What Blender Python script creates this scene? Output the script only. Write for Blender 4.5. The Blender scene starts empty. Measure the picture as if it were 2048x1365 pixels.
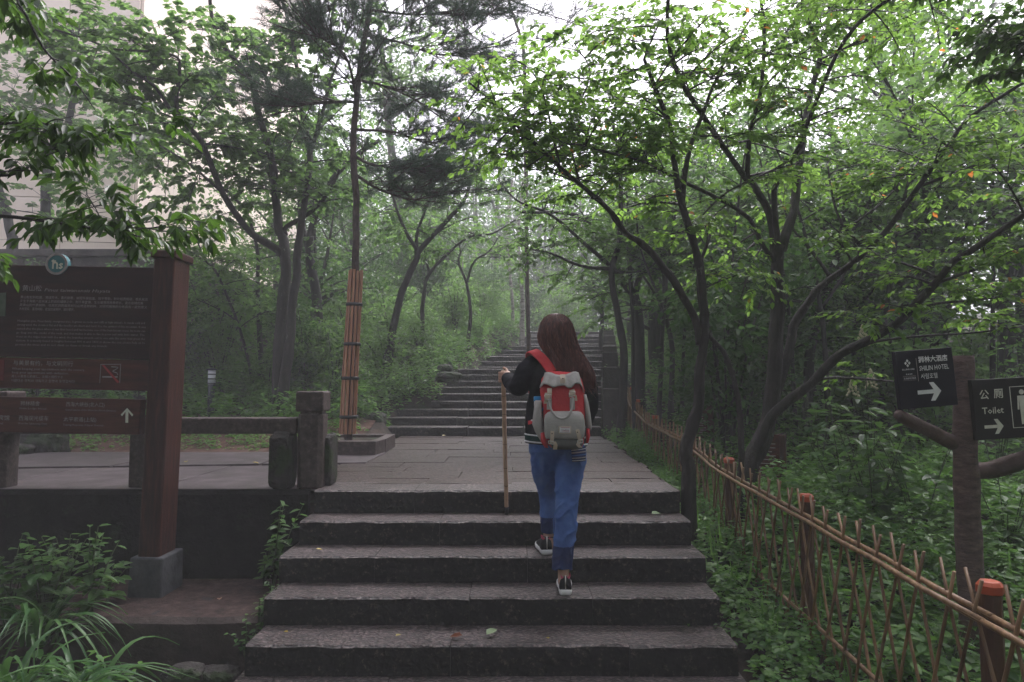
import bpy, math, random
import numpy as np
from mathutils import Vector, Matrix, noise

random.seed(7)
RNG = np.random.default_rng(7)
PI = math.pi
SC = bpy.context.scene
COL = SC.collection
V = Vector

# ------------------------------------------------------------------ camera, sky, sun, exposure
CAM_Z, PITCH, FPX = 0.72, 0.064, 1365.0
cd = bpy.data.cameras.new('camera')
cd.lens = 24.0
cd.sensor_width = 36.0
cd.clip_start = 0.05
cd.clip_end = 900
cam = bpy.data.objects.new('camera', cd)
COL.objects.link(cam)
cam.location = (0, 0, CAM_Z)
cam.rotation_euler = (PI / 2 + PITCH, 0, 0)
SC.camera = cam

SUN_EL, SUN_ROT = math.radians(56), math.radians(32)
wd = bpy.data.worlds.new('World')
SC.world = wd
wd.use_nodes = True
wn = wd.node_tree
wn.nodes.clear()
wo = wn.nodes.new('ShaderNodeOutputWorld')
wb = wn.nodes.new('ShaderNodeBackground')
sk = wn.nodes.new('ShaderNodeTexSky')
sk.sky_type = 'NISHITA'
sk.sun_disc = False
sk.sun_elevation = SUN_EL
sk.sun_rotation = SUN_ROT
sk.air_density = 1.0
sk.dust_density = 5.0
sk.ozone_density = 1.0
hs = wn.nodes.new('ShaderNodeHueSaturation')      # overcast: grey-white cloud light
hs.inputs['Saturation'].default_value = 0.18
wn.links.new(sk.outputs[0], hs.inputs['Color'])
tn = wn.nodes.new('ShaderNodeMix')                 # faint lavender cast of the cloud
tn.data_type = 'RGBA'
tn.blend_type = 'MULTIPLY'
tn.inputs[0].default_value = 1.0
tn.inputs[7].default_value = (1.0, 0.955, 1.06, 1)
wn.links.new(hs.outputs[0], tn.inputs[6])
wn.links.new(tn.outputs[2], wb.inputs[0])
wb.inputs[1].default_value = 0.15
wn.links.new(wb.outputs[0], wo.inputs[0])

sl = bpy.data.lights.new('sun', 'SUN')
sl.energy = 0.8
sl.angle = math.radians(40)
sl.color = (1.0, 0.96, 0.9)
sun = bpy.data.objects.new('sun', sl)
COL.objects.link(sun)
sun.rotation_euler = (PI / 2 - SUN_EL, 0, PI - SUN_ROT)

SC.view_settings.view_transform = 'Standard'
SC.view_settings.look = 'None'
SC.view_settings.gamma = 1
SC.view_settings.use_curve_mapping = False
SC.view_settings.exposure = 1.75
SC.cycles.max_bounces = 7
SC.cycles.diffuse_bounces = 4
SC.cycles.glossy_bounces = 2
SC.cycles.transmission_bounces = 4
SC.cycles.volume_bounces = 1
SC.cycles.use_denoising = True

# ------------------------------------------------------------------ helpers
_c, _s = math.cos(PITCH), math.sin(PITCH)


def P(px, py, d):
    """photo pixel (2048 x 1365) at distance d along the walk -> world point"""
    v = (682.5 - py) / FPX
    k = d / (_c - _s * v)
    return V(((px - 1024) / FPX * k, d, CAM_Z + (_s + _c * v) * k))


def lerp(a, b, t):
    return a + (b - a) * t


ORG = {}


def tag(o, label=None, cat=None, group=None, kind=None):
    if label: o['label'] = label
    if cat: o['category'] = cat
    if group: o['group'] = group
    if kind: o['kind'] = kind
    return o


def thing(name, loc, label, cat, group=None):
    o = bpy.data.objects.new(name, None)
    COL.objects.link(o)
    o.location = loc
    o.empty_display_size = 0.1
    ORG[o] = V(loc)
    return tag(o, label, cat, group)


def inst(name, me, parent, loc, rot=None, scale=1.0, mat4=None):
    """an object with shared mesh data, placed in world space under an unrotated parent"""
    o = bpy.data.objects.new(name, me)
    COL.objects.link(o)
    org = V((0, 0, 0))
    if parent is not None:
        o.parent = parent
        org = ORG.get(parent, org)
    if mat4 is not None:
        o.matrix_local = Matrix.Translation(-org) @ mat4
    else:
        o.location = V(loc) - org
        if rot is not None: o.rotation_euler = rot
        if not isinstance(scale, (int, float)): o.scale = scale
        elif scale != 1.0: o.scale = (scale,) * 3
    ORG[o] = V(loc) if loc is not None else mat4.translation.copy()
    return o


def frame(t, ref=V((0, 1, 0))):
    t = t.normalized()
    a = ref.cross(t)
    if a.length < 1e-4:
        a = V((1, 0, 0)).cross(t)
        if a.length < 1e-4: a = V((0, 0, 1)).cross(t)
    a.normalize()
    return a, t.cross(a)


def smooth_path(pts, rad, n=4):
    """Catmull-Rom through pts, radii interpolated"""
    if len(pts) < 3:
        n = max(n, 2)
    P_ = [pts[0] * 2 - pts[1]] + list(pts) + [pts[-1] * 2 - pts[-2]]
    out, ro = [], []
    for i in range(1, len(P_) - 2):
        a, b, c, d = P_[i - 1], P_[i], P_[i + 1], P_[i + 2]
        for k in range(n):
            t = k / n
            out.append(0.5 * ((2 * b) + (c - a) * t + (2 * a - 5 * b + 4 * c - d) * t * t + (3 * b - a - 3 * c + d) * t ** 3))
            ro.append(lerp(rad[i - 1], rad[i], t))
    out.append(V(pts[-1]))
    ro.append(rad[-1])
    return out, ro


class MB:
    def __init__(s):
        s.v, s.f, s.m = [], [], []

    def face(s, idx, m=0):
        s.f.append(idx)
        s.m.append(m)

    def quad(s, a, b, c, d, m=0):
        n = len(s.v)
        s.v += [V(a), V(b), V(c), V(d)]
        s.face((n, n + 1, n + 2, n + 3), m)

    def box(s, c, size, rot=None, m=0, taper=1.0):
        n = len(s.v)
        hx, hy, hz = size[0] / 2, size[1] / 2, size[2] / 2
        for z in (-1, 1):
            k = taper if z > 0 else 1
            for x, y in ((-1, -1), (1, -1), (1, 1), (-1, 1)):
                p = V((x * hx * k, y * hy * k, z * hz))
                if rot is not None: p = rot @ p
                s.v.append(p + V(c))
        for f in ((3, 2, 1, 0), (4, 5, 6, 7), (0, 1, 5, 4), (1, 2, 6, 5), (2, 3, 7, 6), (3, 0, 4, 7)):
            s.face(tuple(n + i for i in f), m)

    def prism(s, poly, z0, z1, m=0):
        """vertical prism on a list of (x, y), counter-clockwise"""
        n, k = len(s.v), len(poly)
        s.v += [V((x, y, z0)) for x, y in poly] + [V((x, y, z1)) for x, y in poly]
        s.face(tuple(n + i for i in range(k - 1, -1, -1)), m)
        s.face(tuple(n + k + i for i in range(k)), m)
        for i in range(k):
            j = (i + 1) % k
            s.face((n + i, n + j, n + k + j, n + k + i), m)

    def tube(s, pts, rad, sides=6, ref=V((0, 1, 0)), cap=True, m=0, wob=0.0):
        """swept tube; rad entries are r or (r_side, r_depth)"""
        n0, N = len(s.v), len(pts)
        for i, p in enumerate(pts):
            t = (pts[min(i + 1, N - 1)] - pts[max(i - 1, 0)])
            a, b = frame(t, ref)
            r = rad[i]
            ra, rb = r if isinstance(r, tuple) else (r, r)
            for k in range(sides):
                an = 2 * PI * k / sides
                w = 1.0
                if wob: w += wob * noise.noise(p * 9 + V((math.cos(an), math.sin(an), 0)) * 1.3)
                s.v.append(p + a * (ra * math.cos(an) * w) + b * (rb * math.sin(an) * w))
        for i in range(N - 1):
            for k in range(sides):
                q = (k + 1) % sides
                s.face((n0 + i * sides + k, n0 + i * sides + q, n0 + (i + 1) * sides + q, n0 + (i + 1) * sides + k), m)
        if cap:
            s.face(tuple(n0 + k for k in range(sides - 1, -1, -1)), m)
            s.face(tuple(n0 + (N - 1) * sides + k for k in range(sides)), m)

    def rings(s, rings, cap=True, m=0, closed=True):
        """loft of rings (each a list of points, same length)"""
        n0, k = len(s.v), len(rings[0])
        for r in rings: s.v += [V(p) for p in r]
        for i in range(len(rings) - 1):
            for j in range(k if closed else k - 1):
                q = (j + 1) % k
                s.face((n0 + i * k + j, n0 + i * k + q, n0 + (i + 1) * k + q, n0 + (i + 1) * k + j), m)
        if cap:
            s.face(tuple(n0 + j for j in range(k - 1, -1, -1)), m)
            s.face(tuple(n0 + (len(rings) - 1) * k + j for j in range(k)), m)

    def ribbon(s, pts, w, th, wdir, m=0):
        wdir = V(wdir).normalized()
        R = []
        for i, p in enumerate(pts):
            t = (pts[min(i + 1, len(pts) - 1)] - pts[max(i - 1, 0)]).normalized()
            nrm = t.cross(wdir).normalized()
            ww = w[i] if isinstance(w, (list, tuple)) else w
            R.append([p + wdir * ww / 2 + nrm * th / 2, p - wdir * ww / 2 + nrm * th / 2, p - wdir * ww / 2 - nrm * th / 2, p + wdir * ww / 2 - nrm * th / 2])
        s.rings(R, True, m)

    def ball(s, c, r, n=10, m=0):
        rx, ry, rz = r if isinstance(r, tuple) else (r, r, r)
        R = []
        k = max(4, n // 2 + 1)
        for i in range(k + 1):
            th = PI * (0.02 + 0.96 * i / k)
            R.append([V(c) + V((rx * math.sin(th) * math.cos(2 * PI * j / n), ry * math.sin(th) * math.sin(2 * PI * j / n), -rz * math.cos(th))) for j in range(n)])
        s.rings(R, True, m)

    def mesh(s, name, mats, org=V((0, 0, 0)), smooth=True):
        me = bpy.data.meshes.new(name)
        me.from_pydata([tuple(p - org) for p in s.v], [], s.f)
        for mt in (mats if isinstance(mats, (list, tuple)) else [mats]): me.materials.append(mt)
        if any(s.m): me.polygons.foreach_set('material_index', s.m)
        if smooth: me.polygons.foreach_set('use_smooth', [True] * len(s.f))
        me.update()
        return me

    def build(s, name, mats, parent=None, smooth=True, bevel=0.0):
        org = ORG.get(parent, V((0, 0, 0))) if parent is not None else V((0, 0, 0))
        o = bpy.data.objects.new(name, s.mesh(name, mats, org, smooth))
        COL.objects.link(o)
        if parent is not None: o.parent = parent
        ORG[o] = V(org)
        if bevel:
            b = o.modifiers.new('bevel', 'BEVEL')
            b.width = bevel
            b.segments = 2
            b.limit_method = 'ANGLE'
            b.angle_limit = math.radians(40)
        return o


def remeshed(mb, name, mats, parent, vox, sm=4, disp=None):
    """one continuous surface out of overlapping lofts"""
    o = mb.build(name, mats, parent)
    r = o.modifiers.new('r', 'REMESH')
    r.mode = 'VOXEL'
    r.voxel_size = vox
    if sm:
        q = o.modifiers.new('s', 'SMOOTH')
        q.iterations = sm
        q.factor = 0.5
    dg = bpy.context.evaluated_depsgraph_get()
    dg.update()
    me = bpy.data.meshes.new_from_object(o.evaluated_get(dg))
    o.modifiers.clear()
    old = o.data
    me.materials.clear()
    for mt in (mats if isinstance(mats, (list, tuple)) else [mats]): me.materials.append(mt)
    me.polygons.foreach_set('use_smooth', [True] * len(me.polygons))
    if disp:
        org = ORG[o]
        nv = [v.normal.copy() for v in me.vertices]
        for v, nn in zip(me.vertices, nv):
            v.co += nn * disp(v.co + org, nn)
    me.update()
    o.data = me
    bpy.data.meshes.remove(old)
    return o


# ------------------------------------------------------------------ materials
def new_mat(name):
    m = bpy.data.materials.new(name)
    m.use_nodes = True
    nt = m.node_tree
    for n in list(nt.nodes):
        if n.type not in ('BSDF_PRINCIPLED', 'OUTPUT_MATERIAL'): nt.nodes.remove(n)
    return m, nt, nt.nodes['Principled BSDF'], nt.nodes['Material Output']


def ramp(nt, fac, stops):
    r = nt.nodes.new('ShaderNodeValToRGB')
    e = r.color_ramp.elements
    while len(e) > 1: e.remove(e[-1])
    for i, (p, c) in enumerate(stops):
        x = e[0] if i == 0 else e.new(p)
        x.position = p
        x.color = (*c, 1)
    nt.links.new(fac, r.inputs[0])
    return r.outputs[0]


def coords(nt, stretch=(1, 1, 1), kind='Object', rnd=False):
    tc = nt.nodes.new('ShaderNodeTexCoord')
    mp = nt.nodes.new('ShaderNodeMapping')
    mp.inputs['Scale'].default_value = stretch
    nt.links.new(tc.outputs[kind], mp.inputs[0])
    if rnd:
        oi = nt.nodes.new('ShaderNodeObjectInfo')
        ml = nt.nodes.new('ShaderNodeMath')
        ml.operation = 'MULTIPLY'
        ml.inputs[1].default_value = 37.0
        nt.links.new(oi.outputs['Random'], ml.inputs[0])
        nt.links.new(ml.outputs[0], mp.inputs['Location'])
    return mp.outputs[0]


def tex_noise(nt, co, scale, detail=5, rough=0.6, dist=0.0):
    n = nt.nodes.new('ShaderNodeTexNoise')
    n.inputs['Scale'].default_value = scale
    n.inputs['Detail'].default_value = detail
    n.inputs['Roughness'].default_value = rough
    n.inputs['Distortion'].default_value = dist
    nt.links.new(co, n.inputs['Vector'])
    return n.outputs[0]


def math_n(nt, op, a, b):
    m = nt.nodes.new('ShaderNodeMath')
    m.operation = op
    for i, x in enumerate((a, b)):
        if isinstance(x, (int, float)): m.inputs[i].default_value = x
        else: nt.links.new(x, m.inputs[i])
    return m.outputs[0]


def mixc(nt, fac, a, b, mode='MIX'):
    m = nt.nodes.new('ShaderNodeMix')
    m.data_type = 'RGBA'
    m.blend_type = mode
    for s, x in ((m.inputs['Factor'], fac), (m.inputs[6], a), (m.inputs[7], b)):
        if isinstance(x, (int, float)): s.default_value = x
        elif isinstance(x, tuple): s.default_value = (*x, 1)
        else: nt.links.new(x, s)
    return m.outputs[2]


def bump(nt, bs, h, strength, dist=0.01):
    b = nt.nodes.new('ShaderNodeBump')
    b.inputs['Strength'].default_value = strength
    b.inputs['Distance'].default_value = dist
    nt.links.new(h, b.inputs['Height'])
    nt.links.new(b.outputs[0], bs.inputs['Normal'])


def mk(name, stops, scale=6, detail=6, rough=0.6, bmp=0.4, bscale=30, bdist=0.01, spec=0.4, stretch=(1, 1, 1), rnd=False, vary=0.0, rvar=0.0, metal=0.0, overlay=None):
    m, nt, bs, out = new_mat(name)
    co = coords(nt, stretch, rnd=rnd)
    c = ramp(nt, tex_noise(nt, co, scale, detail), stops)
    if overlay:        # (scale, threshold, colour): patches such as lichen, moss, dirt
        for (sc, th, oc) in overlay:
            f = ramp(nt, tex_noise(nt, co, sc, 6, 0.65), [(th, (0, 0, 0)), (min(th + 0.08, 1), (1, 1, 1))])
            c = mixc(nt, f, c, oc)
    if vary:
        oi = nt.nodes.new('ShaderNodeObjectInfo')
        f = math_n(nt, 'ADD', math_n(nt, 'MULTIPLY', oi.outputs['Random'], 2 * vary), 1 - vary)
        cm = nt.nodes.new('ShaderNodeVectorMath')
        cm.operation = 'SCALE'
        nt.links.new(c, cm.inputs[0])
        nt.links.new(f, cm.inputs['Scale'])
        c = cm.outputs[0]
    nt.links.new(c, bs.inputs['Base Color'])
    bs.inputs['Roughness'].default_value = rough
    if rvar:
        r = math_n(nt, 'ADD', math_n(nt, 'MULTIPLY', tex_noise(nt, co, scale * 0.6, 3), rvar * 2), rough - rvar)
        nt.links.new(r, bs.inputs['Roughness'])
    bs.inputs['Specular IOR Level'].default_value = spec
    bs.inputs['Metallic'].default_value = metal
    if bmp: bump(nt, bs, tex_noise(nt, co, bscale, 6, 0.65), bmp, bdist)
    return m


def leaf_mat(name, dark, light, trans, rough=0.38, tr=0.45, use_attr=True, accent=None):
    """two-sided leaf: tint from a per-leaf attribute (joined leaves) or per-object random (single leaves)"""
    m, nt, bs, out = new_mat(name)
    if use_attr:
        a = nt.nodes.new('ShaderNodeAttribute')
        a.attribute_name = 'tint'
        f = a.outputs['Fac']
    else:
        f = nt.nodes.new('ShaderNodeObjectInfo').outputs['Random']
    st = [(0.0, dark), (0.93, light)]
    if accent: st += [(0.992, light), (0.996, accent)]
    c = ramp(nt, f, st)
    nt.links.new(c, bs.inputs['Base Color'])
    bs.inputs['Roughness'].default_value = rough
    bs.inputs['Specular IOR Level'].default_value = 0.32
    t = nt.nodes.new('ShaderNodeBsdfTranslucent')
    st2 = [(0.0, tuple(x * 0.7 for x in trans)), (0.93, trans)]
    if accent: st2 += [(0.992, trans), (0.996, tuple(x * 1.6 for x in accent))]
    nt.links.new(ramp(nt, f, st2), t.inputs[0])
    mx = nt.nodes.new('ShaderNodeMixShader')
    mx.inputs[0].default_value = tr
    nt.links.new(bs.outputs[0], mx.inputs[1])
    nt.links.new(t.outputs[0], mx.inputs[2])
    nt.links.new(mx.outputs[0], out.inputs[0])
    return m


M = {}
M['leaf_bright'] = leaf_mat('leaf_bright', (0.045, 0.105, 0.014), (0.085, 0.175, 0.035), (0.26, 0.46, 0.08), tr=0.62, accent=(0.45, 0.16, 0.04))
M['leaf_mid'] = leaf_mat('leaf_mid', (0.0297, 0.0825, 0.0286), (0.077, 0.154, 0.0495), (0.22, 0.396, 0.099), tr=0.56)
M['leaf_dark'] = leaf_mat('leaf_dark', (0.02, 0.058, 0.018), (0.055, 0.12, 0.03), (0.09, 0.2, 0.045))
M['leaf_over'] = leaf_mat('leaf_over', (0.014, 0.04, 0.010), (0.045, 0.10, 0.02), (0.09, 0.19, 0.025), rough=0.3)
M['leaf_over_single'] = leaf_mat('leaf_over_single', (0.014, 0.04, 0.010), (0.045, 0.10, 0.02), (0.09, 0.19, 0.025), rough=0.3, use_attr=False)
M['leaf_herb'] = leaf_mat('leaf_herb', (0.04004, 0.1216, 0.0286), (0.1287, 0.2574, 0.05434), (0.1859, 0.3861, 0.0715))
M['leaf_herb_single'] = leaf_mat('leaf_herb_single', (0.0405, 0.1013, 0.03375), (0.0945, 0.189, 0.054), (0.1215, 0.243, 0.054), use_attr=False)
M['leaf_strap'] = leaf_mat('leaf_strap', (0.0243, 0.0783, 0.0243), (0.0675, 0.1553, 0.0378), (0.081, 0.189, 0.0405), rough=0.4, tr=0.3, use_attr=False)
M['needle'] = leaf_mat('needle', (0.028, 0.060, 0.040), (0.07, 0.12, 0.075), (0.08, 0.14, 0.08), tr=0.25)
M['leaf_fallen'] = leaf_mat('leaf_fallen', (0.32, 0.27, 0.05), (0.40, 0.30, 0.05), (0.3, 0.25, 0.05), use_attr=False, tr=0.2)
M['leaf_fallen_green'] = leaf_mat('leaf_fallen_green', (0.22, 0.30, 0.17), (0.24, 0.32, 0.18), (0.2, 0.3, 0.1), use_attr=False, tr=0.15)
M['leaf_fallen_brown'] = leaf_mat('leaf_fallen_brown', (0.16, 0.05, 0.02), (0.2, 0.09, 0.03), (0.1, 0.04, 0.01), use_attr=False, tr=0.15)
M['bark'] = mk('bark', [(0.3, (0.007, 0.006, 0.006)), (0.6, (0.022, 0.018, 0.017)), (0.8, (0.045, 0.038, 0.035))], 14, 7, 0.55, 0.9, 40, 0.02, 0.35, (1, 1, 0.35), overlay=[(24, 0.66, (0.10, 0.105, 0.09))])
M['bark_lichen'] = mk('bark_lichen', [(0.3, (0.009, 0.0075, 0.007)), (0.6, (0.028, 0.022, 0.020)), (0.8, (0.055, 0.047, 0.042))], 16, 7, 0.58, 1.0, 40, 0.02, 0.35, (1, 1, 0.4), overlay=[(20, 0.62, (0.12, 0.125, 0.105)), (8, 0.66, (0.03, 0.045, 0.018))])
M['bark_pine'] = mk('bark_pine', [(0.3, (0.02, 0.015, 0.013)), (0.6, (0.075, 0.05, 0.045)), (0.8, (0.12, 0.085, 0.075))], 22, 7, 0.75, 1.0, 30, 0.02, 0.25, (1, 1, 0.5))
M['bark_birch'] = mk('bark_birch', [(0.35, (0.08, 0.07, 0.06)), (0.5, (0.3, 0.28, 0.26)), (0.8, (0.42, 0.4, 0.37))], 9, 6, 0.7, 0.5, 20, 0.01, 0.3, (1, 1, 3))
M['stem'] = mk('stem', [(0.3, (0.03, 0.05, 0.02)), (0.7, (0.07, 0.09, 0.04))], 20, 3, 0.6, 0.2)


def stone_mat(name, kind):
    """hand-dressed granite: pick marks and flecks"""
    m, nt, bs, out = new_mat(name)
    co = coords(nt)
    n1 = tex_noise(nt, co, {'tread': 60, 'riser': 34, 'paving': 30}[kind], 8, 0.78)
    n2 = tex_noise(nt, co, 3.0, 5, 0.6)
    vo = nt.nodes.new('ShaderNodeTexVoronoi')
    vo.inputs['Scale'].default_value = 38 if kind == 'tread' else 26
    vo.inputs['Randomness'].default_value = 0.9
    mp = nt.nodes.new('ShaderNodeMapping')
    mp.inputs['Scale'].default_value = (1.0, 1.5, 1.0)
    nt.links.new(co, mp.inputs[0])
    wv = nt.nodes.new('ShaderNodeVectorMath')
    wv.operation = 'ADD'
    nn = nt.nodes.new('ShaderNodeTexNoise')
    nn.inputs['Scale'].default_value = 18
    nt.links.new(co, nn.inputs['Vector'])
    sc_ = nt.nodes.new('ShaderNodeVectorMath')
    sc_.operation = 'SCALE'
    sc_.inputs['Scale'].default_value = 0.06
    nt.links.new(nn.outputs['Color'], sc_.inputs[0])
    nt.links.new(mp.outputs[0], wv.inputs[0])
    nt.links.new(sc_.outputs[0], wv.inputs[1])
    nt.links.new(wv.outputs[0], vo.inputs['Vector'])
    d = vo.outputs['Distance']
    if kind == 'tread':
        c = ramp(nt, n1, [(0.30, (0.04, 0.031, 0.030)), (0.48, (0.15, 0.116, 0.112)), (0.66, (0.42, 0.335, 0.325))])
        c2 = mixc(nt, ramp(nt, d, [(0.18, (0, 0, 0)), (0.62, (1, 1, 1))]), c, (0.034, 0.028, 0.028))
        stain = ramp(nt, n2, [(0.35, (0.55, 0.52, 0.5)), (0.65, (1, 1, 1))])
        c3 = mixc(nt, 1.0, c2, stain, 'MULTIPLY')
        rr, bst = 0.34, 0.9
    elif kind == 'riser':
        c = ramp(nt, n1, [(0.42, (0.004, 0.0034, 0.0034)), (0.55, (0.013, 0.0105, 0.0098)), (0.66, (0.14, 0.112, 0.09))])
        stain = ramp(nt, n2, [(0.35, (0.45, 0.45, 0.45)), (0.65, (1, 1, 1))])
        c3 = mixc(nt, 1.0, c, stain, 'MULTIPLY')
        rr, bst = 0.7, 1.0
    else:   # paving
        c = ramp(nt, n1, [(0.36, (0.009, 0.006, 0.0054)), (0.5, (0.038, 0.0265, 0.024)), (0.64, (0.17, 0.122, 0.11))])
        stain = ramp(nt, n2, [(0.35, (0.62, 0.58, 0.55)), (0.68, (1, 1, 1))])
        oi = nt.nodes.new('ShaderNodeObjectInfo')
        vv = math_n(nt, 'ADD', math_n(nt, 'MULTIPLY', oi.outputs['Random'], 0.2), 0.9)
        c3 = mixc(nt, 1.0, c, stain, 'MULTIPLY')
        sm_ = nt.nodes.new('ShaderNodeVectorMath')
        sm_.operation = 'SCALE'
        nt.links.new(c3, sm_.inputs[0])
        nt.links.new(vv, sm_.inputs['Scale'])
        c3 = sm_.outputs[0]
        rr, bst = 0.46, 0.9
    nt.links.new(c3, bs.inputs['Base Color'])
    r = math_n(nt, 'ADD', math_n(nt, 'MULTIPLY', n2, 0.3), rr - 0.15)
    nt.links.new(r, bs.inputs['Roughness'])
    bs.inputs['Specular IOR Level'].default_value = 0.28 if kind == 'paving' else 0.45
    h = math_n(nt, 'ADD', math_n(nt, 'MULTIPLY', d, -0.9 if kind == 'tread' else 0.6), math_n(nt, 'MULTIPLY', n1, 0.7))
    bump(nt, bs, h, bst, 0.012)
    return m


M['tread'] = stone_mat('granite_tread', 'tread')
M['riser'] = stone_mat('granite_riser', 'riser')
M['paving'] = stone_mat('granite_paving', 'paving')
M['slab'] = mk('terrace_slab', [(0.3, (0.042, 0.033, 0.035)), (0.55, (0.082, 0.066, 0.071)), (0.75, (0.14, 0.113, 0.12))], 5, 7, 0.5, 0.5, 50, 0.01, 0.45, vary=0.12, overlay=[(3.0, 0.62, (0.10, 0.07, 0.06))])
M['joint'] = mk('joint_dirt', [(0.3, (0.015, 0.014, 0.013)), (0.7, (0.04, 0.034, 0.03))], 20, 4, 0.9, 0.4)
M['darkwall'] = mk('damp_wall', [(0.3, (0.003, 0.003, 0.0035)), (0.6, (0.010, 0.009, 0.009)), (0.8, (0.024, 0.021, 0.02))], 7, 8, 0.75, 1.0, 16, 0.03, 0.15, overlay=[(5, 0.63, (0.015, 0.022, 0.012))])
M['ledge'] = mk('ledge_wall', [(0.3, (0.022, 0.017, 0.015)), (0.6, (0.06, 0.045, 0.04)), (0.8, (0.10, 0.075, 0.065))], 5, 8, 0.75, 0.9, 18, 0.02, 0.3, overlay=[(3.5, 0.58, (0.02, 0.018, 0.016))])
M['soil_red'] = mk('red_soil', [(0.3, (0.04, 0.022, 0.018)), (0.55, (0.10, 0.055, 0.042)), (0.75, (0.16, 0.085, 0.065))], 18, 7, 0.85, 0.8, 50, 0.02, 0.2)
M['ledge_soil'] = mk('ledge_soil', [(0.3, (0.02, 0.013, 0.012)), (0.55, (0.055, 0.036, 0.032)), (0.75, (0.10, 0.068, 0.06))], 16, 8, 0.85, 1.0, 45, 0.02, 0.2, overlay=[(5, 0.6, (0.03, 0.03, 0.032))])
M['soil'] = mk('forest_soil', [(0.3, (0.012, 0.010, 0.008)), (0.5, (0.035, 0.026, 0.020)), (0.72, (0.075, 0.052, 0.040))], 6, 8, 0.85, 0.9, 30, 0.03, 0.2, overlay=[(1.3, 0.50, (0.02, 0.04, 0.014))])
M['railstone'] = mk('rail_granite', [(0.3, (0.026, 0.019, 0.017)), (0.55, (0.068, 0.049, 0.045)), (0.75, (0.13, 0.10, 0.092))], 26, 7, 0.6, 0.8, 60, 0.01, 0.4, overlay=[(4, 0.6, (0.045, 0.038, 0.035))])
M['boulder'] = mk('boulder', [(0.3, (0.014, 0.013, 0.012)), (0.55, (0.036, 0.032, 0.030)), (0.75, (0.08, 0.072, 0.066))], 11, 8, 0.7, 1.0, 26, 0.03, 0.25, overlay=[(4, 0.50, (0.025, 0.042, 0.015))])
M['wood_sign'] = mk('sign_wood', [(0.3, (0.01683, 0.00459, 0.003442)), (0.55, (0.04743, 0.01263, 0.008798)), (0.8, (0.09945, 0.03442, 0.02295))], 9, 8, 0.5, 0.6, 40, 0.006, 0.3, (5, 5, 0.5), overlay=[(7, 0.66, (0.02295, 0.01071, 0.00918))])
M['wood_board'] = mk('sign_board', [(0.3, (0.013, 0.0036, 0.0036)), (0.6, (0.031, 0.008, 0.007)), (0.8, (0.05, 0.0155, 0.0125))], 8, 7, 0.5, 0.4, 40, 0.004, 0.25, (0.6, 4, 4))
M['wood_band'] = mk('sign_band', [(0.3, (0.034, 0.0085, 0.006)), (0.6, (0.085, 0.023, 0.0155)), (0.8, (0.13, 0.042, 0.027))], 8, 7, 0.5, 0.4, 40, 0.004, 0.3, (0.6, 4, 4))
M['print_dim'] = mk('print_dim', [(0.3, (0.22, 0.19, 0.19)), (0.7, (0.34, 0.30, 0.30))], 30, 3, 0.6, 0)
M['print_white'] = mk('print_white', [(0.3, (0.62, 0.62, 0.62)), (0.7, (0.78, 0.78, 0.78))], 30, 3, 0.5, 0)
M['print_cream'] = mk('print_cream', [(0.3, (0.52, 0.52, 0.44)), (0.7, (0.66, 0.66, 0.56))], 30, 3, 0.5, 0)
M['print_red'] = mk('print_red', [(0.3, (0.32, 0.03, 0.04)), (0.7, (0.4, 0.05, 0.05))], 30, 3, 0.5, 0)
M['teal'] = mk('emblem_teal', [(0.3, (0.03, 0.13, 0.15)), (0.7, (0.05, 0.18, 0.2))], 20, 3, 0.4, 0)
M['foot'] = mk('concrete_foot', [(0.3, (0.035, 0.037, 0.042)), (0.55, (0.075, 0.078, 0.086)), (0.75, (0.125, 0.128, 0.138))], 8, 7, 0.7, 0.6, 40, 0.01, 0.3, overlay=[(4, 0.6, (0.06, 0.06, 0.06))])
M['bamboo_red'] = mk('bamboo_brown', [(0.3, (0.16, 0.07, 0.04)), (0.6, (0.34, 0.165, 0.095)), (0.8, (0.46, 0.26, 0.16))], 8, 5, 0.5, 0.3, 40, 0.004, 0.4, (6, 6, 0.6), vary=0.2, rnd=True)
M['band'] = mk('black_band', [(0.3, (0.01, 0.01, 0.011)), (0.7, (0.02, 0.02, 0.022))], 20, 3, 0.5, 0.2)
M['fence'] = mk('fence_bamboo', [(0.3, (0.07894, 0.04264, 0.0204)), (0.55, (0.1882, 0.1066, 0.0516)), (0.8, (0.34, 0.2195, 0.114))], 7, 5, 0.45, 0.3, 60, 0.004, 0.45, (5, 5, 0.8), vary=0.25, rnd=True)
M['fence_post'] = mk('fence_post', [(0.3, (0.048, 0.0208, 0.0104)), (0.6, (0.096, 0.0432, 0.0224)), (0.8, (0.144, 0.0704, 0.0368))], 7, 5, 0.5, 0.4, 50, 0.005, 0.4, (4, 4, 0.5), vary=0.1, rnd=True)
M['orange'] = mk('orange_cap', [(0.3, (0.275, 0.0396, 0.011)), (0.7, (0.396, 0.0638, 0.0165))], 14, 4, 0.45, 0.15, 30, 0.004, 0.5)
M['post_wood'] = mk('carved_post', [(0.3, (0.055, 0.037, 0.033)), (0.55, (0.115, 0.076, 0.066)), (0.8, (0.19, 0.13, 0.115))], 9, 8, 0.7, 1.0, 22, 0.012, 0.3, (1.6, 1.6, 4.5), overlay=[(6, .62, (.06, .045, .04))])
M['post_wood_side'] = mk('carved_branch', [(0.3, (0.05, 0.034, 0.03)), (0.55, (0.105, 0.07, 0.062)), (0.8, (0.17, 0.118, 0.102))], 8, 7, 0.7, 0.8, 18, 0.012, 0.3)
M['sign_navy'] = mk('sign_navy', [(0.3, (0.006, 0.006, 0.011)), (0.7, (0.011, 0.011, 0.018))], 4, 4, 0.5, 0.1, 30, 0.002, 0.2)
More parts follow.
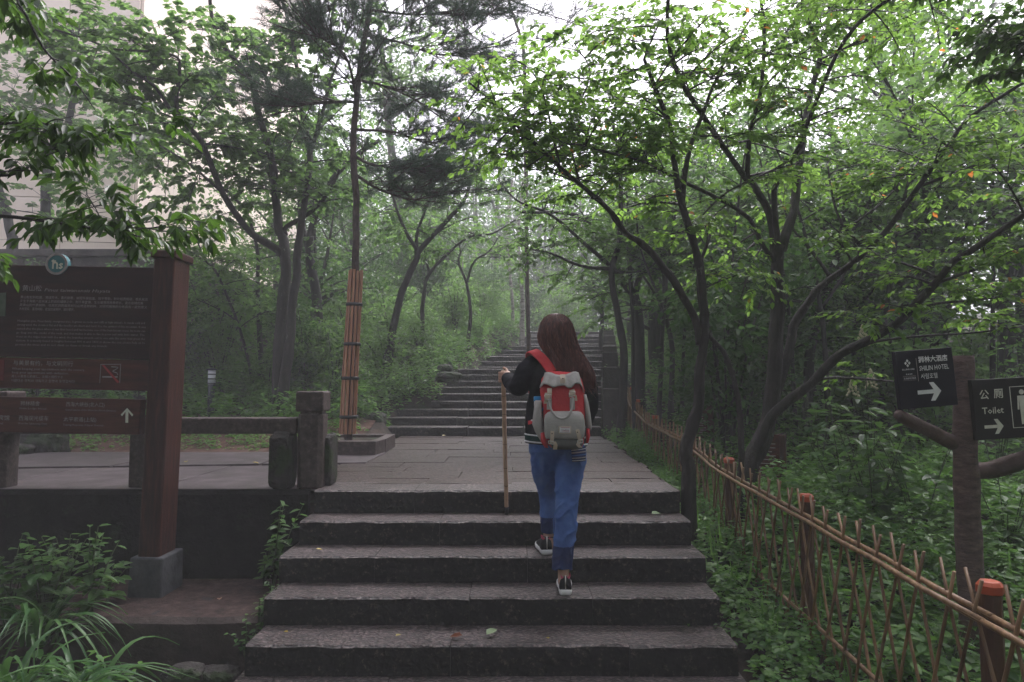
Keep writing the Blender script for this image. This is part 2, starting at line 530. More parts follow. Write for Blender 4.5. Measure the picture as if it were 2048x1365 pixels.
M['sign_olive'] = mk('sign_olive', [(0.3, (0.010, 0.010, 0.0085)), (0.7, (0.016, 0.016, 0.0135))], 4, 4, 0.5, 0.1, 30, 0.002, 0.2)
M['cream_panel'] = mk('facade_panel', [(0.3, (0.6996, 0.59, 0.5022)), (0.6, (0.795, 0.69, 0.5952)), (0.8, (0.848, 0.75, 0.6603))], 1.5, 7, 0.6, 0.2, 20, 0.01, 0.3, vary=0.05, rnd=True)
M['facade_joint'] = mk('facade_joint', [(0.3, (0.224, 0.192, 0.176)), (0.7, (0.352, 0.32, 0.288))], 3, 4, 0.8, 0.2)
M['glass'] = mk('window_glass', [(0.3, (0.30, 0.34, 0.40)), (0.7, (0.40, 0.44, 0.5))], 1, 3, 0.08, 0, spec=0.8)
M['metal_grey'] = mk('grey_metal', [(0.3, (0.25, 0.25, 0.26)), (0.7, (0.35, 0.35, 0.36))], 12, 3, 0.4, 0.1, metal=0.3)
M['lamp_post'] = mk('lamp_metal', [(0.3, (0.02, 0.026, 0.035)), (0.7, (0.035, 0.042, 0.055))], 12, 3, 0.4, 0.1)
M['lamp_glass'] = mk('lamp_glass', [(0.3, (0.72, 0.74, 0.80)), (0.7, (0.8, 0.82, 0.88))], 12, 3, 0.3, 0)
M['wallstone'] = mk('wall_stone', [(0.3, (0.03, 0.027, 0.026)), (0.6, (0.065, 0.057, 0.053)), (0.8, (0.10, 0.09, 0.083))], 5, 7, 0.75, 0.8, 20, 0.02, 0.3, vary=0.25, rnd=True)
# clothes
M['skin'] = mk('skin', [(0.3, (0.46, 0.27, 0.20)), (0.7, (0.54, 0.33, 0.25))], 20, 4, 0.5, 0.1, 80, 0.001)
M['jacket'] = mk('jacket_navy', [(0.3, (0.007, 0.007, 0.011)), (0.7, (0.014, 0.014, 0.02))], 60, 4, 0.9, 0.5, 220, 0.002, 0.15)
M['rib_green'] = mk('rib_green', [(0.3, (0.006, 0.03, 0.027)), (0.7, (0.011, 0.045, 0.04))], 60, 3, 0.85, 0.4, 150, 0.002, 0.15)
M['rib_white'] = mk('rib_white', [(0.3, (0.6, 0.6, 0.62)), (0.7, (0.72, 0.72, 0.74))], 60, 3, 0.85, 0.2)
M['denim'] = mk('denim', [(0.3, (0.0302, 0.06915, 0.2108)), (0.55, (0.05808, 0.121, 0.3221)), (0.8, (0.09874, 0.1787, 0.4099))], 7, 8, 0.8, 0.7, 38, 0.008, 0.2)
M['denim_dark'] = mk('denim_dark', [(0.3, (0.012, 0.022, 0.075)), (0.7, (0.02, 0.036, 0.11))], 9, 8, 0.8, 0.7, 38, 0.008, 0.2)
M['canvas_grey'] = mk('canvas_grey', [(0.3, (0.3306, 0.3192, 0.3021)), (0.7, (0.4218, 0.4047, 0.3876))], 12, 7, 0.85, 0.7, 34, 0.008, 0.2)
M['canvas_darkgrey'] = mk('canvas_darkgrey', [(0.3, (0.085, 0.085, 0.08)), (0.7, (0.12, 0.12, 0.115))], 12, 7, 0.85, 0.7, 34, 0.008, 0.2)
M['canvas_red'] = mk('canvas_red', [(0.3, (0.4455, 0.0351, 0.0432)), (0.7, (0.594, 0.054, 0.0621))], 10, 7, 0.75, 0.7, 34, 0.008, 0.25)
M['tan'] = mk('tan_leather', [(0.3, (0.44, 0.36, 0.27)), (0.7, (0.55, 0.46, 0.36))], 20, 5, 0.5, 0.2, 80, 0.001)
M['buckle'] = mk('buckle_metal', [(0.3, (0.5, 0.48, 0.45)), (0.7, (0.65, 0.62, 0.58))], 20, 2, 0.3, 0, metal=0.9)
M['hair'] = mk('hair', [(0.3, (0.03627, 0.01176, 0.009408)), (0.55, (0.1209, 0.03881, 0.0294)), (0.8, (0.3143, 0.1117, 0.07997))], 14, 5, 0.38, 0.6, 30, 0.004, 0.5, (7, 7, 0.35))
M['shoe'] = mk('shoe_black', [(0.3, (0.010, 0.010, 0.012)), (0.7, (0.022, 0.022, 0.026))], 60, 3, 0.7, 0.4, 200, 0.001)
M['sole'] = mk('sole_white', [(0.3, (0.6, 0.6, 0.6)), (0.7, (0.74, 0.74, 0.74))], 20, 4, 0.6, 0.2)
M['pink'] = mk('pink_lining', [(0.3, (0.45, 0.06, 0.12)), (0.7, (0.55, 0.09, 0.16))], 30, 3, 0.7, 0.1)
M['blue'] = mk('bottle_blue', [(0.3, (0.01, 0.20, 0.48)), (0.7, (0.015, 0.26, 0.56))], 20, 2, 0.35, 0)
M['stick'] = mk('stick_wood', [(0.3, (0.38, 0.2375, 0.147)), (0.6, (0.551, 0.38, 0.2625)), (0.8, (0.627, 0.4655, 0.3465))], 9, 5, 0.45, 0.3, 40, 0.003, 0.4, (5, 5, 0.8), overlay=[(6, 0.68, (0.152, 0.076, 0.042))])
M['stick_dark'] = mk('stick_mark', [(0.3, (0.03, 0.02, 0.015)), (0.7, (0.06, 0.04, 0.03))], 20, 3, 0.6, 0)
M['flower'] = mk('flower_cream', [(0.3, (0.40, 0.40, 0.24)), (0.7, (0.52, 0.5, 0.32))], 20, 3, 0.7, 0)


# ------------------------------------------------------------------ leaves
T_OVAL = (np.array([(0, 0, 0), (.28, .25, .05), (.66, .23, .01), (1, 0, -.12), (.66, -.23, .01), (.28, -.25, .05)]), [(0, 3, 2, 1), (0, 5, 4, 3)])
T_ELL = (np.array([(0, 0, 0), (.25, .17, .04), (.62, .19, 0), (1, 0, -.16), (.62, -.19, 0), (.25, -.17, .04)]), [(0, 3, 2, 1), (0, 5, 4, 3)])
T_RHOMB = (np.array([(0, 0, 0), (.45, .32, .06), (1, 0, -.08), (.45, -.32, .06)]), [(0, 3, 2, 1)])
T_HEART = (np.array([(0, 0, 0), (.06, .30, .04), (.40, .40, .03), (.78, .20, -.04), (1, 0, -.14), (.78, -.20, -.04), (.40, -.40, .03), (.06, -.30, .04), (.45, 0, -.03)]),
           [(0, 8, 2, 1), (8, 4, 3, 2), (0, 7, 6, 8), (8, 6, 5, 4)])
T_LONG = (np.array([(0, 0, 0), (.3, .13, .03), (.66, .12, -.02), (1, 0, -.16), (.66, -.12, -.02), (.3, -.13, .03)]), [(0, 3, 2, 1), (0, 5, 4, 3)])
T_NEEDLE = (np.array([(0, .019, 0), (0, -.019, 0), (1, 0, 0)]), [(0, 1, 2)])


def nrm(a):
    return a / np.maximum(np.linalg.norm(a, axis=1, keepdims=True), 1e-9)


class LV:
    def __init__(s):
        s.p, s.d, s.u, s.s, s.t = [], [], [], [], []

    def add(s, p, d, u, size, t):
        s.p.append(np.asarray(p, float)); s.d.append(np.asarray(d, float)); s.u.append(np.asarray(u, float))
        s.s.append(np.asarray(size, float)); s.t.append(np.asarray(t, float))

    def cat(s):
        return [np.concatenate(x) for x in (s.p, s.d, s.u, s.s, s.t)]

    def build(s, name, mat, parent=None, tmpl=T_OVAL, stuff=True):
        p, d, u, sz, tt = s.cat()
        org = np.array(ORG.get(parent, V((0, 0, 0)))) if parent is not None else np.zeros(3)
        x = nrm(d)
        y = nrm(np.cross(u, x))
        z = np.cross(x, y)
        tv, tf = tmpl
        n, k = len(p), len(tv)
        co = (p - org)[:, None, :] + sz[:, None, None] * (tv[None, :, 0:1] * x[:, None] + tv[None, :, 1:2] * y[:, None] + tv[None, :, 2:3] * z[:, None])
        co = co.reshape(-1, 3)
        fl = np.concatenate([np.array(f) for f in tf])
        loops = (np.arange(n)[:, None] * k + fl[None, :]).reshape(-1)
        tot = np.tile([len(f) for f in tf], n)
        start = np.concatenate([[0], np.cumsum(tot)[:-1]])
        me = bpy.data.meshes.new(name)
        me.vertices.add(len(co))
        me.vertices.foreach_set('co', co.astype(np.float32).ravel())
        me.loops.add(len(loops))
        me.loops.foreach_set('vertex_index', loops.astype(np.int32))
        me.polygons.add(len(tot))
        me.polygons.foreach_set('loop_start', start.astype(np.int32))
        me.polygons.foreach_set('loop_total', tot.astype(np.int32))
        me.materials.append(mat)
        at = me.attributes.new('tint', 'FLOAT', 'FACE')
        at.data.foreach_set('value', np.repeat(tt, len(tf)).astype(np.float32))
        me.update(calc_edges=True)
        o = bpy.data.objects.new(name, me)
        COL.objects.link(o)
        if parent is not None:
            o.parent = parent
            ORG[o] = V(org)
        if stuff: o['kind'] = 'stuff'
        return o


def leaf_mesh(name, tmpl, mat, bend=0.0):
    tv, tf = tmpl
    me = bpy.data.meshes.new(name)
    me.from_pydata([(x, y, z - bend * x * x) for x, y, z in tv], [], tf)
    me.materials.append(mat)
    return me


def basis(x, up):
    x = V(x).normalized()
    y = V(up).cross(x)
    if y.length < 1e-4: y = V((0, 1, 0)).cross(x)
    y.normalize()
    z = x.cross(y)
    return Matrix((x, y, z)).transposed()


def bez(a, b, c, n):
    return [a * (1 - t) ** 2 + b * 2 * t * (1 - t) + c * t * t for t in [i / (n - 1) for i in range(n)]]


def spray(tw, lv, anchor, center, rh, rv, ntw, nl, ls, droop=0.25, tint=(0, 1), thick=0.008, inner=0.3):
    """a branchlet from anchor to center, twigs spreading in a flattened ellipsoid, leaves along the twigs"""
    up = V((0, 0, 1))
    mid = (anchor + center) / 2 + V((0, 0, 0.12 * (center - anchor).length))
    br = bez(anchor, mid, center, 5)
    tw.tube(br, [lerp(thick, thick * 0.45, i / 4) for i in range(5)], 4, cap=False)
    for k in range(ntw):
        t = random.uniform(0.3, 1)
        i = min(int(t * 4), 3)
        st = br[i].lerp(br[i + 1], t * 4 - i)
        an = random.uniform(0, 2 * PI)
        r = rh * math.sqrt(random.uniform(0.15, 1))
        en = center + V((math.cos(an) * r, math.sin(an) * r, random.uniform(-1, 1) * rv))
        m2 = (st + en) / 2 + V((random.gauss(0, .04), random.gauss(0, .04), 0.18 * (en - st).length))
        pt = bez(st, m2, en, 4)
        tw.tube(pt, [thick * 0.4, thick * 0.32, thick * 0.25, thick * 0.15], 3, cap=False)
        A = np.array(pt)
        tt = np.sort(RNG.uniform(inner, 1.0, nl))
        ii = np.minimum((tt * 3).astype(int), 2)
        fr = (tt * 3 - ii)[:, None]
        pos = A[ii] * (1 - fr) + A[ii + 1] * fr
        td = nrm(A[ii + 1] - A[ii])
        side = nrm(np.cross(td, np.array([0, 0, 1.0])) + 1e-6)
        sg = np.where(np.arange(nl) % 2 == 0, 1.0, -1.0)[:, None]
        sg[-1] = 0
        dr = td * 0.6 + side * sg * RNG.uniform(.5, 1.0, (nl, 1)) + np.array([0, 0, -droop]) * RNG.uniform(.2, 1.8, (nl, 1)) + RNG.normal(0, .18, (nl, 3))
        u = np.array([0, 0, 1.0]) + RNG.normal(0, .35, (nl, 3))
        lv.add(pos, dr, u, ls * RNG.uniform(.65, 1.15, nl), RNG.uniform(tint[0], tint[1], nl))


def scatter_leaves(lv, c, r, n, ls, tint=(0, 1), droop=0.3, shell=0.35):
    """free leaves in an ellipsoid clump"""
    q = nrm(RNG.normal(size=(n, 3))) * (RNG.uniform(shell, 1, (n, 1)) ** (1 / 2.0))
    pos = np.array(c) + q * np.array(r)
    d = RNG.normal(size=(n, 3)) * np.array([1, 1, .4]) + np.array([0, 0, -droop]) + q * .4
    u = np.array([0, 0, 1.0]) + RNG.normal(0, .45, (n, 3))
    lv.add(pos, d, u, ls * RNG.uniform(.6, 1.2, n), RNG.uniform(tint[0], tint[1], n))


class Tree:
    def __init__(s, name, label, cat, base, group=None):
        s.base = V(base)
        s.root = thing(name, s.base, label, cat, group)
        s.wood, s.twig, s.lv, s.limbs = MB(), MB(), LV(), []

    def limb(s, pts, r0, r1, sides=8, leaf=None, wob=0.25, n=4, px=True):
        q = [P(*p) if px else V(p) for p in pts]
        rr = [lerp(r0, r1, (i / (len(q) - 1)) ** 0.8) * 0.67 for i in range(len(q))]
        path, rad = smooth_path(q, rr, n)
        for i in range(1, len(path) - 1):
            path[i] = path[i] + V((noise.noise(path[i] * 3), noise.noise(path[i] * 3 + V((5, 1, 2))), 0)) * min(0.02, rad[i] * 0.5)
        s.wood.tube(path, rad, sides, wob=wob)
        s.limbs.append(path)
        if leaf:
            t0, cnt, spread, rh, rv, ntw, nl, ls = leaf
            for _ in range(cnt):
                t = random.uniform(t0, 1)
                i = min(int(t * (len(path) - 1)), len(path) - 1)
                a = path[i]
                an = random.uniform(0, 2 * PI)
                c = a + V((math.cos(an), math.sin(an), random.uniform(-.15, .55))) * spread * random.uniform(.4, 1)
                spray(s.twig, s.lv, a, c, rh * random.uniform(.7, 1.2), rv, ntw, nl, ls, thick=min(0.012, max(0.005, rad[i] * .5)))
        return path

    def near(s, c):
        return min((p for L in s.limbs for p in L), key=lambda p: (p - c).length)

    def tuft(s, px, py, d, rh, rv, ntw, nl, ls, tint=(0, 1), droop=0.25):
        c = P(px, py, d)
        a = s.near(c)
        spray(s.twig, s.lv, a, c, rh, rv, ntw, nl, ls, droop, tint)

    def done(s, leaf, bark, tmpl=T_OVAL):
        s.wood.build('trunk', M[bark], s.root)
        if s.twig.v:
            o = s.twig.build('twigs', M[bark], s.root, smooth=False)
            o['kind'] = 'stuff'
        if s.lv.p: s.lv.build('foliage', M[leaf], s.root, tmpl)
        return s.root


# ------------------------------------------------------------------ ground
H, TR, Y0 = 0.15, 0.29, 4.71                    # lower steps: rise, tread, edge of the landing
XL, XR = -1.37, 1.15
# upper steps: distance of each nosing and the height it reaches
UP = []
for n, (d, y) in enumerate([(9.64, 854.6), (9.95, 836), (10.26, 819), (10.57, 803), (10.88, 787.5), (11.19, 774), (11.5, 762), (11.81, 750), (12.12, 738.5),
                            (14.0, 734), (14.3, 723.3), (14.6, 712.4), (16.6, 709.5), (16.9, 701), (17.2, 692.6), (19.2, 688), (19.5, 680), (19.8, 673), (22.2, 670), (22.5, 664)]):
    UP.append((d, P(1100, y, d).z))
UPL = [(768, 0), (776, 1), (793, 2), (862, 3), (872, 4), (882, 5), (893, 6), (905, 7), (915, 8), (955, 9), (962, 10), (970, 11), (995, 12), (1000, 13), (1005, 14), (1032, 15), (1036, 16), (1040, 17), (1052, 18), (1056, 19)]
UPX = [(P(UPL[i][0], 800, UP[i][0]).x, P(1203 if i < 9 else 1206, 800, UP[i][0]).x) for i in range(len(UP))]


def sstep(a, b, x):
    t = min(1, max(0, (x - a) / (b - a)))
    return t * t * (3 - 2 * t)


_R = ([-60, -6, 0, 2.43, 3.95, 5.35, 6.5, 8, 9.6, 12.2, 16, 20, 30, 60, 160], [-4, -1.9, -1.05, -.85, -.70, -.42, -.30, -.12, .0, .75, 1.2, 1.7, 2.6, 5.0, 9])
_L = ([-60, -6, 0, 4.2, 4.86, 5.0, 7.2, 9, 10.5, 12.5, 16, 20, 30, 60, 160], [-4, -1.9, -1.05, -.95, -.95, -.07, -.07, .12, .5, 1.1, 1.9, 2.5, 3.4, 6.0, 10])
_CZ = [(-60, -4), (-6, -2.2), (1.5, -1.95), (4.6, -.42), (4.75, -.1), (9.6, -.12)] + [(d, z - .3) for d, z in UP] + [(30, 2.4), (60, 5.2), (160, 9)]


def ground(x, y):
    zr = float(np.interp(y, *_R)) + 0.05 * max(0, min(x - 1.6, 8)) + 0.05 * max(0, x - 9)
    zl = float(np.interp(y, *_L))
    if y > 7: zl += 0.10 * max(0, min(-1.9 - x, 3)) * sstep(8.5, 11, y) + 0.06 * max(0, -x - 8)
    zc = float(np.interp(y, [a for a, b in _CZ], [b for a, b in _CZ]))
    if y < 9.5:
        cl, cr = XL + .12, XR - .12
        if y > 4.71: cl = -1.5
    else:
        cl = float(np.interp(y, [u[0] for u in UP], [u[0] for u in UPX])) + .12
        cr = float(np.interp(y, [u[0] for u in UP], [u[1] for u in UPX])) - .12
    z = lerp(zc, zr, sstep(cr, cr + .3, x))
    z = lerp(z, zl, sstep(-cl, -cl + .3, -x))
    if y > 5 or x > 1.5: z += 0.05 * noise.noise(V((x * .9, y * .9, 0)))
    return z


def axis(segs):
    out = []
    for a, b, st in segs:
        k = max(1, round((b - a) / st))
        out += [a + (b - a) * i / k for i in range(k)]
    return out + [segs[-1][1]]


gx = axis([(-160, -40, 12), (-40, -10, 2), (-10, -2, .4), (-2, 2.4, .12), (2.4, 10, .4), (10, 40, 2), (40, 160, 12)])
gy = axis([(-60, -6, 6), (-6, 2, .8), (2, 4.2, .3), (4.2, 5.2, .1), (5.2, 13, .3), (13, 25, .6), (25, 60, 3), (60, 160, 12)])
g = MB()
for y in gy:
    for x in gx: g.v.append(V((x, y, ground(x, y))))
nx = len(gx)
for j in range(len(gy) - 1):
    for i in range(nx - 1): g.face((j * nx + i, j * nx + i + 1, (j + 1) * nx + i + 1, (j + 1) * nx + i))
tag(g.build('ground', M['soil']), kind='structure')


# ------------------------------------------------------------------ stone steps
def stone_block(x0, x1, y0, y1, z0, z1, seed, mats, parent, name='stone_block', seg=0.05, rough=0.006, front_mat=1, side=True):
    """dressed block with a chipped, uneven nosing: top = slot 0, faces = slot 1"""
    n = max(4, int((x1 - x0) / seg))
    prof = [(y1, z0), (y1, z1)]                                          # back
    top = [(lerp(y1, y0 + .015, k / 4), z1) for k in range(1, 5)]
    fr = [(y0 + .003, z1 - .010), (y0, z1 - .05), (y0, lerp(z0, z1, .4)), (y0, z0)]
    R = []
    for i in range(n + 1):
        x = lerp(x0 + .003, x1 - .003, i / n)
        r = []
        for k, (y, z) in enumerate(prof + top + fr):
            p = V((x, y, z))
            q = p * 7 + V((seed * 3.1, 0, 0))
            if k >= 2:
                a = rough if k > 5 else rough * .35
                p.y += a * 1.6 * noise.noise(q) + (a * noise.noise(q * 3.3) if k >= 5 else 0)
                p.z += (a * 1.2 * noise.noise(q + V((9, 9, 9))) if k in (4, 5, 6, 7) else rough * .2 * noise.noise(q))
            r.append(p)
        R.append(r)
    mb = MB()
    k = len(R[0])
    n0 = 0
    for r in R: mb.v += r
    for i in range(n):
        for j in range(k - 1):
            mb.face((i * k + j, i * k + j + 1, (i + 1) * k + j + 1, (i + 1) * k + j), 0 if 1 <= j <= 5 else 1)
    mb.face(tuple(range(k)), 1)
    mb.face(tuple(n * k + j for j in range(k - 1, -1, -1)), 1)
    return mb.build(name, mats, parent, smooth=False)


def steps_thing(name, loc):
    o = bpy.data.objects.new(name, None)
    COL.objects.link(o)
    o.location = loc
    ORG[o] = V(loc)
    o['kind'] = 'structure'
    return o


low = steps_thing('lower_steps', (0, Y0, 0))
rs = random.Random(3)
cuts = [[.28, .62], [.36, .70], [.22, .58], [.45, .72], [.42, .78], [.3, .66], [.4, .7]]
for i in range(0, 8):
    yy, zz = Y0 - i * TR, -i * H
    xs = [XL + rs.uniform(-.02, .02) if i else XL + .02] + [lerp(XL, XR, c) for c in cuts[i % 7]] + [XR + rs.uniform(-.015, .015)]
    for a, b in zip(xs[:-1], xs[1:]):
        dz = rs.uniform(-.0015, .0015)
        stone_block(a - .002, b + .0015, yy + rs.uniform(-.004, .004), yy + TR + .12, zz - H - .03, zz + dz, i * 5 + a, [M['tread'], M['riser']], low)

upst = steps_thing('upper_steps', (0, UP[0][0], 0))
for i, (d, z) in enumerate(UP):
    z0 = UP[i - 1][1] if i else 0.0
    nxt = UP[i + 1][0] if i + 1 < len(UP) else d + 4
    xl, xr = UPX[i]
    if nxt - d < 1: xs = [xl, lerp(xl, xr, rs.uniform(.3, .45)), lerp(xl, xr, rs.uniform(.6, .75)), xr]
    else: xs = [xl, lerp(xl, xr, .5), xr]
    for a, b in zip(xs[:-1], xs[1:]):
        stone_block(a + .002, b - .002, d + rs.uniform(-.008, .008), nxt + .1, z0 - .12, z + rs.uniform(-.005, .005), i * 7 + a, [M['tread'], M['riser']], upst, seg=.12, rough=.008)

# landing of dressed slabs
land = steps_thing('landing_pavement', (0, 7, 0))
mb = MB()
mb.box((-.15, 7.32, -.075), (2.7, 4.8, .08))
mb.build('bedding', M['joint'], land, smooth=False)


def slab(x0, x1, y0, y1, z, th, mat, parent, name='paving_stone', skew=0.0, nz=.006):
    mb = MB()
    nx_, ny_ = 3, 2
    top = {}
    g_ = .0025
    for i in range(nx_ + 1):
        for j in range(ny_ + 1):
            x = lerp(x0 + g_, x1 - g_, i / nx_)
            y = lerp(y0 + g_, y1 - g_, j / ny_) + skew * (x - x0)
            top[i, j] = len(mb.v)
            mb.v.append(V((x + random.uniform(-.003, .003), y + random.uniform(-.003, .003), z + random.uniform(-nz, nz) * .4)))
    for i in range(nx_):
        for j in range(ny_): mb.face((top[i, j], top[i + 1, j], top[i + 1, j + 1], top[i, j + 1]))
    per = [(i, 0) for i in range(nx_)] + [(nx_, j) for j in range(ny_)] + [(i, ny_) for i in range(nx_, 0, -1)] + [(0, j) for j in range(ny_, 0, -1)]
    lowv = []
    for q in per:
        p = mb.v[top[q]].copy()
        p.z = z - th
        lowv.append(len(mb.v))
        mb.v.append(p)
    for a in range(len(per)):
        b = (a + 1) % len(per)
        mb.face((top[per[a]], lowv[a], lowv[b], top[per[b]]))
    return mb.build(name, mat, parent, smooth=False)


y = Y0 + TR + .02
r = 0
while y < 9.62:
    dy = min(rs.choice([.30, .36, .42, .48]), 9.66 - y)
    if 9.66 - (y + dy) < .15: dy = 9.66 - y
    xr = float(np.interp(y, [4.7, 9.6], [XR, 1.27])) + rs.uniform(-.03, .03)
    x = -1.55
    while x < xr - .01:
        dx = rs.uniform(.55, 1.0)
        if xr - (x + dx) < .3: dx = xr - x
        slab(x, x + dx, y, y + dy, rs.uniform(-.003, .003), .05, M['paving'], land)
        x += dx
    y += dy

# terrace behind the stone rail: large slabs in two strips with a slanting joint
ter = steps_thing('terrace_pavement', (-4, 6, 0))
mb = MB()
mb.box((-5.3, 6.15, -.09), (7.4, 2.5, .08))
mb.build('bedding', M['joint'], ter, smooth=False)
for (x0, x1) in ((-9, -6.9), (-6.9, -5.2), (-5.2, -3.75), (-3.75, -2.5), (-2.5, -1.56)):
    k = (x0 + 9) / 7.4
    sl_ = .13
    ya = 5.35 + (x0 + 9) * sl_ * .95
    mb = MB()
    mb.prism([(x0 + .004, 4.803), (x1 - .004, 4.803), (x1 - .008, ya + (x1 - x0) * sl_ - .012), (x0 + .008, ya - .012)], -.06, .0 + rs.uniform(-.002, .002))
    mb.build('paving_stone', M['slab'], ter, smooth=False, bevel=.004)
    mb = MB()
    mb.prism([(x0 + .25, ya + .25 * sl_ + .012), (x1 + .22, ya + (x1 + .22 - x0) * sl_ + .012), (x1 + .22, 7.3), (x0 + .25, 7.25)], -.06, .012 + rs.uniform(-.002, .002))
    mb.build('paving_stone', M['slab'], ter, smooth=False, bevel=.004)
# red earth strip behind the terrace
mb = MB()
n = len(mb.v)
ex = axis([(-9.5, -1.85, .35)])
ey = axis([(7.2, 9.4, .3)])
for yy in ey:
    for xx in ex: mb.v.append(V((xx, yy, max(ground(xx, yy) + .03, -.01) + .03 * noise.noise(V((xx * 2, yy * 2, 3))))))
for j in range(len(ey) - 1):
    for i in range(len(ex) - 1): mb.face((j * len(ex) + i, j * len(ex) + i + 1, (j + 1) * len(ex) + i + 1, (j + 1) * len(ex) + i))
tag(mb.build('earth_strip', M['soil_red']), kind='structure')

# damp retaining wall under the terrace, ledge in front of it
def rough_wall(name, mat, x0, x1, y0, y1, z0, z1, label, cat, amp=.02, top=None):
    mb = MB()
    nx_ = max(4, int((x1 - x0) / .12))
    prof = [(y1, z1), (lerp(y1, y0, .5), z1), (y0 + .03, z1), (y0, z1 - .03)] + [(y0, lerp(z1 - .03, z0, k / 5)) for k in range(1, 6)]
    R = []
    for i in range(nx_ + 1):
        x = lerp(x0, x1, i / nx_)
        r = []
        for k, (yy, zz) in enumerate(prof):
            p = V((x, yy, zz))
            if k >= 2: p.y += amp * noise.noise(p * 4) + amp * .6 * noise.noise(p * 11)
            if 0 < k <= 3: p.z += amp * (.5 if z1 < -.1 else .12) * noise.noise(p * 5 + V((3, 3, 3)))
            r.append(p)
        R.append(r)
    kk = len(prof)
    for r in R: mb.v += r
    for i in range(nx_):
        for j in range(kk - 1): mb.face((i * kk + j, i * kk + j + 1, (i + 1) * kk + j + 1, (i + 1) * kk + j), 1 if j < 2 else 0)
    mb.face(tuple(range(kk)), 0)
    mb.face(tuple(nx_ * kk + j for j in range(kk - 1, -1, -1)), 0)
    o = mb.build(name, [mat, top or mat], None, smooth=False)
    return tag(o, label, cat)


rough_wall('retaining_wall', M['darkwall'], -9.0, -1.40, 4.745, 4.80, -1.1, -.003, 'dark damp retaining wall below the terrace, left of the lower steps', 'wall', .03)
rough_wall('ledge_wall', M['ledge'], -9.0, -1.42, 3.95, 4.75, -1.2, -.60, 'low earth-topped concrete ledge carrying the foot of the brown board', 'wall', .02, top=M['ledge_soil'])


# ------------------------------------------------------------------ lettering (flat print on its sign)
def text(body, p0, size, mat, parent, width=None, name='lettering', rot=None, shear=0.0, bold=0.0):
    cu = bpy.data.curves.new('t', 'FONT')
    cu.body = body
    cu.size = size
    cu.resolution_u = 1
    cu.shear = shear
    if bold: cu.offset = bold
    o = bpy.data.objects.new(name, cu)
    COL.objects.link(o)
    dg = bpy.context.evaluated_depsgraph_get()
    dg.update()
    me = bpy.data.meshes.new_from_object(o.evaluated_get(dg))
    bpy.data.objects.remove(o)
    bpy.data.curves.remove(cu)
    me.materials.clear()
    me.materials.append(mat)
    if width and len(me.vertices):
        w = max(v.co.x for v in me.vertices)
        for v in me.vertices: v.co.x *= width / max(w, 1e-4)
    R = rot if rot is not None else Matrix.Rotation(PI / 2, 3, 'X')
    m4 = R.to_4x4()
    m4.translation = V(p0)
    return inst(name, me, parent, None, mat4=m4)


def tfit(body, x0, x1, yb, hpx, Y, mat, parent, **k):
    """text whose baseline runs from pixel x0 to x1 at row yb on the plane y = Y"""
    a, b = P(x0, yb, Y), P(x1, yb, Y)
    return text(body, a, hpx * (b - a).length / (x1 - x0), mat, parent, (b - a).length, **k)


def flat_poly(pts, mat, parent, name, Y=None, th=.002):
    """thin raised print: pixel polygon on plane y = Y"""
    q = [P(x, y, Y) for x, y in pts]
    mb = MB()
    n = len(q)
    mb.v += [p.copy() for p in q] + [p + V((0, -th, 0)) for p in q]
    mb.face(tuple(range(n)))
    mb.face(tuple(n + i for i in range(n - 1, -1, -1)))
    for i in range(n):
        j = (i + 1) % n
        mb.face((i, n + i, n + j, j))
    return mb.build(name, mat, parent, smooth=False)


# ------------------------------------------------------------------ brown information board, left
sg = thing('information_board', (-2.9, 4.45, -.6), 'large dark red-brown wooden information board on square posts, above the left ledge', 'sign')
for (xa, xb) in ((-2.335, -2.17), (-4.62, -4.455)):
    mb = MB()
    mb.box(((xa + xb) / 2, 4.47, .515), (xb - xa - .03, .22, 2.09))
    for z in (0.3, 0.9): pass
    po = mb.build('post', M['wood_sign'], sg, smooth=False, bevel=.012)
    mb = MB()
    mb.box(((xa + xb) / 2, 4.47, 1.575), (xb - xa + .0, .25, .05))
    mb.build('post_cap', M['wood_sign'], po, smooth=False, bevel=.008)
    mb = MB()
    mb.box(((xa + xb) / 2, 4.475, -.475), (xb - xa + .05, .29, .26), taper=.96)
    mb.build('footing', M['foot'], sg, smooth=False, bevel=.012)
YB = 4.42
bl, br_ = -4.46, -2.33


def zrow(py): return P(200, py, YB).z


mb = MB()
zt, zm, zb = zrow(532), zrow(716), zrow(779)
mb.box(((bl + br_) / 2, YB + .03, (zt + zm) / 2), (br_ - bl, .05, zt - zm))
bd = mb.build('board', M['wood_board'], sg, smooth=False, bevel=.004)
mb = MB()
mb.box(((bl + br_) / 2, YB + .032, (zm + zb) / 2 - .002), (br_ - bl, .05, zm - zb - .004))
nb = mb.build('notice_panel', M['wood_band'], sg, smooth=False, bevel=.004)
mb = MB()
z1, z2 = zrow(796), zrow(866)
mb.box(((bl + br_) / 2 - .03, YB + .005, (z1 + z2) / 2), (br_ - bl - .02, .07, z1 - z2))
db = mb.build('direction_panel', M['wood_band'], sg, smooth=False, bevel=.004)
LY = YB + .003
tfit('黄山松', 43, 82, 583, 13, LY, M['print_dim'], bd)
tfit('Pinus taiwanensis Hayata', 87, 219, 584, 9, LY, M['print_dim'], bd, shear=.25)
for i, (ln, x1) in enumerate([('黄山松松科松属，常绿乔木，喜光耐寒，树冠平展如盖，枝干苍劲，针叶短而粗硬，根系发达', 295),
                              ('多生于海拔八百米以上的岩石缝隙之中，耐干旱瘠薄，生长缓慢而寿命很长，姿态奇特优美', 286),
                              ('是黄山的代表树种，也是优良的观赏树与山地造林树种，对研究植物的分布具有一定的意义', 294),
                              ('木材坚实，富含树脂，应当加以保护，请勿攀折。', 149)]):
    tfit(ln, 40 - i * .7, x1, 598.5 + i * 7.8, 6.2, LY, M['print_dim'], bd)
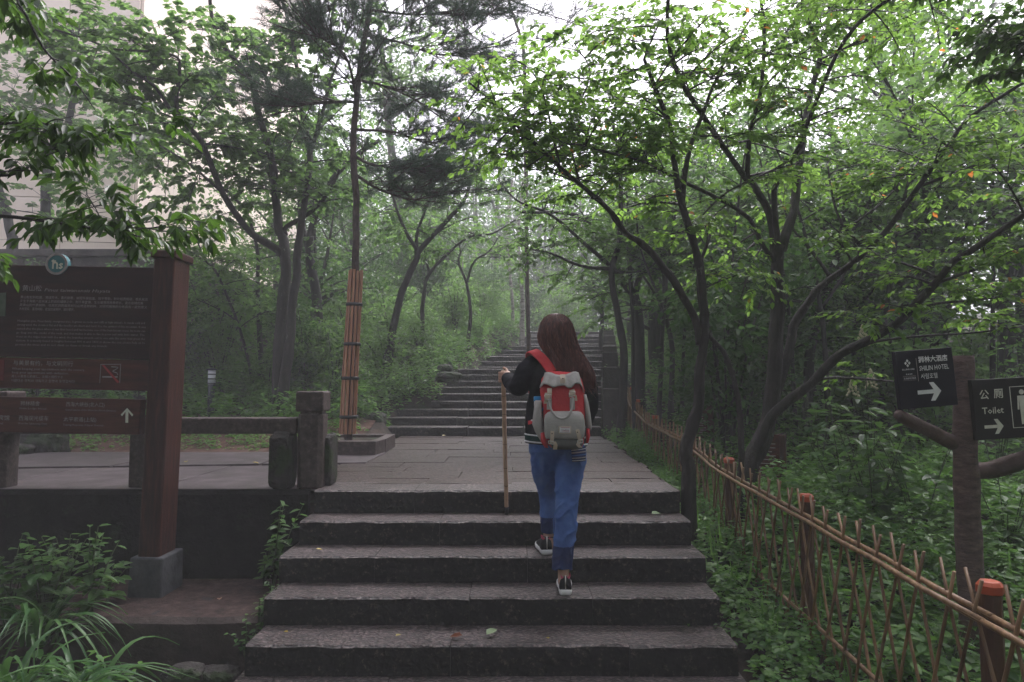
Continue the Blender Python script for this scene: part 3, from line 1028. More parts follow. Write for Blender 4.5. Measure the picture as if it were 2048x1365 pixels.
for i, (ln, x1) in enumerate([('Huangshan pine, Pinus family, evergreen tree. It grows on rocks and cliffs at high altitude. It stands cold and', 290),
                              ('strong wind; the crown is flat and the needles are short and hard. It is the symbol of this mountain. It was', 292),
                              ('named after the place where it was first found and has become one of the best known trees. Its roots can', 291),
                              ('go deep into the cracks of the rock, and that makes it able to live in poor soil with little water. The', 290),
                              ('trees on the ridges lean with the wind; the branches stretch out to one side like arms that greet the', 291),
                              ('visitors. It is mostly found at heights between 800 m and 1800 m above the sea; please help us to', 291),
                              ('protect the trees and do not climb on them or break any branch.', 216)]):
    tfit(ln, 35 - i * .5, x1, 645.5 + i * 7.9, 6.0, LY, M['print_dim'], bd)
flat_poly([(-14, 590), (12, 588), (11, 635), (-15, 636)], mk('photo_print', [(0.3, (0.05, 0.08, 0.05)), (0.7, (0.10, 0.12, 0.09))], 30, 4, .4, 0), bd, 'picture_plate', LY)
NY = YB + .005
tfit('与美景有约，与文明同行', 28, 148, 732, 11, NY, M['print_dim'], nb)
tfit('When keeping your appointment with the scenery,', 26, 172, 741.5, 6.5, NY, M['print_dim'], nb)
tfit('keep your appointment with civilization.', 26, 140, 749, 6.5, NY, M['print_dim'], nb)
tfit('美しい景色と約束し、文明と同行する', 25, 128, 757, 6, NY, M['print_dim'], nb)
tfit('아름다운 경치와 약속하고 문명과 동행합시다', 24, 152, 765.5, 6.5, NY, M['print_dim'], nb)
for pl in ([(203.5, 727), (244, 726), (244, 727.2), (203.5, 728.2)], [(203.5, 727), (204.5, 727), (203, 765), (202, 765)], [(243, 726), (244, 726), (243, 764), (242, 764)]):
    flat_poly(pl, M['print_dim'], nb, 'sign_frame', NY)
flat_poly([(207, 751), (238, 750.5), (238, 753.5), (207, 754)], M['print_dim'], nb, 'cigarette_mark', NY)
mb = MB()
mb.tube(smooth_path([P(x, y, NY - .001) for x, y in ((238, 748), (236, 744), (228, 741), (234, 737), (238, 733), (225, 732))], [.0028] * 6)[0], [.0028] * 21, 4)
mb.build('smoke_mark', M['print_dim'], nb)
flat_poly([(206, 729), (211, 729), (241.5, 762), (238, 764.5)], M['print_red'], nb, 'red_bar', NY - .003)
flat_poly([(-16, 722), (11, 722), (10, 764), (-17, 764)], mk('red_plate', [(0.3, (0.13, 0.02, 0.02)), (0.7, (0.17, 0.03, 0.03))], 20, 3, .4, 0), nb, 'red_plate', NY)
DY = YB - .031
tfit('狮林精舍', 44, 83, 812, 10, DY, M['print_dim'], db)
tfit('Shilin Lodge Hotel', 42, 96, 820, 5, DY, M['print_dim'], db)
tfit('西海大峡谷(北入口)', 135, 213, 812, 10, DY, M['print_dim'], db)
tfit('Grand Canyon of the West Sea (North Entrance)', 134, 236, 821, 5, DY, M['print_dim'], db)
tfit('西海观光缆车', 41, 101, 842, 11, DY, M['print_dim'], db)
tfit('West Sea Sightseeing Tram', 40, 98, 850, 5, DY, M['print_dim'], db)
tfit('太平索道(上站)', 131, 197, 842, 10, DY, M['print_dim'], db)
tfit('Taiping Ropeway (Upper Station)', 130, 211, 851, 5, DY, M['print_dim'], db)
tfit('排云楼宾馆', -36, 23, 842, 11, DY, M['print_dim'], db)
tfit('Paiyunlou Hotel', -38, 10, 851, 5, DY, M['print_dim'], db)
flat_poly([(255.5, 843), (255.5, 821), (248.5, 830), (246, 827), (258.5, 813.5), (271, 827), (268.5, 830), (261, 821), (261, 843)], M['print_cream'], db, 'arrow', DY + .002)
em = MB()
c0 = P(112, 529, YB)
R0 = 22 * YB / FPX


def disc(mb, c, r, y0, y1, n=28, r_in=0.0, m=0):
    o_ = [V((c.x + r * math.cos(2 * PI * i / n), y1, c.z + r * math.sin(2 * PI * i / n))) for i in range(n)]
    b_ = [V((p.x, y0, p.z)) for p in o_]
    if r_in:
        i_ = [V((c.x + r_in * math.cos(2 * PI * i / n), y1, c.z + r_in * math.sin(2 * PI * i / n))) for i in range(n)]
        i2 = [V((p.x, y0, p.z)) for p in i_]
        mb.rings([b_, o_, i_, i2], cap=False, m=m)
    else:
        mb.rings([b_, o_], cap=True, m=m)


disc(em, c0, R0, YB + .03, YB - .004)
emb = em.build('emblem', M['teal'], sg, smooth=False)
em = MB()
disc(em, c0, R0 * 1.0, YB, YB - .0075, r_in=R0 * .80)
em.build('emblem_ring', M['print_dim'], emb, smooth=False)
tfit('ħs', 101, 124, 538, 24, YB - .0065, M['print_cream'], emb, bold=.002)

sg.rotation_euler = (0, .02, 0)      # the board leans a little
sg.location.x -= .035

# ------------------------------------------------------------------ stone railing
rl = thing('stone_railing', (-1.5, 4.9, 0), 'stone railing with a square capped pillar and one long beam at the landing corner', 'railing')


def pillar(cx, w=.178):
    z2, z1 = P(620, 783, 4.82).z, P(620, 826, 4.82).z
    mb = MB()
    h = w / 2
    c = .03
    oc = [(-h + c, -h), (h - c, -h), (h, -h + c), (h, h - c), (h - c, h), (-h + c, h), (-h, h - c), (-h, -h + c)]
    mb.prism([(cx + x, 4.9 + y) for x, y in oc], 0.0, z1 - .012)
    p = mb.build('pillar', M['railstone'], rl, smooth=False, bevel=.006)
    mb = MB()
    mb.prism([(cx + x * .86, 4.9 + y * .86) for x, y in oc], z1 - .012, z1 + .008)
    mb.build('pillar_neck', M['railstone'], p, smooth=False)
    mb = MB()
    mb.box((cx, 4.9, (z1 + .008 + z2) / 2), (w + .018, w + .018, z2 - z1 - .008))
    mb.build('pillar_cap', M['railstone'], p, smooth=False, bevel=.012)
    return p


PXC = P(619, 880, 4.82).x
pillar(PXC)
pillar(P(-14, 880, 4.82).x)
zt_, zb_ = P(470, 836, 4.85).z, P(470, 868, 4.85).z
mb = MB()
xs_ = [P(-14, 850, 4.85).x + .09, P(290, 850, 4.85).x, PXC - .09]
for a, b in zip(xs_[:-1], xs_[1:]):
    mb = MB()
    mb.box(((a + b) / 2, 4.9, (zt_ + zb_) / 2), (b - a - .006, .15, zt_ - zb_))
    mb.build('beam', M['railstone'], rl, smooth=False, bevel=.01)
mb = MB()
mb.box((P(279, 900, 4.85).x, 4.9, zb_ / 2), (.12, .15, zb_ - .002))
mb.build('rail_leg', M['railstone'], rl, smooth=False, bevel=.01)


def boulder(name, c, r, seed, mat, label, cat='boulder', group=None, pw=.75, sub=4, parent=None):
    me = bpy.data.meshes.new(name)
    import bmesh
    bm = bmesh.new()
    bmesh.ops.create_icosphere(bm, subdivisions=sub, radius=1)
    for v in bm.verts:
        d = v.co.normalized()
        k = 1 + .28 * noise.noise(d * 1.4 + V((seed * 7.3, 0, 0))) + .12 * noise.noise(d * 3.5 + V((0, seed * 3.7, 0))) + .04 * noise.noise(d * 9)
        p = d * k
        p = V([math.copysign(abs(q) ** pw, q) for q in p]) + d * (.05 * noise.noise(d * 5 + V((seed, 0, 0))))
        v.co = V((p.x * r[0], p.y * r[1], p.z * r[2]))
    bm.to_mesh(me)
    bm.free()
    me.materials.append(mat)
    o = inst(name, me, parent, c)
    if parent is None: tag(o, label, cat, group)
    return o


boulder('brace_stone', V((P(566, 920, 4.85).x, 4.86, .19)), (.078, .11, .195), 1, M['boulder'], None, parent=rl, pw=.36)
boulder('brace_stone', V((P(652, 920, 4.95).x, 5.0, .18)), (.05, .11, .18), 5, M['boulder'], None, parent=rl, pw=.36)

# ------------------------------------------------------------------ planter with the wrapped pine
pk = thing('planter', (-1.62, 7.2, 0), 'low stone kerb planter around the foot of the bamboo-wrapped pine', 'planter')
xa, xb, xc = P(560, 900, 6.95).x, P(750, 900, 6.95).x, P(770, 895, 7.25).x
ty = P(700, 883, 6.95).z


def kerb(p, q, th=.1):
    d = (V((*q, 0)) - V((*p, 0)))
    n = V((-d.y, d.x, 0)).normalized() * th
    mb = MB()
    mb.prism([(p[0], p[1]), (q[0], q[1]), (q[0] + n.x, q[1] + n.y), (p[0] + n.x, p[1] + n.y)], 0.0, ty)
    mb.build('kerb_stone', M['railstone'], pk, smooth=False, bevel=.008)


kerb((xa, 6.95), ((xa + xb) / 2 - .003, 6.95))
kerb(((xa + xb) / 2 + .003, 6.95), (xb - .003, 6.95))
kerb((xb + .003, 6.953), (xc, 7.28))
kerb((xc + .001, 7.286), (xc - .02, 8.0))
kerb((xc - .03, 8.01), (xa, 8.01))
kerb((xa - .001, 8.0), (xa - .001, 6.953))
mb = MB()
mb.box(((xa + xc) / 2, 7.5, ty / 2 - .02), (xc - xa - .2, .9, ty - .03))
mb.build('planter_soil', M['soil'], pk, smooth=False)

# ------------------------------------------------------------------ bollard lamp
lc = P(421, 850, 9.3)
lz = ground(lc.x, 9.3)
lp = thing('bollard_lamp', (lc.x, 9.3, lz), 'short dark bollard lamp with white louvred head in the shrubs behind the railing', 'lamp')
zt2, zg = P(421, 741, 9.3).z, P(421, 769, 9.3).z


def cyl(mb, c, r, z0, z1, n=16, m=0):
    mb.rings([[V((c.x + r * math.cos(2 * PI * i / n), c.y + r * math.sin(2 * PI * i / n), z)) for i in range(n)] for z in (z0, z1)], m=m)


c3 = V((lc.x, 9.3, 0))
mb = MB(); cyl(mb, c3, .045, lz - .05, zg); mb.build('lamp_post', M['lamp_post'], lp, bevel=.003)
mb = MB(); cyl(mb, c3, .048, zg, zt2); mb.build('lamp_glass', M['lamp_glass'], lp)
for k in range(3):
    z = lerp(zg, zt2, (k + .15) / 3)
    mb = MB(); cyl(mb, c3, .054, z - .008, z + .008); mb.build('louvre', M['lamp_post'], lp, bevel=.002)
mb = MB()
mb.rings([[V((lc.x + r * math.cos(2 * PI * i / 16), 9.3 + r * math.sin(2 * PI * i / 16), z)) for i in range(16)] for r, z in ((.07, zt2), (.072, zt2 + .012), (.02, zt2 + .03))])
mb.build('lamp_cap', M['lamp_post'], lp)

# ------------------------------------------------------------------ dark block wall and pale building behind
bw = thing('block_wall', (-5.3, 10.6, 0), 'dark stone block wall running back below the pale building', 'wall')
WT = 2.72
rows = 7
for leg in ('front', 'side'):
    L = 5.0 if leg == 'front' else 9.0
    x = 0.0
    for r in range(rows):
        z0, z1 = lerp(-.2, WT, r / rows), lerp(-.2, WT, (r + 1) / rows)
        x = -.3 * (r % 2)
        while x < L:
            w = rs.uniform(.7, 1.1)
            a, b = max(x, 0), min(x + w, L)
            if b - a > .08:
                dp = rs.uniform(0, .03)
                mb = MB()
                if leg == 'front': mb.box((-5.3 - (a + b) / 2, 10.6 + .15 - dp, (z0 + z1) / 2), (b - a - .015, .3, z1 - z0 - .015))
                else: mb.box((-5.3 - .152 + dp, 10.6 + .31 + (a + b) / 2, (z0 + z1) / 2), (.3, b - a - .015, z1 - z0 - .015))
                mb.build('wall_block', M['wallstone'], bw, smooth=False, bevel=.01)
            x += w
mb = MB()
mb.box((-7.9, 10.8, WT / 2), (5.1, .2, WT - .02))
mb.box((-5.52, 15.4, WT / 2), (.2, 9, WT - .02))
mb.build('wall_core', M['joint'], bw, smooth=False)
mb = MB()
mb.box((-7.9, 10.74, WT + .06), (5.3, .42, .11))
mb.build('coping', M['wallstone'], bw, smooth=False, bevel=.01)
mb = MB()
mb.box((-5.44, 15.5, WT + .06), (.42, 9.1, .11))
mb.build('coping', M['wallstone'], bw, smooth=False, bevel=.01)

bx, by = P(258, 700, 14.5).x, 14.5
bg = thing('building', (bx, by, 1.2), 'tall pale cream panelled building fading in the mist behind the left trees', 'building')
dirv = V((P(800, 700, 10).x - 0, 10, 0)).normalized()          # the side wall runs back along this line
nrmv = V((dirv.y, -dirv.x, 0))
BZ0, BZ1, SL = -.3, 22.0, 23.0
mb = MB()
p0 = V((bx, by, 0)); p1 = p0 + dirv * SL; p2 = p1 - nrmv * 14; p3 = p0 - nrmv * 14
mb.prism([(p3.x, p3.y), (p0.x, p0.y), (p1.x, p1.y), (p2.x, p2.y)], BZ0, BZ1)
mb.build('facade', M['facade_joint'], bg, smooth=False)
Rb = Matrix((nrmv, dirv, V((0, 0, 1)))).transposed()          # local x = out of the side wall, y = along it


def panel_mesh(w, h, th=.06):
    mb = MB()
    mb.box((0, 0, 0), (w - .016, th, h - .016))
    return mb.mesh('wall_panel', M['cream_panel'], smooth=False)


RH = .92
pm_f = panel_mesh(1.4, RH)
win_rows = {(8, c) for c in (2, 3, 7)} | {(4, c) for c in (3, 7)} | {(5, c) for c in (3, 7)} | {(9, c) for c in (2, 3, 7)}
for r in range(18):
    z = BZ0 + 2.2 + (r + .5) * RH
    for c in range(10):
        q = p0 - nrmv * ((c + .5) * 1.4) - dirv * .03 + V((0, 0, z))
        m4 = Matrix.Rotation(math.atan2(nrmv.y, nrmv.x), 4, 'Z')
        m4.translation = q
        if (r, c) in win_rows:
            if (r - 1, c) in win_rows: continue
            two = (r + 1, c) in win_rows
            hh = RH * (2 if two else 1)
            q2 = q + V((0, 0, RH / 2 if two else 0))
            mm = m4.copy(); mm.translation = q2
            mb = MB()
            for sx in (-1, 1): mb.box((sx * .64, 0, 0), (.1, .1, hh - .05))
            for sz in (-1, 0, 1): mb.box((0, 0, sz * (hh / 2 - .07)), (1.18, .1, .09))
            w_ = inst('window', mb.mesh('window', M['metal_grey'], smooth=False), bg, None, mat4=mm)
            mb = MB(); mb.box((0, .02, 0), (1.2, .02, hh - .2))
            inst('pane', mb.mesh('pane', M['glass'], smooth=False), w_, None, mat4=Matrix.Translation(ORG[w_]))
            bpy.data.objects[-1] if False else None
        else:
            inst('wall_panel', pm_f, bg, None, mat4=m4)
pm_s = panel_mesh(SL / 10, RH * 1.5)
for r in range(12):
    z = BZ0 + 2.2 + (r + .5) * RH * 1.5
    for c in range(10):
        q = p0 + dirv * ((c + .5) * SL / 10) + nrmv * .03 + V((0, 0, z))
        m4 = Matrix.Rotation(math.atan2(dirv.y, dirv.x), 4, 'Z')
        m4.translation = q
        inst('wall_panel', pm_s, bg, None, mat4=m4)
mb = MB()
for sgn in (0,):
    mb.prism([(p3.x, p3.y), (p0.x + .2, p0.y - .2), (p1.x + .2, p1.y + .2), (p2.x, p2.y)], BZ1 + .002, BZ1 + .35)
mb.build('roof', M['cream_panel'], bg, smooth=False)

# ------------------------------------------------------------------ low mossy wall beside the upper steps
sw = thing('side_wall', (1.5, 9.7, 0), 'low dark mossy wall edging the right side of the upper steps', 'wall')
yy = 9.7
while yy < 19.4:
    L = rs.uniform(.7, 1.0)
    xr = float(np.interp(yy, [u[0] for u in UP], [u[1] for u in UPX]))
    xr2 = float(np.interp(yy + L, [u[0] for u in UP], [u[1] for u in UPX]))
    z = float(np.interp(yy + L / 2, [u[0] for u in UP], [u[1] for u in UP]))
    mb = MB()
    a = math.atan2(xr2 - xr, L)
    h = .40 + rs.uniform(-.03, .03)
    mb.box(((xr + xr2) / 2 + .15, yy + L / 2, z + h / 2 - .3), (.26, L - .012, h + .6), Matrix.Rotation(-a, 3, 'Z'))
    mb.build('wall_stone', M['wallstone'], sw, smooth=False, bevel=.02)
    yy += L

# ------------------------------------------------------------------ bamboo fence
fn = thing('bamboo_fence', (1.66, 5, -.4), 'bamboo lattice fence with orange-capped posts running up along the right bank', 'fence')
FP = [(1950, 1165, 2.43), (1594, 990, 3.95), (1445, 917, 5.33), (1372, 861, 6.5), (1301, 832, 8.05), (1267, 800, 9.35), (1258, 775, 10.3)]
FPT = [P(*p) for p in FP]
FPT = [FPT[0] + (FPT[0] - FPT[1]) * .98] + FPT


def fence_x(y): return float(np.interp(y, [p.y for p in FPT], [p.x for p in FPT]))


def fence_z(y): return float(np.interp(y, [p.y for p in FPT], [p.z for p in FPT])) - .085


mpost = None
for k, p in enumerate(FPT):
    h = 1.0
    mb = MB()
    w = .038
    oc = [(w * math.cos(PI / 8 + i * PI / 4), w * math.sin(PI / 8 + i * PI / 4)) for i in range(8)]
    mb.prism([(p.x + .05 + a, p.y + b) for a, b in oc], p.z - h, p.z - .035)
    po = mb.build('post', M['fence_post'], fn, smooth=False, bevel=.004)
    mb = MB()
    w = .043
    R = []
    for z, f in ((-.036, 1), (-.008, 1), (.006, .72), (.006, .0)):
        if f: R.append([V((p.x + .05 + w * f * math.cos(PI / 8 + i * PI / 4), p.y + w * f * math.sin(PI / 8 + i * PI / 4), p.z + z)) for i in range(8)])
    mb.rings(R)
    mb.build('cap', M['orange'], po, smooth=False, bevel=.003)
ys = [p.y for p in FPT]
for off, dz in ((0, 0.0), (-.036, -.012)):
    for a, b in zip(FPT[:-1], FPT[1:]):
        mb = MB()
        pts = [V((fence_x(t) + off - .01, t, fence_z(t) + dz + .004 * math.sin(t * 9))) for t in np.linspace(a.y - .1, b.y + .1, 6)]
        mb.tube(pts, [.012] * 6, 6)
        mb.build('rail', M['fence'], fn)
for a, b in zip(FPT[:4], FPT[1:5]):
    mb = MB()
    pts = [V((fence_x(t) - .018, t, fence_z(t) - .55)) for t in np.linspace(a.y - .1, b.y + .1, 6)]
    mb.tube(pts, [.011] * 6, 6)
    mb.build('rail', M['fence'], fn)
stick_mes = []
for v_ in range(5):
    mb = MB()
    r0_, bx_, by_ = rs.uniform(.0068, .0092), rs.uniform(-.018, .018), rs.uniform(-.012, .012)
    rg = []
    for z in (-.52, -.36, -.352, -.344, -.12, -.05, -.042, -.034, .18, .26, .268, .276, .42):
        k_ = 1.22 if z in (-.352, -.042, .268) else 1.0
        q_ = 1 - ((z + .05) / .47) ** 2
        rg.append([V((bx_ * q_ + r0_ * k_ * (1 - .18 * z) * math.cos(2 * PI * a / 6), by_ * q_ + r0_ * k_ * (1 - .18 * z) * math.sin(2 * PI * a / 6), z)) for a in range(6)])
    mb.rings(rg)
    stick_mes.append(mb.mesh('bamboo_stick', M['fence']))
t = FPT[0].y
while t < 10.2:
    for s_ in (-1, 1):
        lean = math.radians(rs.uniform(17, 22)) * s_
        top = V((fence_x(t) - .014 - .012 * s_, t + rs.uniform(-.012, .012), fence_z(t) - .325 + rs.uniform(-.02, .03)))
        dslope = math.atan2(fence_x(t + .2) - fence_x(t - .2), .4)
        # crossing point sits just under the top rail: rotate about it
        m4 = Matrix.Translation(V((top.x, top.y, fence_z(t) - .05))) @ Matrix.Rotation(-dslope, 4, 'Z') @ Matrix.Rotation(lean, 4, 'X') @ Matrix.Translation(V((0, 0, -.25 + rs.uniform(-.02, .02))))
        inst('bamboo_stick', rs.choice(stick_mes), fn, None, mat4=m4)
    t += rs.uniform(.150, .175)

# ------------------------------------------------------------------ carved direction post, right
dp_c = P(1938, 1100, 3.55)
dz0 = ground(dp_c.x, 3.55)
dpst = thing('direction_post', (dp_c.x, 3.55, dz0), 'branching tree-like post with a navy hotel sign and an olive toilet sign, behind the fence', 'signpost')
mb = MB()
tp = P(1925, 712, 3.55)
pts = [V((dp_c.x + .01, 3.55, dz0 - .1)), V((dp_c.x + .0, 3.55, lerp(dz0, tp.z, .3))), V((dp_c.x + .0, 3.55, lerp(dz0, tp.z, .62))), V((tp.x, 3.55, tp.z - .2)), tp]
pt2, rr = smooth_path(pts, [.066, .060, .058, .052, .050], 6)
mb.tube(pt2, rr, 14, wob=.14)
mb.build('post', M['post_wood'], dpst)


def arm(pts, rad):
    mb = MB()
    a, r = smooth_path(pts, rad, 5)
    mb.tube(a, r, 12, wob=.12)
    mb.build('arm', M['post_wood_side'], dpst)


arm([P(1945, 903, 3.585), P(1905, 886, 3.565), P(1865, 865, 3.53), P(1815, 840, 3.47), P(1795, 828, 3.45)], [.036, .040, .034, .032, .024])
arm([P(1925, 942, 3.58), P(1985, 940, 3.56), P(2060, 915, 3.45), P(2130, 890, 3.42)], [.042, .046, .044, .040])


def signboard(name, cpx, w, h, Y, yaw, roll, mat):
    c = P(*cpx, Y)
    R = Matrix.Rotation(yaw, 3, 'Z') @ Matrix.Rotation(roll, 3, 'Y')
    mb = MB()
    mb.box(c, (w, .028, h), R)
    o = mb.build(name, mat, dpst, smooth=False, bevel=.003)
    return o, c, R


def on(c, R, x, z, y=-.0165): return c + R @ V((x, y, z))


def print_poly(o, c, R, pts, mat, name):
    mb = MB()
    n = len(pts)
    mb.v += [on(c, R, x, z, -.0155) for x, z in pts] + [on(c, R, x, z, -.0175) for x, z in pts]
    mb.face(tuple(range(n)))
    mb.face(tuple(n + i for i in range(n - 1, -1, -1)))
    for i in range(n):
        j = (i + 1) % n
        mb.face((i, n + i, n + j, j))
    return mb.build(name, mat, o, smooth=False)


def arrow(o, c, R, cx, cz, s, mat):
    print_poly(o, c, R, [(cx + s * a, cz + s * b) for a, b in ((-1, -.16), (.38, -.16), (.05, -.75), (.42, -.75), (1, 0), (.42, .75), (.05, .75), (.38, .16), (-1, .16))], mat, 'arrow')


RX = Matrix.Rotation(PI / 2, 3, 'X')
HO, hc, hR = signboard('hotel_sign', (1849, 757), .305, .292, 3.46, math.radians(4), math.radians(-4.5), M['sign_navy'])
for body, x, z, sz, w, bo in (('狮林大酒店', -.034, .083, .034, .155, .0006), ('SHILIN HOTEL', -.034, .040, .034, .157, .0003), ('사림호텔', -.030, .000, .030, .088, 0),
                              ('黄山狮林大酒店', -.125, .048, .010, .066, 0), ('★★★★', -.108, .024, .010, .036, 0), ('北海景区酒店', -.122, .003, .009, .066, 0)):
    text(body, on(hc, hR, x, z), sz, M['print_white'], HO, w, rot=hR @ RX, bold=bo)
print_poly(HO, hc, hR, [(-.046, -.012), (-.044, -.012), (-.044, .105), (-.046, .105)], M['print_dim'], 'rule_line')
for z in (.018, .014, -.004): print_poly(HO, hc, hR, [(-.124, z), (-.056, z), (-.056, z + .0012), (-.124, z + .0012)], M['print_dim'], 'rule_line')
cx, cz = -.093, .083
for (a, b) in ((0, .012), (0, -.012), (.010, 0), (-.010, 0)):
    print_poly(HO, hc, hR, [(cx + a - .006, cz + b), (cx + a, cz + b - .008), (cx + a + .006, cz + b), (cx + a, cz + b + .008)], M['print_white'], 'emblem')
arrow(HO, hc, hR, .006, -.068, .062, M['print_white'])
TO, tc_, tR = signboard('toilet_sign', (2036, 815), .49, .305, 3.50, math.radians(3), math.radians(-3.2), M['sign_olive'])
for body, x, z, sz, w, bo in (('公', -.212, .056, .052, None, .0008), ('厕', -.136, .058, .052, None, .0008), ('Toilet', -.205, -.022, .046, .114, .0006)):
    text(body, on(tc_, tR, x, z), sz, M['print_cream'], TO, w, rot=tR @ RX, bold=bo)
arrow(TO, tc_, tR, -.150, -.088, .050, M['print_cream'])
for pl in ([(-.05, -.102), (-.047, -.102), (-.047, .108), (-.05, .108)], [(.20, -.102), (.203, -.102), (.203, .108), (.20, .108)], [(-.047, .105), (.20, .105), (.20, .108), (-.047, .108)], [(-.047, -.102), (.20, -.102), (.20, -.099), (-.047, -.099)]):
    print_poly(TO, tc_, tR, pl, M['print_cream'], 'frame_line')


def pict(cx, skirt):
    ring = [(cx + .013 * math.cos(2 * PI * i / 16), .078 + .013 * math.sin(2 * PI * i / 16)) for i in range(16)]
    print_poly(TO, tc_, tR, ring, M['print_cream'], 'figure_head')
    if skirt:
        pl = [(-.012, .06), (-.03, .0), (-.02, -.004), (-.028, -.04), (-.012, -.04), (-.012, -.085), (-.002, -.085), (-.002, -.04), (.002, -.04), (.002, -.085), (.012, -.085), (.012, -.04), (.028, -.04), (.02, -.004), (.03, .0), (.012, .06)]
    else:
        pl = [(-.024, .06), (-.028, -.01), (-.020, -.01), (-.017, .04), (-.015, .04), (-.013, -.085), (-.002, -.085), (-.001, -.02), (.001, -.02), (.002, -.085), (.013, -.085), (.015, .04), (.017, .04), (.020, -.01), (.028, -.01), (.024, .06)]
    print_poly(TO, tc_, tR, [(cx + a, b) for a, b in pl], M['print_cream'], 'figure')


pict(.012, False)
pict(.14, True)
print_poly(TO, tc_, tR, [(.073, -.09), (.076, -.09), (.076, .095), (.073, .095)], M['print_cream'], 'rule_line')

# brown tree-name panels behind the fence
for (px, py, d, w, h, yaw, lab) in ((1538, 935, 6.1, .20, .58, -.5, 'dark brown text panel beside the fork-trunked tree behind the fence'),
                                    (1403, 842, 7.6, .17, .42, -.4, 'small brown text panel half hidden by the knotted trunk at the fence')):
    c = P(px, py, d)
    gz = ground(c.x, d)
    pn = thing('text_panel', (c.x, d, gz), lab, 'sign')
    R = Matrix.Rotation(yaw, 3, 'Z')
    mb = MB(); mb.box(c, (w, .04, h), R); pb = mb.build('panel', M['wood_band'], pn, smooth=False, bevel=.004)
    mb = MB(); mb.box(V((c.x, d, 0)) + R @ V((w / 2 + .02, 0, 0)) + V((0, 0, c.z - .1)), (.05, .07, h + .2), R); mb.build('post', M['wood_sign'], pn, smooth=False, bevel=.005)
    mb = MB()
    for k in range(12):
        z = h * (.36 - k * .06)
        mb.box(c + R @ V((-.01 - .015 * (k % 3 == 2), -.022, z)), (w * .7 - .03 * (k % 3 == 2), .002, .007), R)
    mb.build('lettering_rows', M['print_dim'], pb, smooth=False)


# ================================================================== trees
def zg(px, py, d):
    c = P(px, py, d)
    return V((c.x, d, ground(c.x, d) - .05))


# --- fork-trunked tree behind the fence (right)
t = Tree('broadleaf_tree', 'large fork-trunked tree behind the fence, lowest limbs sweeping right over the signs', 'tree', zg(1490, 990, 5.7))
b0 = t.base
LF = (.35, 5, .55, .42, .10, 7, 11, .070)
t.limb([b0, P(1495, 940, 5.7), P(1528, 870, 5.7), P(1548, 780, 5.7), P(1555, 640, 5.7), P(1556, 540, 5.65), P(1560, 490, 5.6)], .135, .068, 10, px=False)
t.limb([(1552, 520, 5.65), (1540, 430, 5.6), (1505, 368, 5.5), (1490, 355, 5.45), (1402, 227, 5.1), (1365, 168, 4.95), (1336, 80, 4.8), (1340, -40, 4.6)], .055, .018, 8, (.3, 9, .6, .45, .1, 9, 15, .055))
t.limb([(1494, 356, 5.45), (1499, 271, 5.3), (1521, 183, 5.2), (1528, 48, 5.0), (1512, -40, 4.9)], .036, .014, 7, (.3, 8, .6, .45, .1, 9, 15, .055))
t.limb([(1558, 510, 5.6), (1548, 395, 5.55), (1557, 363, 5.5), (1598, 293, 5.3), (1638, 190, 5.1), (1689, 80, 4.8), (1766, 7, 4.6), (1850, -30, 4.4)], .042, .014, 8, (.4, 10, .6, .45, .1, 9, 15, .055))
t.limb([(1563, 500, 5.6), (1590, 403, 5.75), (1598, 337, 5.8), (1609, 256, 5.85), (1627, 165, 5.9), (1640, 106, 5.9), (1620, 48, 5.9), (1598, -20, 5.9)], .065, .022, 9, (.55, 7, .6, .45, .1, 9, 15, .055))
t.limb([(1638, 110, 5.9), (1653, 58, 5.9), (1660, -20, 5.9)], .03, .016, 7, (.3, 4, .5, .42, .1, 9, 15, .055))
t.limb([P(1515, 905, 5.7), P(1543, 833, 5.55), P(1622, 768, 5.35), P(1679, 710, 5.2), P(1749, 675, 5.0), P(1806, 636, 4.85), P(1868, 570, 4.7), P(1903, 526, 4.6), P(1938, 504, 4.5), P(2048, 429, 4.3), P(2160, 350, 4.1)], .068, .024, 9, (.45, 9, .55, .42, .1, 9, 15, .055), px=False)
t.limb([(1700, 705, 5.15), (1749, 684, 5.05), (1850, 672, 5.0), (1947, 666, 4.95), (2048, 653, 4.9)], .022, .008, 6, (.5, 4, .4, .35, .08, 6, 10, .065))
t.limb([(1590, 790, 5.45), (1640, 759, 5.5), (1700, 757, 5.6), (1785, 763, 5.7)], .028, .012, 6, (.6, 2, .3, .25, .08, 5, 8, .06))
t.limb([(1800, 640, 4.87), (1860, 610, 4.9), (1960, 600, 4.95), (2060, 585, 5.0)], .022, .008, 6, (.5, 5, .4, .38, .08, 9, 14, .052))
t.limb([(1870, 568, 4.7), (1950, 540, 4.75), (2050, 510, 4.8)], .02, .008, 6, (.5, 5, .4, .38, .08, 9, 14, .052))
t.limb([P(1530, 880, 5.75), P(1578, 697, 5.8), P(1587, 653, 5.8), P(1622, 596, 5.75), P(1635, 578, 5.75), P(1705, 526, 5.7), P(1763, 473, 5.6), P(1836, 374, 5.5), P(1894, 293, 5.4), P(1942, 234, 5.3), P(2048, 165, 5.1)], .066, .018, 9, (.5, 11, .6, .45, .1, 9, 15, .055), px=False)
t.limb([(1836, 374, 5.5), (1940, 335, 5.4), (2060, 290, 5.3)], .022, .010, 6, (.3, 6, .5, .42, .1, 9, 15, .055))
t.limb([(1660, 555, 5.75), (1612, 487, 5.9), (1588, 460, 5.95), (1560, 400, 6.1)], .028, .012, 6, (.6, 3, .4, .35, .1, 6, 10, .062))
t.limb([(1719, 491, 5.65), (1680, 440, 5.75), (1660, 365, 5.9), (1655, 310, 6.0)], .024, .010, 6, (.5, 5, .5, .42, .1, 9, 15, .055))
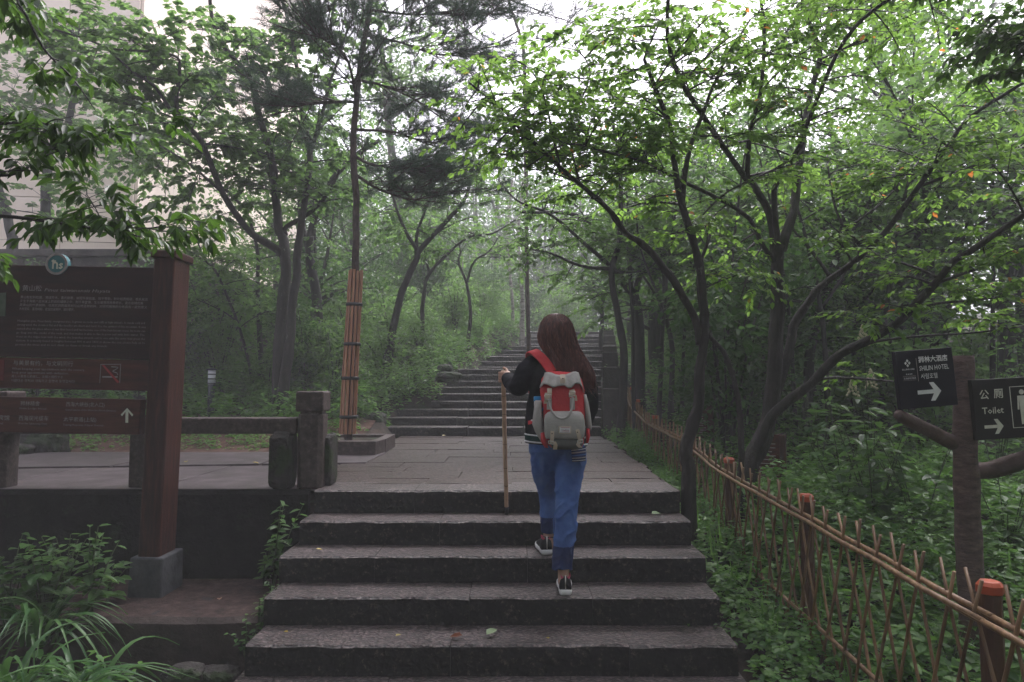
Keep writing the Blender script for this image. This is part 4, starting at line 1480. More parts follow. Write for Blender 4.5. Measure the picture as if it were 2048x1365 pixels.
t.limb([(1699, 455, 5.7), (1770, 400, 5.8), (1840, 320, 6.0)], .02, .009, 6, (.5, 4, .5, .42, .1, 9, 15, .055))
t.limb([(1553, 530, 5.65), (1525, 491, 5.5), (1499, 438, 5.3), (1437, 398, 5.1), (1347, 355, 4.9), (1295, 326, 4.8), (1211, 304, 4.65), (1131, 289, 4.5), (1054, 335, 4.4)], .036, .008, 7, (.35, 12, .4, .36, .08, 9, 15, .052))
for (px, py, d) in ((1700, 60, 4.9), (1800, 100, 4.9), (1760, 160, 5.3), (1880, 90, 4.6), (1500, 40, 5.0), (1420, 90, 4.9), (1320, 40, 4.7), (1250, 90, 4.8), (1450, 180, 5.1), (1560, 120, 5.5),
                    (1720, 330, 5.8), (1800, 330, 5.7), (1880, 400, 5.4), (1960, 350, 5.3), (2020, 240, 5.1), (1960, 160, 5.2), (1700, 230, 5.6), (1780, 240, 5.5), (1390, 20, 4.8), (1590, 30, 5.3), (1640, 20, 5.6),
                    (1410, 455, 5.3), (1370, 480, 5.3), (1455, 510, 5.4), (1440, 570, 5.3), (1480, 600, 5.3), (1250, 260, 4.6), (1180, 250, 4.6), (1120, 330, 4.5), (1290, 300, 4.8), (1960, 470, 4.7), (2020, 400, 4.5), (1920, 300, 5.3)):
    t.tuft(px, py, d, .45, .10, 9, 15, .055)
t.done('leaf_bright', 'bark_lichen')

# --- knotted tree standing at the fence
t = Tree('broadleaf_tree', 'slim knotted tree rising through the fence line, long limb arching left over the path', 'tree', V((P(1375, 990, 5.0).x, 5.0, -.75)))
b0 = t.base
t.limb([b0, P(1378, 960, 5.0), P(1370, 905, 5.0), P(1380, 860, 5.0), P(1395, 816, 5.0), P(1400, 740, 5.0), P(1407, 658, 5.0), P(1402, 548, 5.0), P(1385, 480, 4.95), P(1363, 410, 4.9), P(1350, 330, 4.9), P(1340, 256, 4.85), P(1314, 190, 4.8), P(1288, 118, 4.75)], .085, .02, 10, (.6, 10, .6, .42, .1, 9, 15, .055), wob=.4, px=False)
t.limb([(1364, 412, 4.9), (1372, 337, 4.95), (1387, 275, 5.0), (1409, 220, 5.05), (1424, 176, 5.1), (1457, 110, 5.1), (1500, 40, 5.1)], .034, .012, 7, (.35, 8, .55, .42, .1, 9, 15, .055))
t.limb([P(1400, 690, 5.0), P(1389, 636, 5.0), P(1345, 561, 4.95), P(1292, 495, 4.9), P(1252, 469, 4.9), P(1226, 429, 4.85), P(1178, 385, 4.8), P(1134, 348, 4.75), P(1065, 282, 4.65), P(1025, 242, 4.6), P(1006, 220, 4.6), P(937, 165, 4.5)], .048, .010, 8, (.5, 13, .45, .38, .07, 7, 12, .054), px=False)
t.limb([(1390, 640, 5.0), (1340, 545, 5.05), (1240, 455, 5.1), (1200, 398, 5.15), (1120, 345, 5.2), (1070, 330, 5.25)], .03, .008, 7, (.55, 6, .4, .36, .09, 9, 15, .052))
t.limb([(1120, 345, 4.75), (1090, 200, 4.7), (1060, 140, 4.65), (1010, 110, 4.6)], .014, .006, 5, (.2, 7, .4, .38, .07, 7, 12, .054))
t.limb([(1160, 370, 4.8), (1140, 260, 4.85), (1180, 150, 4.9), (1150, 90, 4.9)], .014, .006, 5, (.2, 7, .45, .40, .09, 7, 11, .064))
for (px, py, d) in ((960, 150, 4.55), (1000, 200, 4.6), (930, 215, 4.5), (1040, 160, 4.65), (980, 270, 4.6), (1060, 230, 4.7), (1010, 320, 4.6), (1100, 270, 4.7), (960, 330, 4.7), (1180, 330, 4.8), (1230, 350, 4.8), (1200, 130, 4.85), (1250, 150, 4.8), (1300, 90, 4.75),
                    (1130, 180, 4.8), (1200, 60, 4.9), (1330, 30, 4.8), (920, 260, 4.5), (1340, 470, 5.0), (1290, 400, 4.95), (1240, 60, 4.9), (1170, 210, 4.9)):
    t.tuft(px, py, d, .42, .07, 7, 12, .054)
t.done('leaf_bright', 'bark_lichen')

# --- leaning stem between the two
t = Tree('sapling', 'thin lichen-spotted stem bending from the knotted trunk down to the forked tree', 'tree', zg(1483, 900, 5.5))
t.limb([t.base, P(1481, 870, 5.5), P(1477, 812, 5.5), P(1464, 746, 5.4), P(1446, 702, 5.3), P(1411, 658, 5.12), P(1396, 560, 5.12), P(1420, 470, 5.2)], .042, .018, 8, (.8, 3, .4, .3, .08, 6, 10, .06), px=False)
t.done('leaf_bright', 'bark_lichen')

# --- slim dark tree right of the upper steps
t = Tree('broadleaf_tree', 'slim dark tree right of the upper steps, forking above the woman', 'tree', zg(1243, 862, 8.6))
t.limb([t.base, P(1243, 840, 8.6), P(1249, 713, 8.6), P(1235, 632, 8.6), P(1223, 543, 8.6), P(1239, 483, 8.6), P(1241, 390, 8.6), P(1240, 330, 8.5), P(1225, 240, 8.4)], .10, .03, 8, (.6, 8, .7, .5, .12, 7, 12, .075), px=False)
t.limb([(1222, 538, 8.6), (1163, 533, 8.5), (1102, 507, 8.4), (1058, 499, 8.3)], .04, .014, 7, (.4, 6, .5, .42, .1, 9, 15, .055))
t.limb([(1218, 530, 8.6), (1159, 479, 8.4), (1102, 430, 8.2), (1042, 406, 8.0), (1010, 380, 7.9)], .045, .012, 7, (.35, 10, .6, .48, .11, 9, 15, .055))
t.limb([(1227, 545, 8.6), (1290, 540, 8.7), (1340, 500, 8.8)], .035, .014, 7, (.4, 5, .5, .45, .1, 9, 15, .055))
for (px, py, d) in ((1100, 470, 8.3), (1060, 440, 8.1), (1130, 560, 8.6), (1050, 540, 8.4), (1160, 440, 8.4), (1180, 600, 9.0), (1280, 440, 8.6), (1020, 480, 8.2), (1180, 390, 8.4), (1120, 390, 8.2)):
    t.tuft(px, py, d, .48, .12, 8, 12, .075)
t.done('leaf_mid', 'bark')

t = Tree('broadleaf_tree', 'thicker leaning trunk just behind the slim dark tree by the fence end', 'tree', zg(1279, 800, 10.2))
t.limb([t.base, P(1279, 790, 10.2), P(1275, 614, 10.2), P(1244, 561, 10.1), P(1200, 480, 9.9), P(1150, 430, 9.8), P(1040, 425, 9.6)], .16, .03, 9, (.6, 8, .8, .6, .14, 8, 12, .085), px=False)
t.limb([(1268, 600, 10.2), (1290, 500, 10.3), (1310, 400, 10.4), (1330, 280, 10.4)], .09, .03, 8, (.4, 9, .9, .65, .15, 8, 12, .085))
t.done('leaf_mid', 'bark')

# --- twin-trunked tree, left of the path behind the rail
t = Tree('broadleaf_tree', 'tall twin-trunked oak-like tree behind the railing and the boxed lamp, left side', 'tree', zg(560, 850, 9.2))
for_left = 1
LO = (.3, 6, .8, .55, .14, 10, 16, .076)
t.limb([t.base, P(556, 784, 9.2), P(560, 663, 9.2), P(571, 553, 9.2), P(569, 485, 9.2), P(557, 454, 9.2), P(553, 388, 9.1), P(546, 330, 9.0), P(527, 256, 8.9), P(513, 205, 8.8), P(502, 158, 8.7), P(450, 95, 8.5), P(425, 44, 8.4), P(418, -40, 8.2)], .145, .03, 10, (.55, 12, .9, .55, .14, 10, 16, .076), px=False)
t.limb([P(556, 830, 9.15), P(574, 736, 9.1), P(582, 645, 9.1), P(593, 535, 9.1), P(598, 480, 9.1), P(610, 400, 9.1), P(621, 304, 9.2), P(606, 238, 9.2), P(588, 95, 9.2), P(560, -20, 9.2)], .12, .03, 10, (.5, 11, .9, .55, .14, 10, 16, .076), px=False)
t.limb([(566, 510, 9.2), (549, 495, 9.1), (505, 469, 8.9), (458, 407, 8.6), (421, 330, 8.3), (399, 278, 8.1), (366, 245, 8.0), (352, 201, 7.9), (359, 143, 7.8), (344, 110, 7.7), (227, 99, 7.4)], .085, .018, 8, (.4, 13, .8, .5, .13, 10, 16, .076))
t.limb([(372, 250, 8.0), (341, 220, 7.9), (308, 172, 7.7), (264, 143, 7.5), (200, 90, 7.3), (110, 60, 7.1)], .04, .014, 7, (.3, 9, .8, .5, .13, 10, 16, .076))
t.limb([(570, 470, 9.2), (573, 454, 9.2), (621, 425, 9.1), (657, 385, 9.0), (680, 340, 8.9)], .065, .025, 8, (.6, 4, .6, .5, .12, 10, 16, .076))
t.limb([(621, 304, 9.2), (643, 234, 9.2), (657, 176, 9.2), (679, 113, 9.2), (700, 40, 9.2)], .05, .018, 7, (.4, 7, .8, .5, .13, 10, 16, .076))
t.limb([(450, 390, 8.6), (380, 330, 8.8), (300, 280, 9.0), (240, 250, 9.2)], .03, .012, 6, (.3, 7, .7, .5, .12, 10, 16, .076))
t.limb([(556, 440, 9.2), (530, 330, 9.6), (440, 220, 10), (390, 130, 10.3)], .05, .016, 7, (.4, 8, .9, .55, .14, 10, 16, .076))
for (px, py, d) in ((300, 40, 7.6), (380, 60, 8.0), (470, 60, 8.6), (420, 180, 8.6), (330, 150, 8.0), (480, 250, 9.0), (540, 140, 9.0), (640, 60, 9.2), (250, 170, 7.6), (180, 140, 7.4), (290, 230, 8.0), (420, 260, 8.6), (590, 200, 9.2), (470, 350, 8.8),
                    (400, 370, 8.8), (370, 430, 9.0), (430, 440, 9.0), (500, 410, 9.2), (640, 270, 9.2), (330, 400, 9.3), (260, 330, 8.6), (310, 340, 8.8), (520, 320, 9.0), (160, 50, 7.4), (90, 100, 7.3), (480, 140, 8.8), (200, 30, 7.5), (360, 100, 8.0), (270, 90, 7.5), (550, 60, 9.0), (440, 310, 8.7), (600, 330, 9.1)):
    t.tuft(px, py, d, .55, .15, 11, 16, .076)
t.done('leaf_mid', 'bark_lichen', T_HEART)

# --- trees between railing and wall on the left
t = Tree('broadleaf_tree', 'single dark trunk standing between the twin-trunked tree and the wrapped pine', 'tree', zg(637, 770, 11))
t.limb([t.base, P(637, 751, 11), P(633, 590, 11), P(618, 498, 11), P(640, 400, 11), P(690, 330, 11), P(760, 280, 11)], .16, .05, 9, (.6, 10, 1.0, .7, .25, 8, 12, .1), px=False)
t.limb([(620, 505, 11), (600, 420, 11.2), (610, 330, 11.3), (660, 220, 11.4)], .09, .03, 8, (.4, 9, 1.0, .7, .25, 8, 12, .1))
for (px, py, d) in ((660, 520, 11), (690, 580, 11.2), (640, 480, 10.8), (600, 560, 11.2)): t.tuft(px, py, d, .6, .2, 9, 12, .09)
t.done('leaf_mid', 'bark')
t = Tree('sapling', 'crooked thin dark tree in front of the block wall, beside the twin trunk', 'tree', zg(523, 790, 11))
t.limb([t.base, P(523, 766, 10.6), P(519, 663, 10.5), P(516, 590, 10.5), P(514, 498, 10.4), P(490, 420, 10.3), P(440, 370, 10.2)], .08, .03, 8, (.6, 8, .7, .55, .18, 8, 12, .09), px=False)
t.limb([(517, 610, 10.5), (560, 640, 10.3), (590, 620, 10.1)], .03, .012, 6, (.4, 4, .4, .4, .12, 7, 11, .08))
t.done('leaf_mid', 'bark')
t = Tree('sapling', 'leaning sapling with drooping leafy sprays in front of the dark block wall', 'tree', zg(505, 780, 10))
t.limb([t.base, P(505, 762, 9.9), P(479, 656, 9.8), P(435, 550, 9.6), P(410, 520, 9.5), P(390, 470, 9.4)], .045, .014, 7, (.4, 9, .6, .48, .14, 8, 12, .085), px=False)
t.limb([(470, 640, 9.8), (440, 620, 9.6), (395, 600, 9.4)], .02, .008, 6, (.4, 4, .4, .4, .1, 7, 11, .08))
for (px, py, d) in ((400, 520, 9.4), (450, 540, 9.6), (380, 560, 9.4), (440, 480, 9.5), (500, 560, 9.8), (530, 610, 10), (440, 650, 9.6)): t.tuft(px, py, d, .5, .14, 9, 12, .085)
t.done('leaf_mid', 'bark')

# --- pine with the bamboo wrap
t = Tree('pine_tree', 'pine with its lower trunk wrapped in brown bamboo slats, standing in the kerb planter', 'tree', V((P(698, 868, 7.4).x, 7.4, .05)))
PW = [t.base, P(697, 840, 7.4), P(704, 700, 7.4), P(711, 550, 7.4)]
t.limb(PW + [P(711, 500, 7.4), P(713, 400, 7.4), P(706, 330, 7.4), P(708, 250, 7.4), P(714, 180, 7.4), P(728, 90, 7.4), P(742, -10, 7.4), P(748, -160, 7.4)], .068, .045, 10, wob=.2, px=False)
pine_limbs = [[(712, 315, 7.4), (745, 330, 7.5), (790, 335, 7.6), (850, 345, 7.7)], [(712, 205, 7.4), (640, 205, 7.3), (590, 215, 7.2)], [(715, 160, 7.4), (767, 172, 7.6), (830, 200, 7.8), (900, 250, 8.0)],
              [(725, 70, 7.4), (800, 85, 7.6), (880, 110, 7.8), (950, 95, 7.9)], [(735, 20, 7.4), (830, 30, 7.5), (920, 20, 7.6)], [(712, 190, 7.4), (690, 110, 7.0), (640, 75, 6.8)],
              [(713, 260, 7.4), (790, 265, 7.8), (860, 290, 8.2), (900, 300, 8.4)], [(745, -100, 7.4), (840, -40, 7.6), (960, 10, 7.8)], [(711, 350, 7.4), (760, 380, 7.6), (830, 400, 7.8), (870, 380, 7.9)], [(740, -60, 7.4), (690, -20, 7.2), (660, 20, 7.0)]]
pl = LV()


def needle_tuft(c, axis_, n, ln, tint):
    a = np.array(V(axis_).normalized())
    d = nrm(a[None, :] * .75 + RNG.normal(0, .5, (n, 3)))
    pos = np.array(c)[None, :] + a[None, :] * RNG.uniform(-.08, .04, (n, 1)) + RNG.normal(0, .004, (n, 3))
    pl.add(pos, d, RNG.normal(size=(n, 3)), ln * RNG.uniform(.7, 1.1, n), np.clip(RNG.normal(tint, .15, n), 0, .92))


def pine_sprays(tree, limbs, n_sub=26, tw=9, ln=.125, nn=42):
    for L in limbs:
        path = tree.limb(L, .028, .010, 6)
        for _ in range(n_sub):
            i = random.randrange(len(path) // 5, len(path))
            a = path[i]
            dr = V((random.gauss(0, .6), random.gauss(0, .6), random.uniform(-.05, .5))) + (path[-1] - path[0]).normalized() * .7
            e = a + dr.normalized() * random.uniform(.3, .95)
            pt = bez(a, (a + e) / 2 + V((0, 0, -.03)), e, 4)
            tree.twig.tube(pt, [.007, .006, .005, .003], 4, cap=False)
            for k in range(tw):
                s_ = pt[random.randrange(1, 4)]
                dd = (e - a).normalized() + V((random.gauss(0, .6), random.gauss(0, .6), random.uniform(-.2, .6)))
                q = s_ + dd.normalized() * random.uniform(.06, .2)
                tree.twig.tube([s_, (s_ + q) / 2 + V((0, 0, .01)), q], [.004, .0035, .003], 3, cap=False)
                needle_tuft(q, dd + V((0, 0, .3)), nn, ln, random.uniform(.1, .8))


pine_sprays(t, pine_limbs)
root = t.done('leaf_mid', 'bark_pine')
pl.build('needles', M['needle'], root, T_NEEDLE)
# wrap: slats round the trunk, black bands
axp, axr = smooth_path([P(695, 868, 7.4), P(700, 760, 7.4), P(706, 650, 7.4), P(712, 543, 7.4)], [.083, .080, .076, .072], 4)
NS = 12
for k in range(NS):
    an = 2 * PI * k / NS
    mb = MB()
    path, w = [], []
    for p, r in zip(axp, axr):
        path.append(p + V((math.cos(an) * r, math.sin(an) * r, 0)))
        w.append(2 * PI * r / NS * .66)
    path[-1].z += random.uniform(-.01, .015)
    mb.ribbon(path, w, .012, V((-math.sin(an), math.cos(an), 0)))
    mb.build('bamboo_slat', M['bamboo_red'], root, smooth=False)
for py in (610, 689, 757, 834):
    px = np.interp(py, [543, 868], [712, 695])
    c = P(px, py, 7.4)
    r = float(np.interp(py, [543, 868], [.083, .094]))
    mb = MB()
    mb.rings([[V((c.x + rr_ * math.cos(2 * PI * i / 20), 7.4 + rr_ * math.sin(2 * PI * i / 20), c.z + dz)) for i in range(20)] for rr_, dz in ((r, -.018), (r + .006, -.012), (r + .006, .012), (r, .018))], cap=False)
    mb.build('band', M['band'], root)

# --- bare pine twigs hanging in at the top
t = Tree('pine_tree', 'thin half-bare pine rising behind the sprays above the woman, twiggy top', 'tree', zg(1058, 690, 13.5))
t.limb([t.base, P(1056, 640, 13.5), P(1052, 400, 13.5), P(1050, 200, 13.5), P(1046, 100, 13.5), P(1035, 55, 13.5), P(1012, -20, 13.5), P(990, -160, 13.4)], .07, .04, 8, px=False)
pl = LV()
pine_sprays(t, [[(1047, 110, 13.5), (1100, 90, 13.3), (1150, 20, 13)], [(1040, 60, 13.5), (980, 90, 13.2), (930, 60, 13)], [(1020, 0, 13.5), (1100, 30, 13.2), (1180, 60, 13)], [(1048, 150, 13.5), (980, 160, 13.5), (900, 120, 13.4)], [(1010, -40, 13.5), (930, -30, 13.4), (840, 20, 13.3)]], 16, 6, .12, 16)
root = t.done('leaf_mid', 'bark_pine')
pl.build('needles', M['needle'], root, T_NEEDLE)

# --- trees on the bank left of the upper steps
t = Tree('broadleaf_tree', 'dark trunk leaning right over the bank just behind the wrapped pine', 'tree', zg(765, 800, 11.2))
t.limb([t.base, P(772, 753, 11.2), P(784, 672, 11.2), P(804, 584, 11.2), P(833, 519, 11.2), P(840, 500, 11.2), P(893, 443, 11.2), P(933, 390, 11.2), P(950, 300, 11.2), P(1000, 240, 11.2)], .13, .03, 9, (.55, 8, .9, .6, .15, 8, 12, .09), px=False)
t.limb([(833, 511, 11.2), (837, 459, 11.3), (861, 386, 11.4), (870, 310, 11.5)], .055, .02, 7, (.4, 6, .8, .6, .15, 8, 12, .09))
t.limb([(836, 505, 11.2), (800, 440, 11), (780, 380, 10.9), (740, 340, 10.8)], .05, .02, 7, (.4, 6, .8, .6, .15, 8, 12, .09))
for (px, py, d) in ((850, 420, 11.3), (920, 360, 11.2), (800, 470, 11), (880, 470, 11.4), (760, 430, 11), (900, 320, 11.2)): t.tuft(px, py, d, .6, .18, 8, 12, .09)
t.done('leaf_mid', 'bark')
t = Tree('sapling', 'small Y-shaped dark tree on the ferny bank midway up the steps', 'tree', zg(937, 690, 14))
t.limb([t.base, P(937, 672, 14), P(941, 624, 14), P(933, 568, 14), P(917, 523, 14), P(921, 499, 14), P(900, 430, 14)], .075, .02, 8, (.6, 7, .8, .6, .2, 8, 12, .09), px=False)
t.limb([(933, 565, 14), (949, 523, 14), (978, 503, 14), (1000, 470, 14)], .045, .015, 7, (.4, 6, .7, .6, .2, 8, 12, .09))
t.done('leaf_mid', 'bark')
t = Tree('broadleaf_tree', 'grey arching tree leaning right above the bank, between the pine and the Y-shaped tree', 'tree', zg(843, 640, 12.8))
t.limb([t.base, P(847, 592, 12.8), P(857, 551, 12.8), P(893, 511, 12.8), P(937, 475, 12.8), P(986, 467, 12.8), P(1030, 440, 12.8)], .07, .02, 8, (.5, 9, .8, .6, .2, 8, 12, .09), px=False)
t.limb([(860, 548, 12.8), (850, 500, 12.9), (860, 440, 13)], .04, .015, 7, (.4, 5, .7, .6, .2, 8, 12, .09))
t.done('leaf_mid', 'bark')
for (px, py, d, x2, lab) in ((1043, 690, 18.5, 1042, 'pale spotted birch-like trunk at the left edge of the upper steps, the stouter of two'), (1024, 680, 19.5, 1021, 'thin pale trunk just left of the stouter spotted trunk by the steps')):
    t = Tree('pale_tree', lab, 'tree', zg(px, py, d))
    t.limb([t.base, P(px + 1, py - 20, d), P(px + 2, 620, d), P(x2, 560, d), P(x2 - 6, 470, d), P(x2 + 4, 360, d)], .13 if d < 19 else .09, .05, 8, (.5, 10, 1.3, .9, .4, 8, 12, .11), px=False)
    t.done('leaf_mid', 'bark_birch')
t = Tree('sapling', 'small dark tree leaning over the right edge of the topmost steps', 'tree', zg(1205, 690, 17))
t.limb([t.base, P(1202, 670, 17), P(1205, 612, 17), P(1190, 580, 17), P(1178, 530, 17), P(1150, 480, 17)], .10, .03, 8, (.5, 10, 1.1, .8, .3, 8, 12, .1), px=False)
t.limb([(1204, 610, 17), (1220, 560, 17), (1225, 500, 17)], .05, .02, 7, (.4, 6, 1.0, .7, .3, 8, 12, .1))
t.done('leaf_mid', 'bark')

# --- misty trees in front of the building
t = Tree('broadleaf_tree', 'misty grey trunk standing before the pale building, left of the twin-trunked tree', 'tree', zg(90, 560, 12.5))
t.limb([t.base, P(90, 480, 12.5), P(94, 352, 12.5), P(106, 293, 12.5), P(132, 264, 12.5), P(150, 150, 12.4), P(140, 40, 12.3)], .16, .06, 9, (.5, 10, 1.1, .7, .2, 8, 11, .11), px=False)
t.limb([(110, 292, 12.5), (150, 290, 12.4), (212, 289, 12.2), (260, 260, 12)], .07, .025, 7, (.4, 6, .8, .6, .2, 8, 11, .11))
t.limb([(98, 330, 12.5), (60, 260, 12.6), (20, 200, 12.8)], .06, .025, 7, (.4, 6, .9, .6, .2, 8, 11, .11))
for (px, py, d) in ((60, 60, 12.3), (120, 100, 12.3), (40, 150, 12.5), (180, 330, 12), (240, 340, 12), (150, 200, 12.3), (60, 220, 12.4), (110, 180, 12.4), (230, 200, 12.2), (30, 300, 12.4), (170, 400, 12), (80, 390, 12.2), (290, 280, 12), (210, 130, 12.3), (330, 320, 11.9), (20, 20, 12.3), (200, 60, 12.4), (290, 370, 11.8)): t.tuft(px, py, d, .9, .25, 14, 15, .10)
t.done('leaf_mid', 'bark', T_HEART)
t = Tree('broadleaf_tree', 'second misty trunk at the far left, behind the top of the brown board', 'tree', zg(25, 600, 11.4))
t.limb([t.base, P(26, 500, 11.4), P(22, 470, 11.4), P(5, 400, 11.4), P(-30, 300, 11.4), P(-20, 150, 11.4)], .15, .06, 9, (.5, 8, 1, .7, .25, 8, 11, .11), px=False)
t.done('leaf_mid', 'bark', T_HEART)

# --- dark trunks in the wood behind the fence
for (pts, r, lab) in (([(1613, 921, 9), (1617, 745, 9), (1640, 614, 9), (1675, 504, 9), (1690, 400, 9), (1660, 250, 9)], .13, 'dark straight trunk in the shrubs behind the forked tree'),
                      ([(2040, 800, 10), (2040, 600, 10), (2030, 470, 10), (1993, 421, 10), (1913, 414, 10), (1836, 399, 10), (1760, 380, 10)], .14, 'tree behind the signs with one long level limb pointing left'),
                      ([(1342, 800, 9.5), (1345, 700, 9.5), (1330, 620, 9.5), (1325, 520, 9.5), (1300, 400, 9.5)], .075, 'slender crooked trunk behind the fence end, left of the knotted tree'),
                      ([(1430, 820, 10), (1425, 700, 10), (1428, 560, 10), (1460, 430, 10), (1440, 300, 10)], .085, 'straight dark trunk seen between the knotted and the forked tree')):
    c = pts[0]
    t = Tree('woodland_tree', lab, 'tree', zg(c[0], c[1], c[2]))
    t.limb([t.base] + [P(*p) for p in pts], r, r * .35, 8, (.5, 16, 1.2, .75, .22, 8, 12, .1), px=False)
    a = pts[len(pts) // 2]
    t.limb([a, (a[0] + 60, a[1] - 90, a[2] + .2), (a[0] + 80, a[1] - 200, a[2] + .3)], r * .5, r * .2, 7, (.4, 8, 1, .7, .2, 8, 12, .1))
    t.limb([a, (a[0] - 50, a[1] - 80, a[2] - .2), (a[0] - 110, a[1] - 190, a[2] - .3)], r * .45, r * .2, 7, (.4, 8, 1, .7, .2, 8, 12, .1))
    t.done('leaf_mid', 'bark')


# --- thin upright stems in the wood
random.seed(99)
for i, (px, d) in enumerate(((1268, 9.0), (1318, 8.2), (1362, 9.4), (1450, 8.0), (1476, 9.6), (1590, 8.6), (1660, 7.6), (1702, 9.2), (1760, 8.1), (1812, 9.0), (1880, 8.4), (1985, 8.8))):
    t = Tree('sapling', 'x', 'tree', zg(px, 800, d), 'thin stems in the wood')
    dx = random.uniform(-60, 60)
    t.limb([t.base, P(px + dx * .1, 760, d), P(px + dx * .3, 620, d), P(px + dx * .8, 480, d), P(px + dx * 1.5, 340, d), P(px + dx * 2.2, 250, d)], random.uniform(.045, .075), .012, 6, (.45, 9, .7, .5, .14, 7, 12, .08), px=False)
    t.limb([(px + dx * .3, 620, d), (px + dx * .3 + random.uniform(-90, 90), 500, d + .2), (px + dx * .3 + random.uniform(-140, 140), 400, d + .3)], .03, .01, 5, (.4, 5, .6, .45, .14, 7, 12, .08))
    t.done('leaf_mid', 'bark')

# --- generic woodland trees, built once per kind then copied
def wood_tree(name, seed, h, cr, nl, ls, mat, stems=1):
    random.seed(seed)
    root = thing(name, (0, 0, 0), None, 'tree')
    wood, lv = MB(), LV()
    tips = []
    for s_ in range(stems):
        a0 = random.uniform(0, 6.28)
        lean = V((math.cos(a0), math.sin(a0), 0)) * random.uniform(.02, .12) * h
        p = [V((0, 0, -.4)), V((random.gauss(0, .06), random.gauss(0, .06), h * .2)), lean * .5 + V((0, 0, h * .5)), lean + V((random.gauss(0, .2), random.gauss(0, .2), h * .85))]
        path, rad = smooth_path(p, [.02 * h, .015 * h, .010 * h, .003 * h], 4)
        wood.tube(path, rad, 7, wob=.3)
        for k in range(9):
            i = random.randrange(len(path) // 3, len(path))
            an = random.uniform(0, 6.28)
            L = cr * random.uniform(.5, 1.05)
            e = path[i] + V((math.cos(an) * L, math.sin(an) * L, L * random.uniform(.15, .9)))
            m_ = (path[i] + e) / 2 + V((0, 0, .12 * L))
            bp = bez(path[i], m_, e, 5)
            wood.tube(bp, [rad[i] * .5 * (1 - j * .2) + .005 for j in range(5)], 5, cap=False)
            tips += [e, m_.lerp(e, .4), m_]
        tips.append(path[-1])
    per = max(8, nl // (len(tips) * 3))
    for e in tips:
        for q in range(3):
            c = e + V((random.gauss(0, .35), random.gauss(0, .35), random.gauss(0, .22))) * cr * .5
            scatter_leaves(lv, c, (cr * .34, cr * .34, cr * .12), per, ls, (random.uniform(0, .4), random.uniform(.5, .92)))
    wood.build('trunk', M['bark'], root)
    lv.build('foliage', M[mat], root, T_RHOMB)
    return root


def copy_tree(o):
    c = o.copy(); COL.objects.link(c)
    for ch in list(o.children):
        d = ch.copy(); COL.objects.link(d); d.parent = c
    return c


protos = [wood_tree('woodland_tree', 11, 7.0, 2.0, 5200, .12, 'leaf_mid'), wood_tree('woodland_tree', 12, 6.0, 1.7, 4600, .11, 'leaf_dark', 2), wood_tree('woodland_tree', 13, 8.5, 2.2, 5600, .12, 'leaf_mid'),
          wood_tree('woodland_tree', 14, 4.2, 1.5, 4200, .10, 'leaf_dark', 2), wood_tree('woodland_tree', 15, 5.2, 1.6, 4400, .11, 'leaf_mid', 3)]
random.seed(21)
used = set()


def place_tree(k, x, y, sc, rz, label, group):
    o = protos[k]
    if k in used: o = copy_tree(o)
    used.add(k)
    o.location = (x, y, ground(x, y))
    o.rotation_euler = (0, 0, rz)
    o.scale = (sc, sc, sc * random.uniform(.92, 1.1))
    o['label'] = label
    o['group'] = group
    return o


GR = ('misty leafy tree standing in the wood behind the bamboo fence', 'trees in the wood behind the fence')
GL = ('misty leafy tree on the slope left of the upper steps', 'trees on the left slope')
GT = ('fog-greyed tree beyond the top of the steps', 'trees beyond the steps')
spots_r = [(3.6, 9.6, 3, .9), (5.2, 8.6, 4, .9), (6.8, 9.4, 1, .9), (4.6, 11.5, 0, .85), (2.6, 12.2, 4, .9), (7.2, 12.5, 2, .8), (4.3, 14.5, 3, 1), (6.2, 15.5, 1, .95), (9.2, 11, 4, 1), (9.5, 15, 0, .9), (5.2, 18.5, 1, .9), (7.2, 18.5, 1, 1.05), (4.4, 22, 4, .9), (6, 23.5, 4, 1.1), (11.5, 20, 2, .9), (10, 25, 0, 1), (13.5, 16.5, 1, 1), (12.5, 12.5, 3, 1.2), (3.0, 16.6, 3, 1), (8.3, 7.6, 3, 1)]
for i, (x, y, k, s_) in enumerate(spots_r): place_tree(k, x, y, s_, i * 1.7, *GR)
spots_l = [(-3.6, 12.6, 3, .8), (-3.9, 16.3, 3, 1), (-2.6, 19.6, 3, .8), (-4.6, 20, 4, .8), (-3.4, 25, 4, .9), (-4.4, 14.2, 3, 1), (-6.3, 18, 0, .75), (-5.8, 24, 4, 1)]
for i, (x, y, k, s_) in enumerate(spots_l): place_tree(k, x, y, s_, i * 2.1, *GL)
tall = [(8.2, 14, 2, 1.3), (-3.8, 22, 2, 1.4), (6.6, 25, 2, 1.3)]
for i, (x, y, k, s_) in enumerate(tall): place_tree(k, x, y, s_, i * 2.7, *(GL if x < 1 else GR))
spots_t = [(-.8, 30, 3, 1), (4.9, 29.5, 3, 1), (-2.6, 33, 1, .8), (1.6, 37, 3, 1.1), (-4.6, 36, 1, 1), (7.2, 32, 4, .9), (6.2, 38, 1, 1), (9, 36, 1, 1.1)]
for i, (x, y, k, s_) in enumerate(spots_t): place_tree(k, x, y, s_, i * 1.3, *GT)

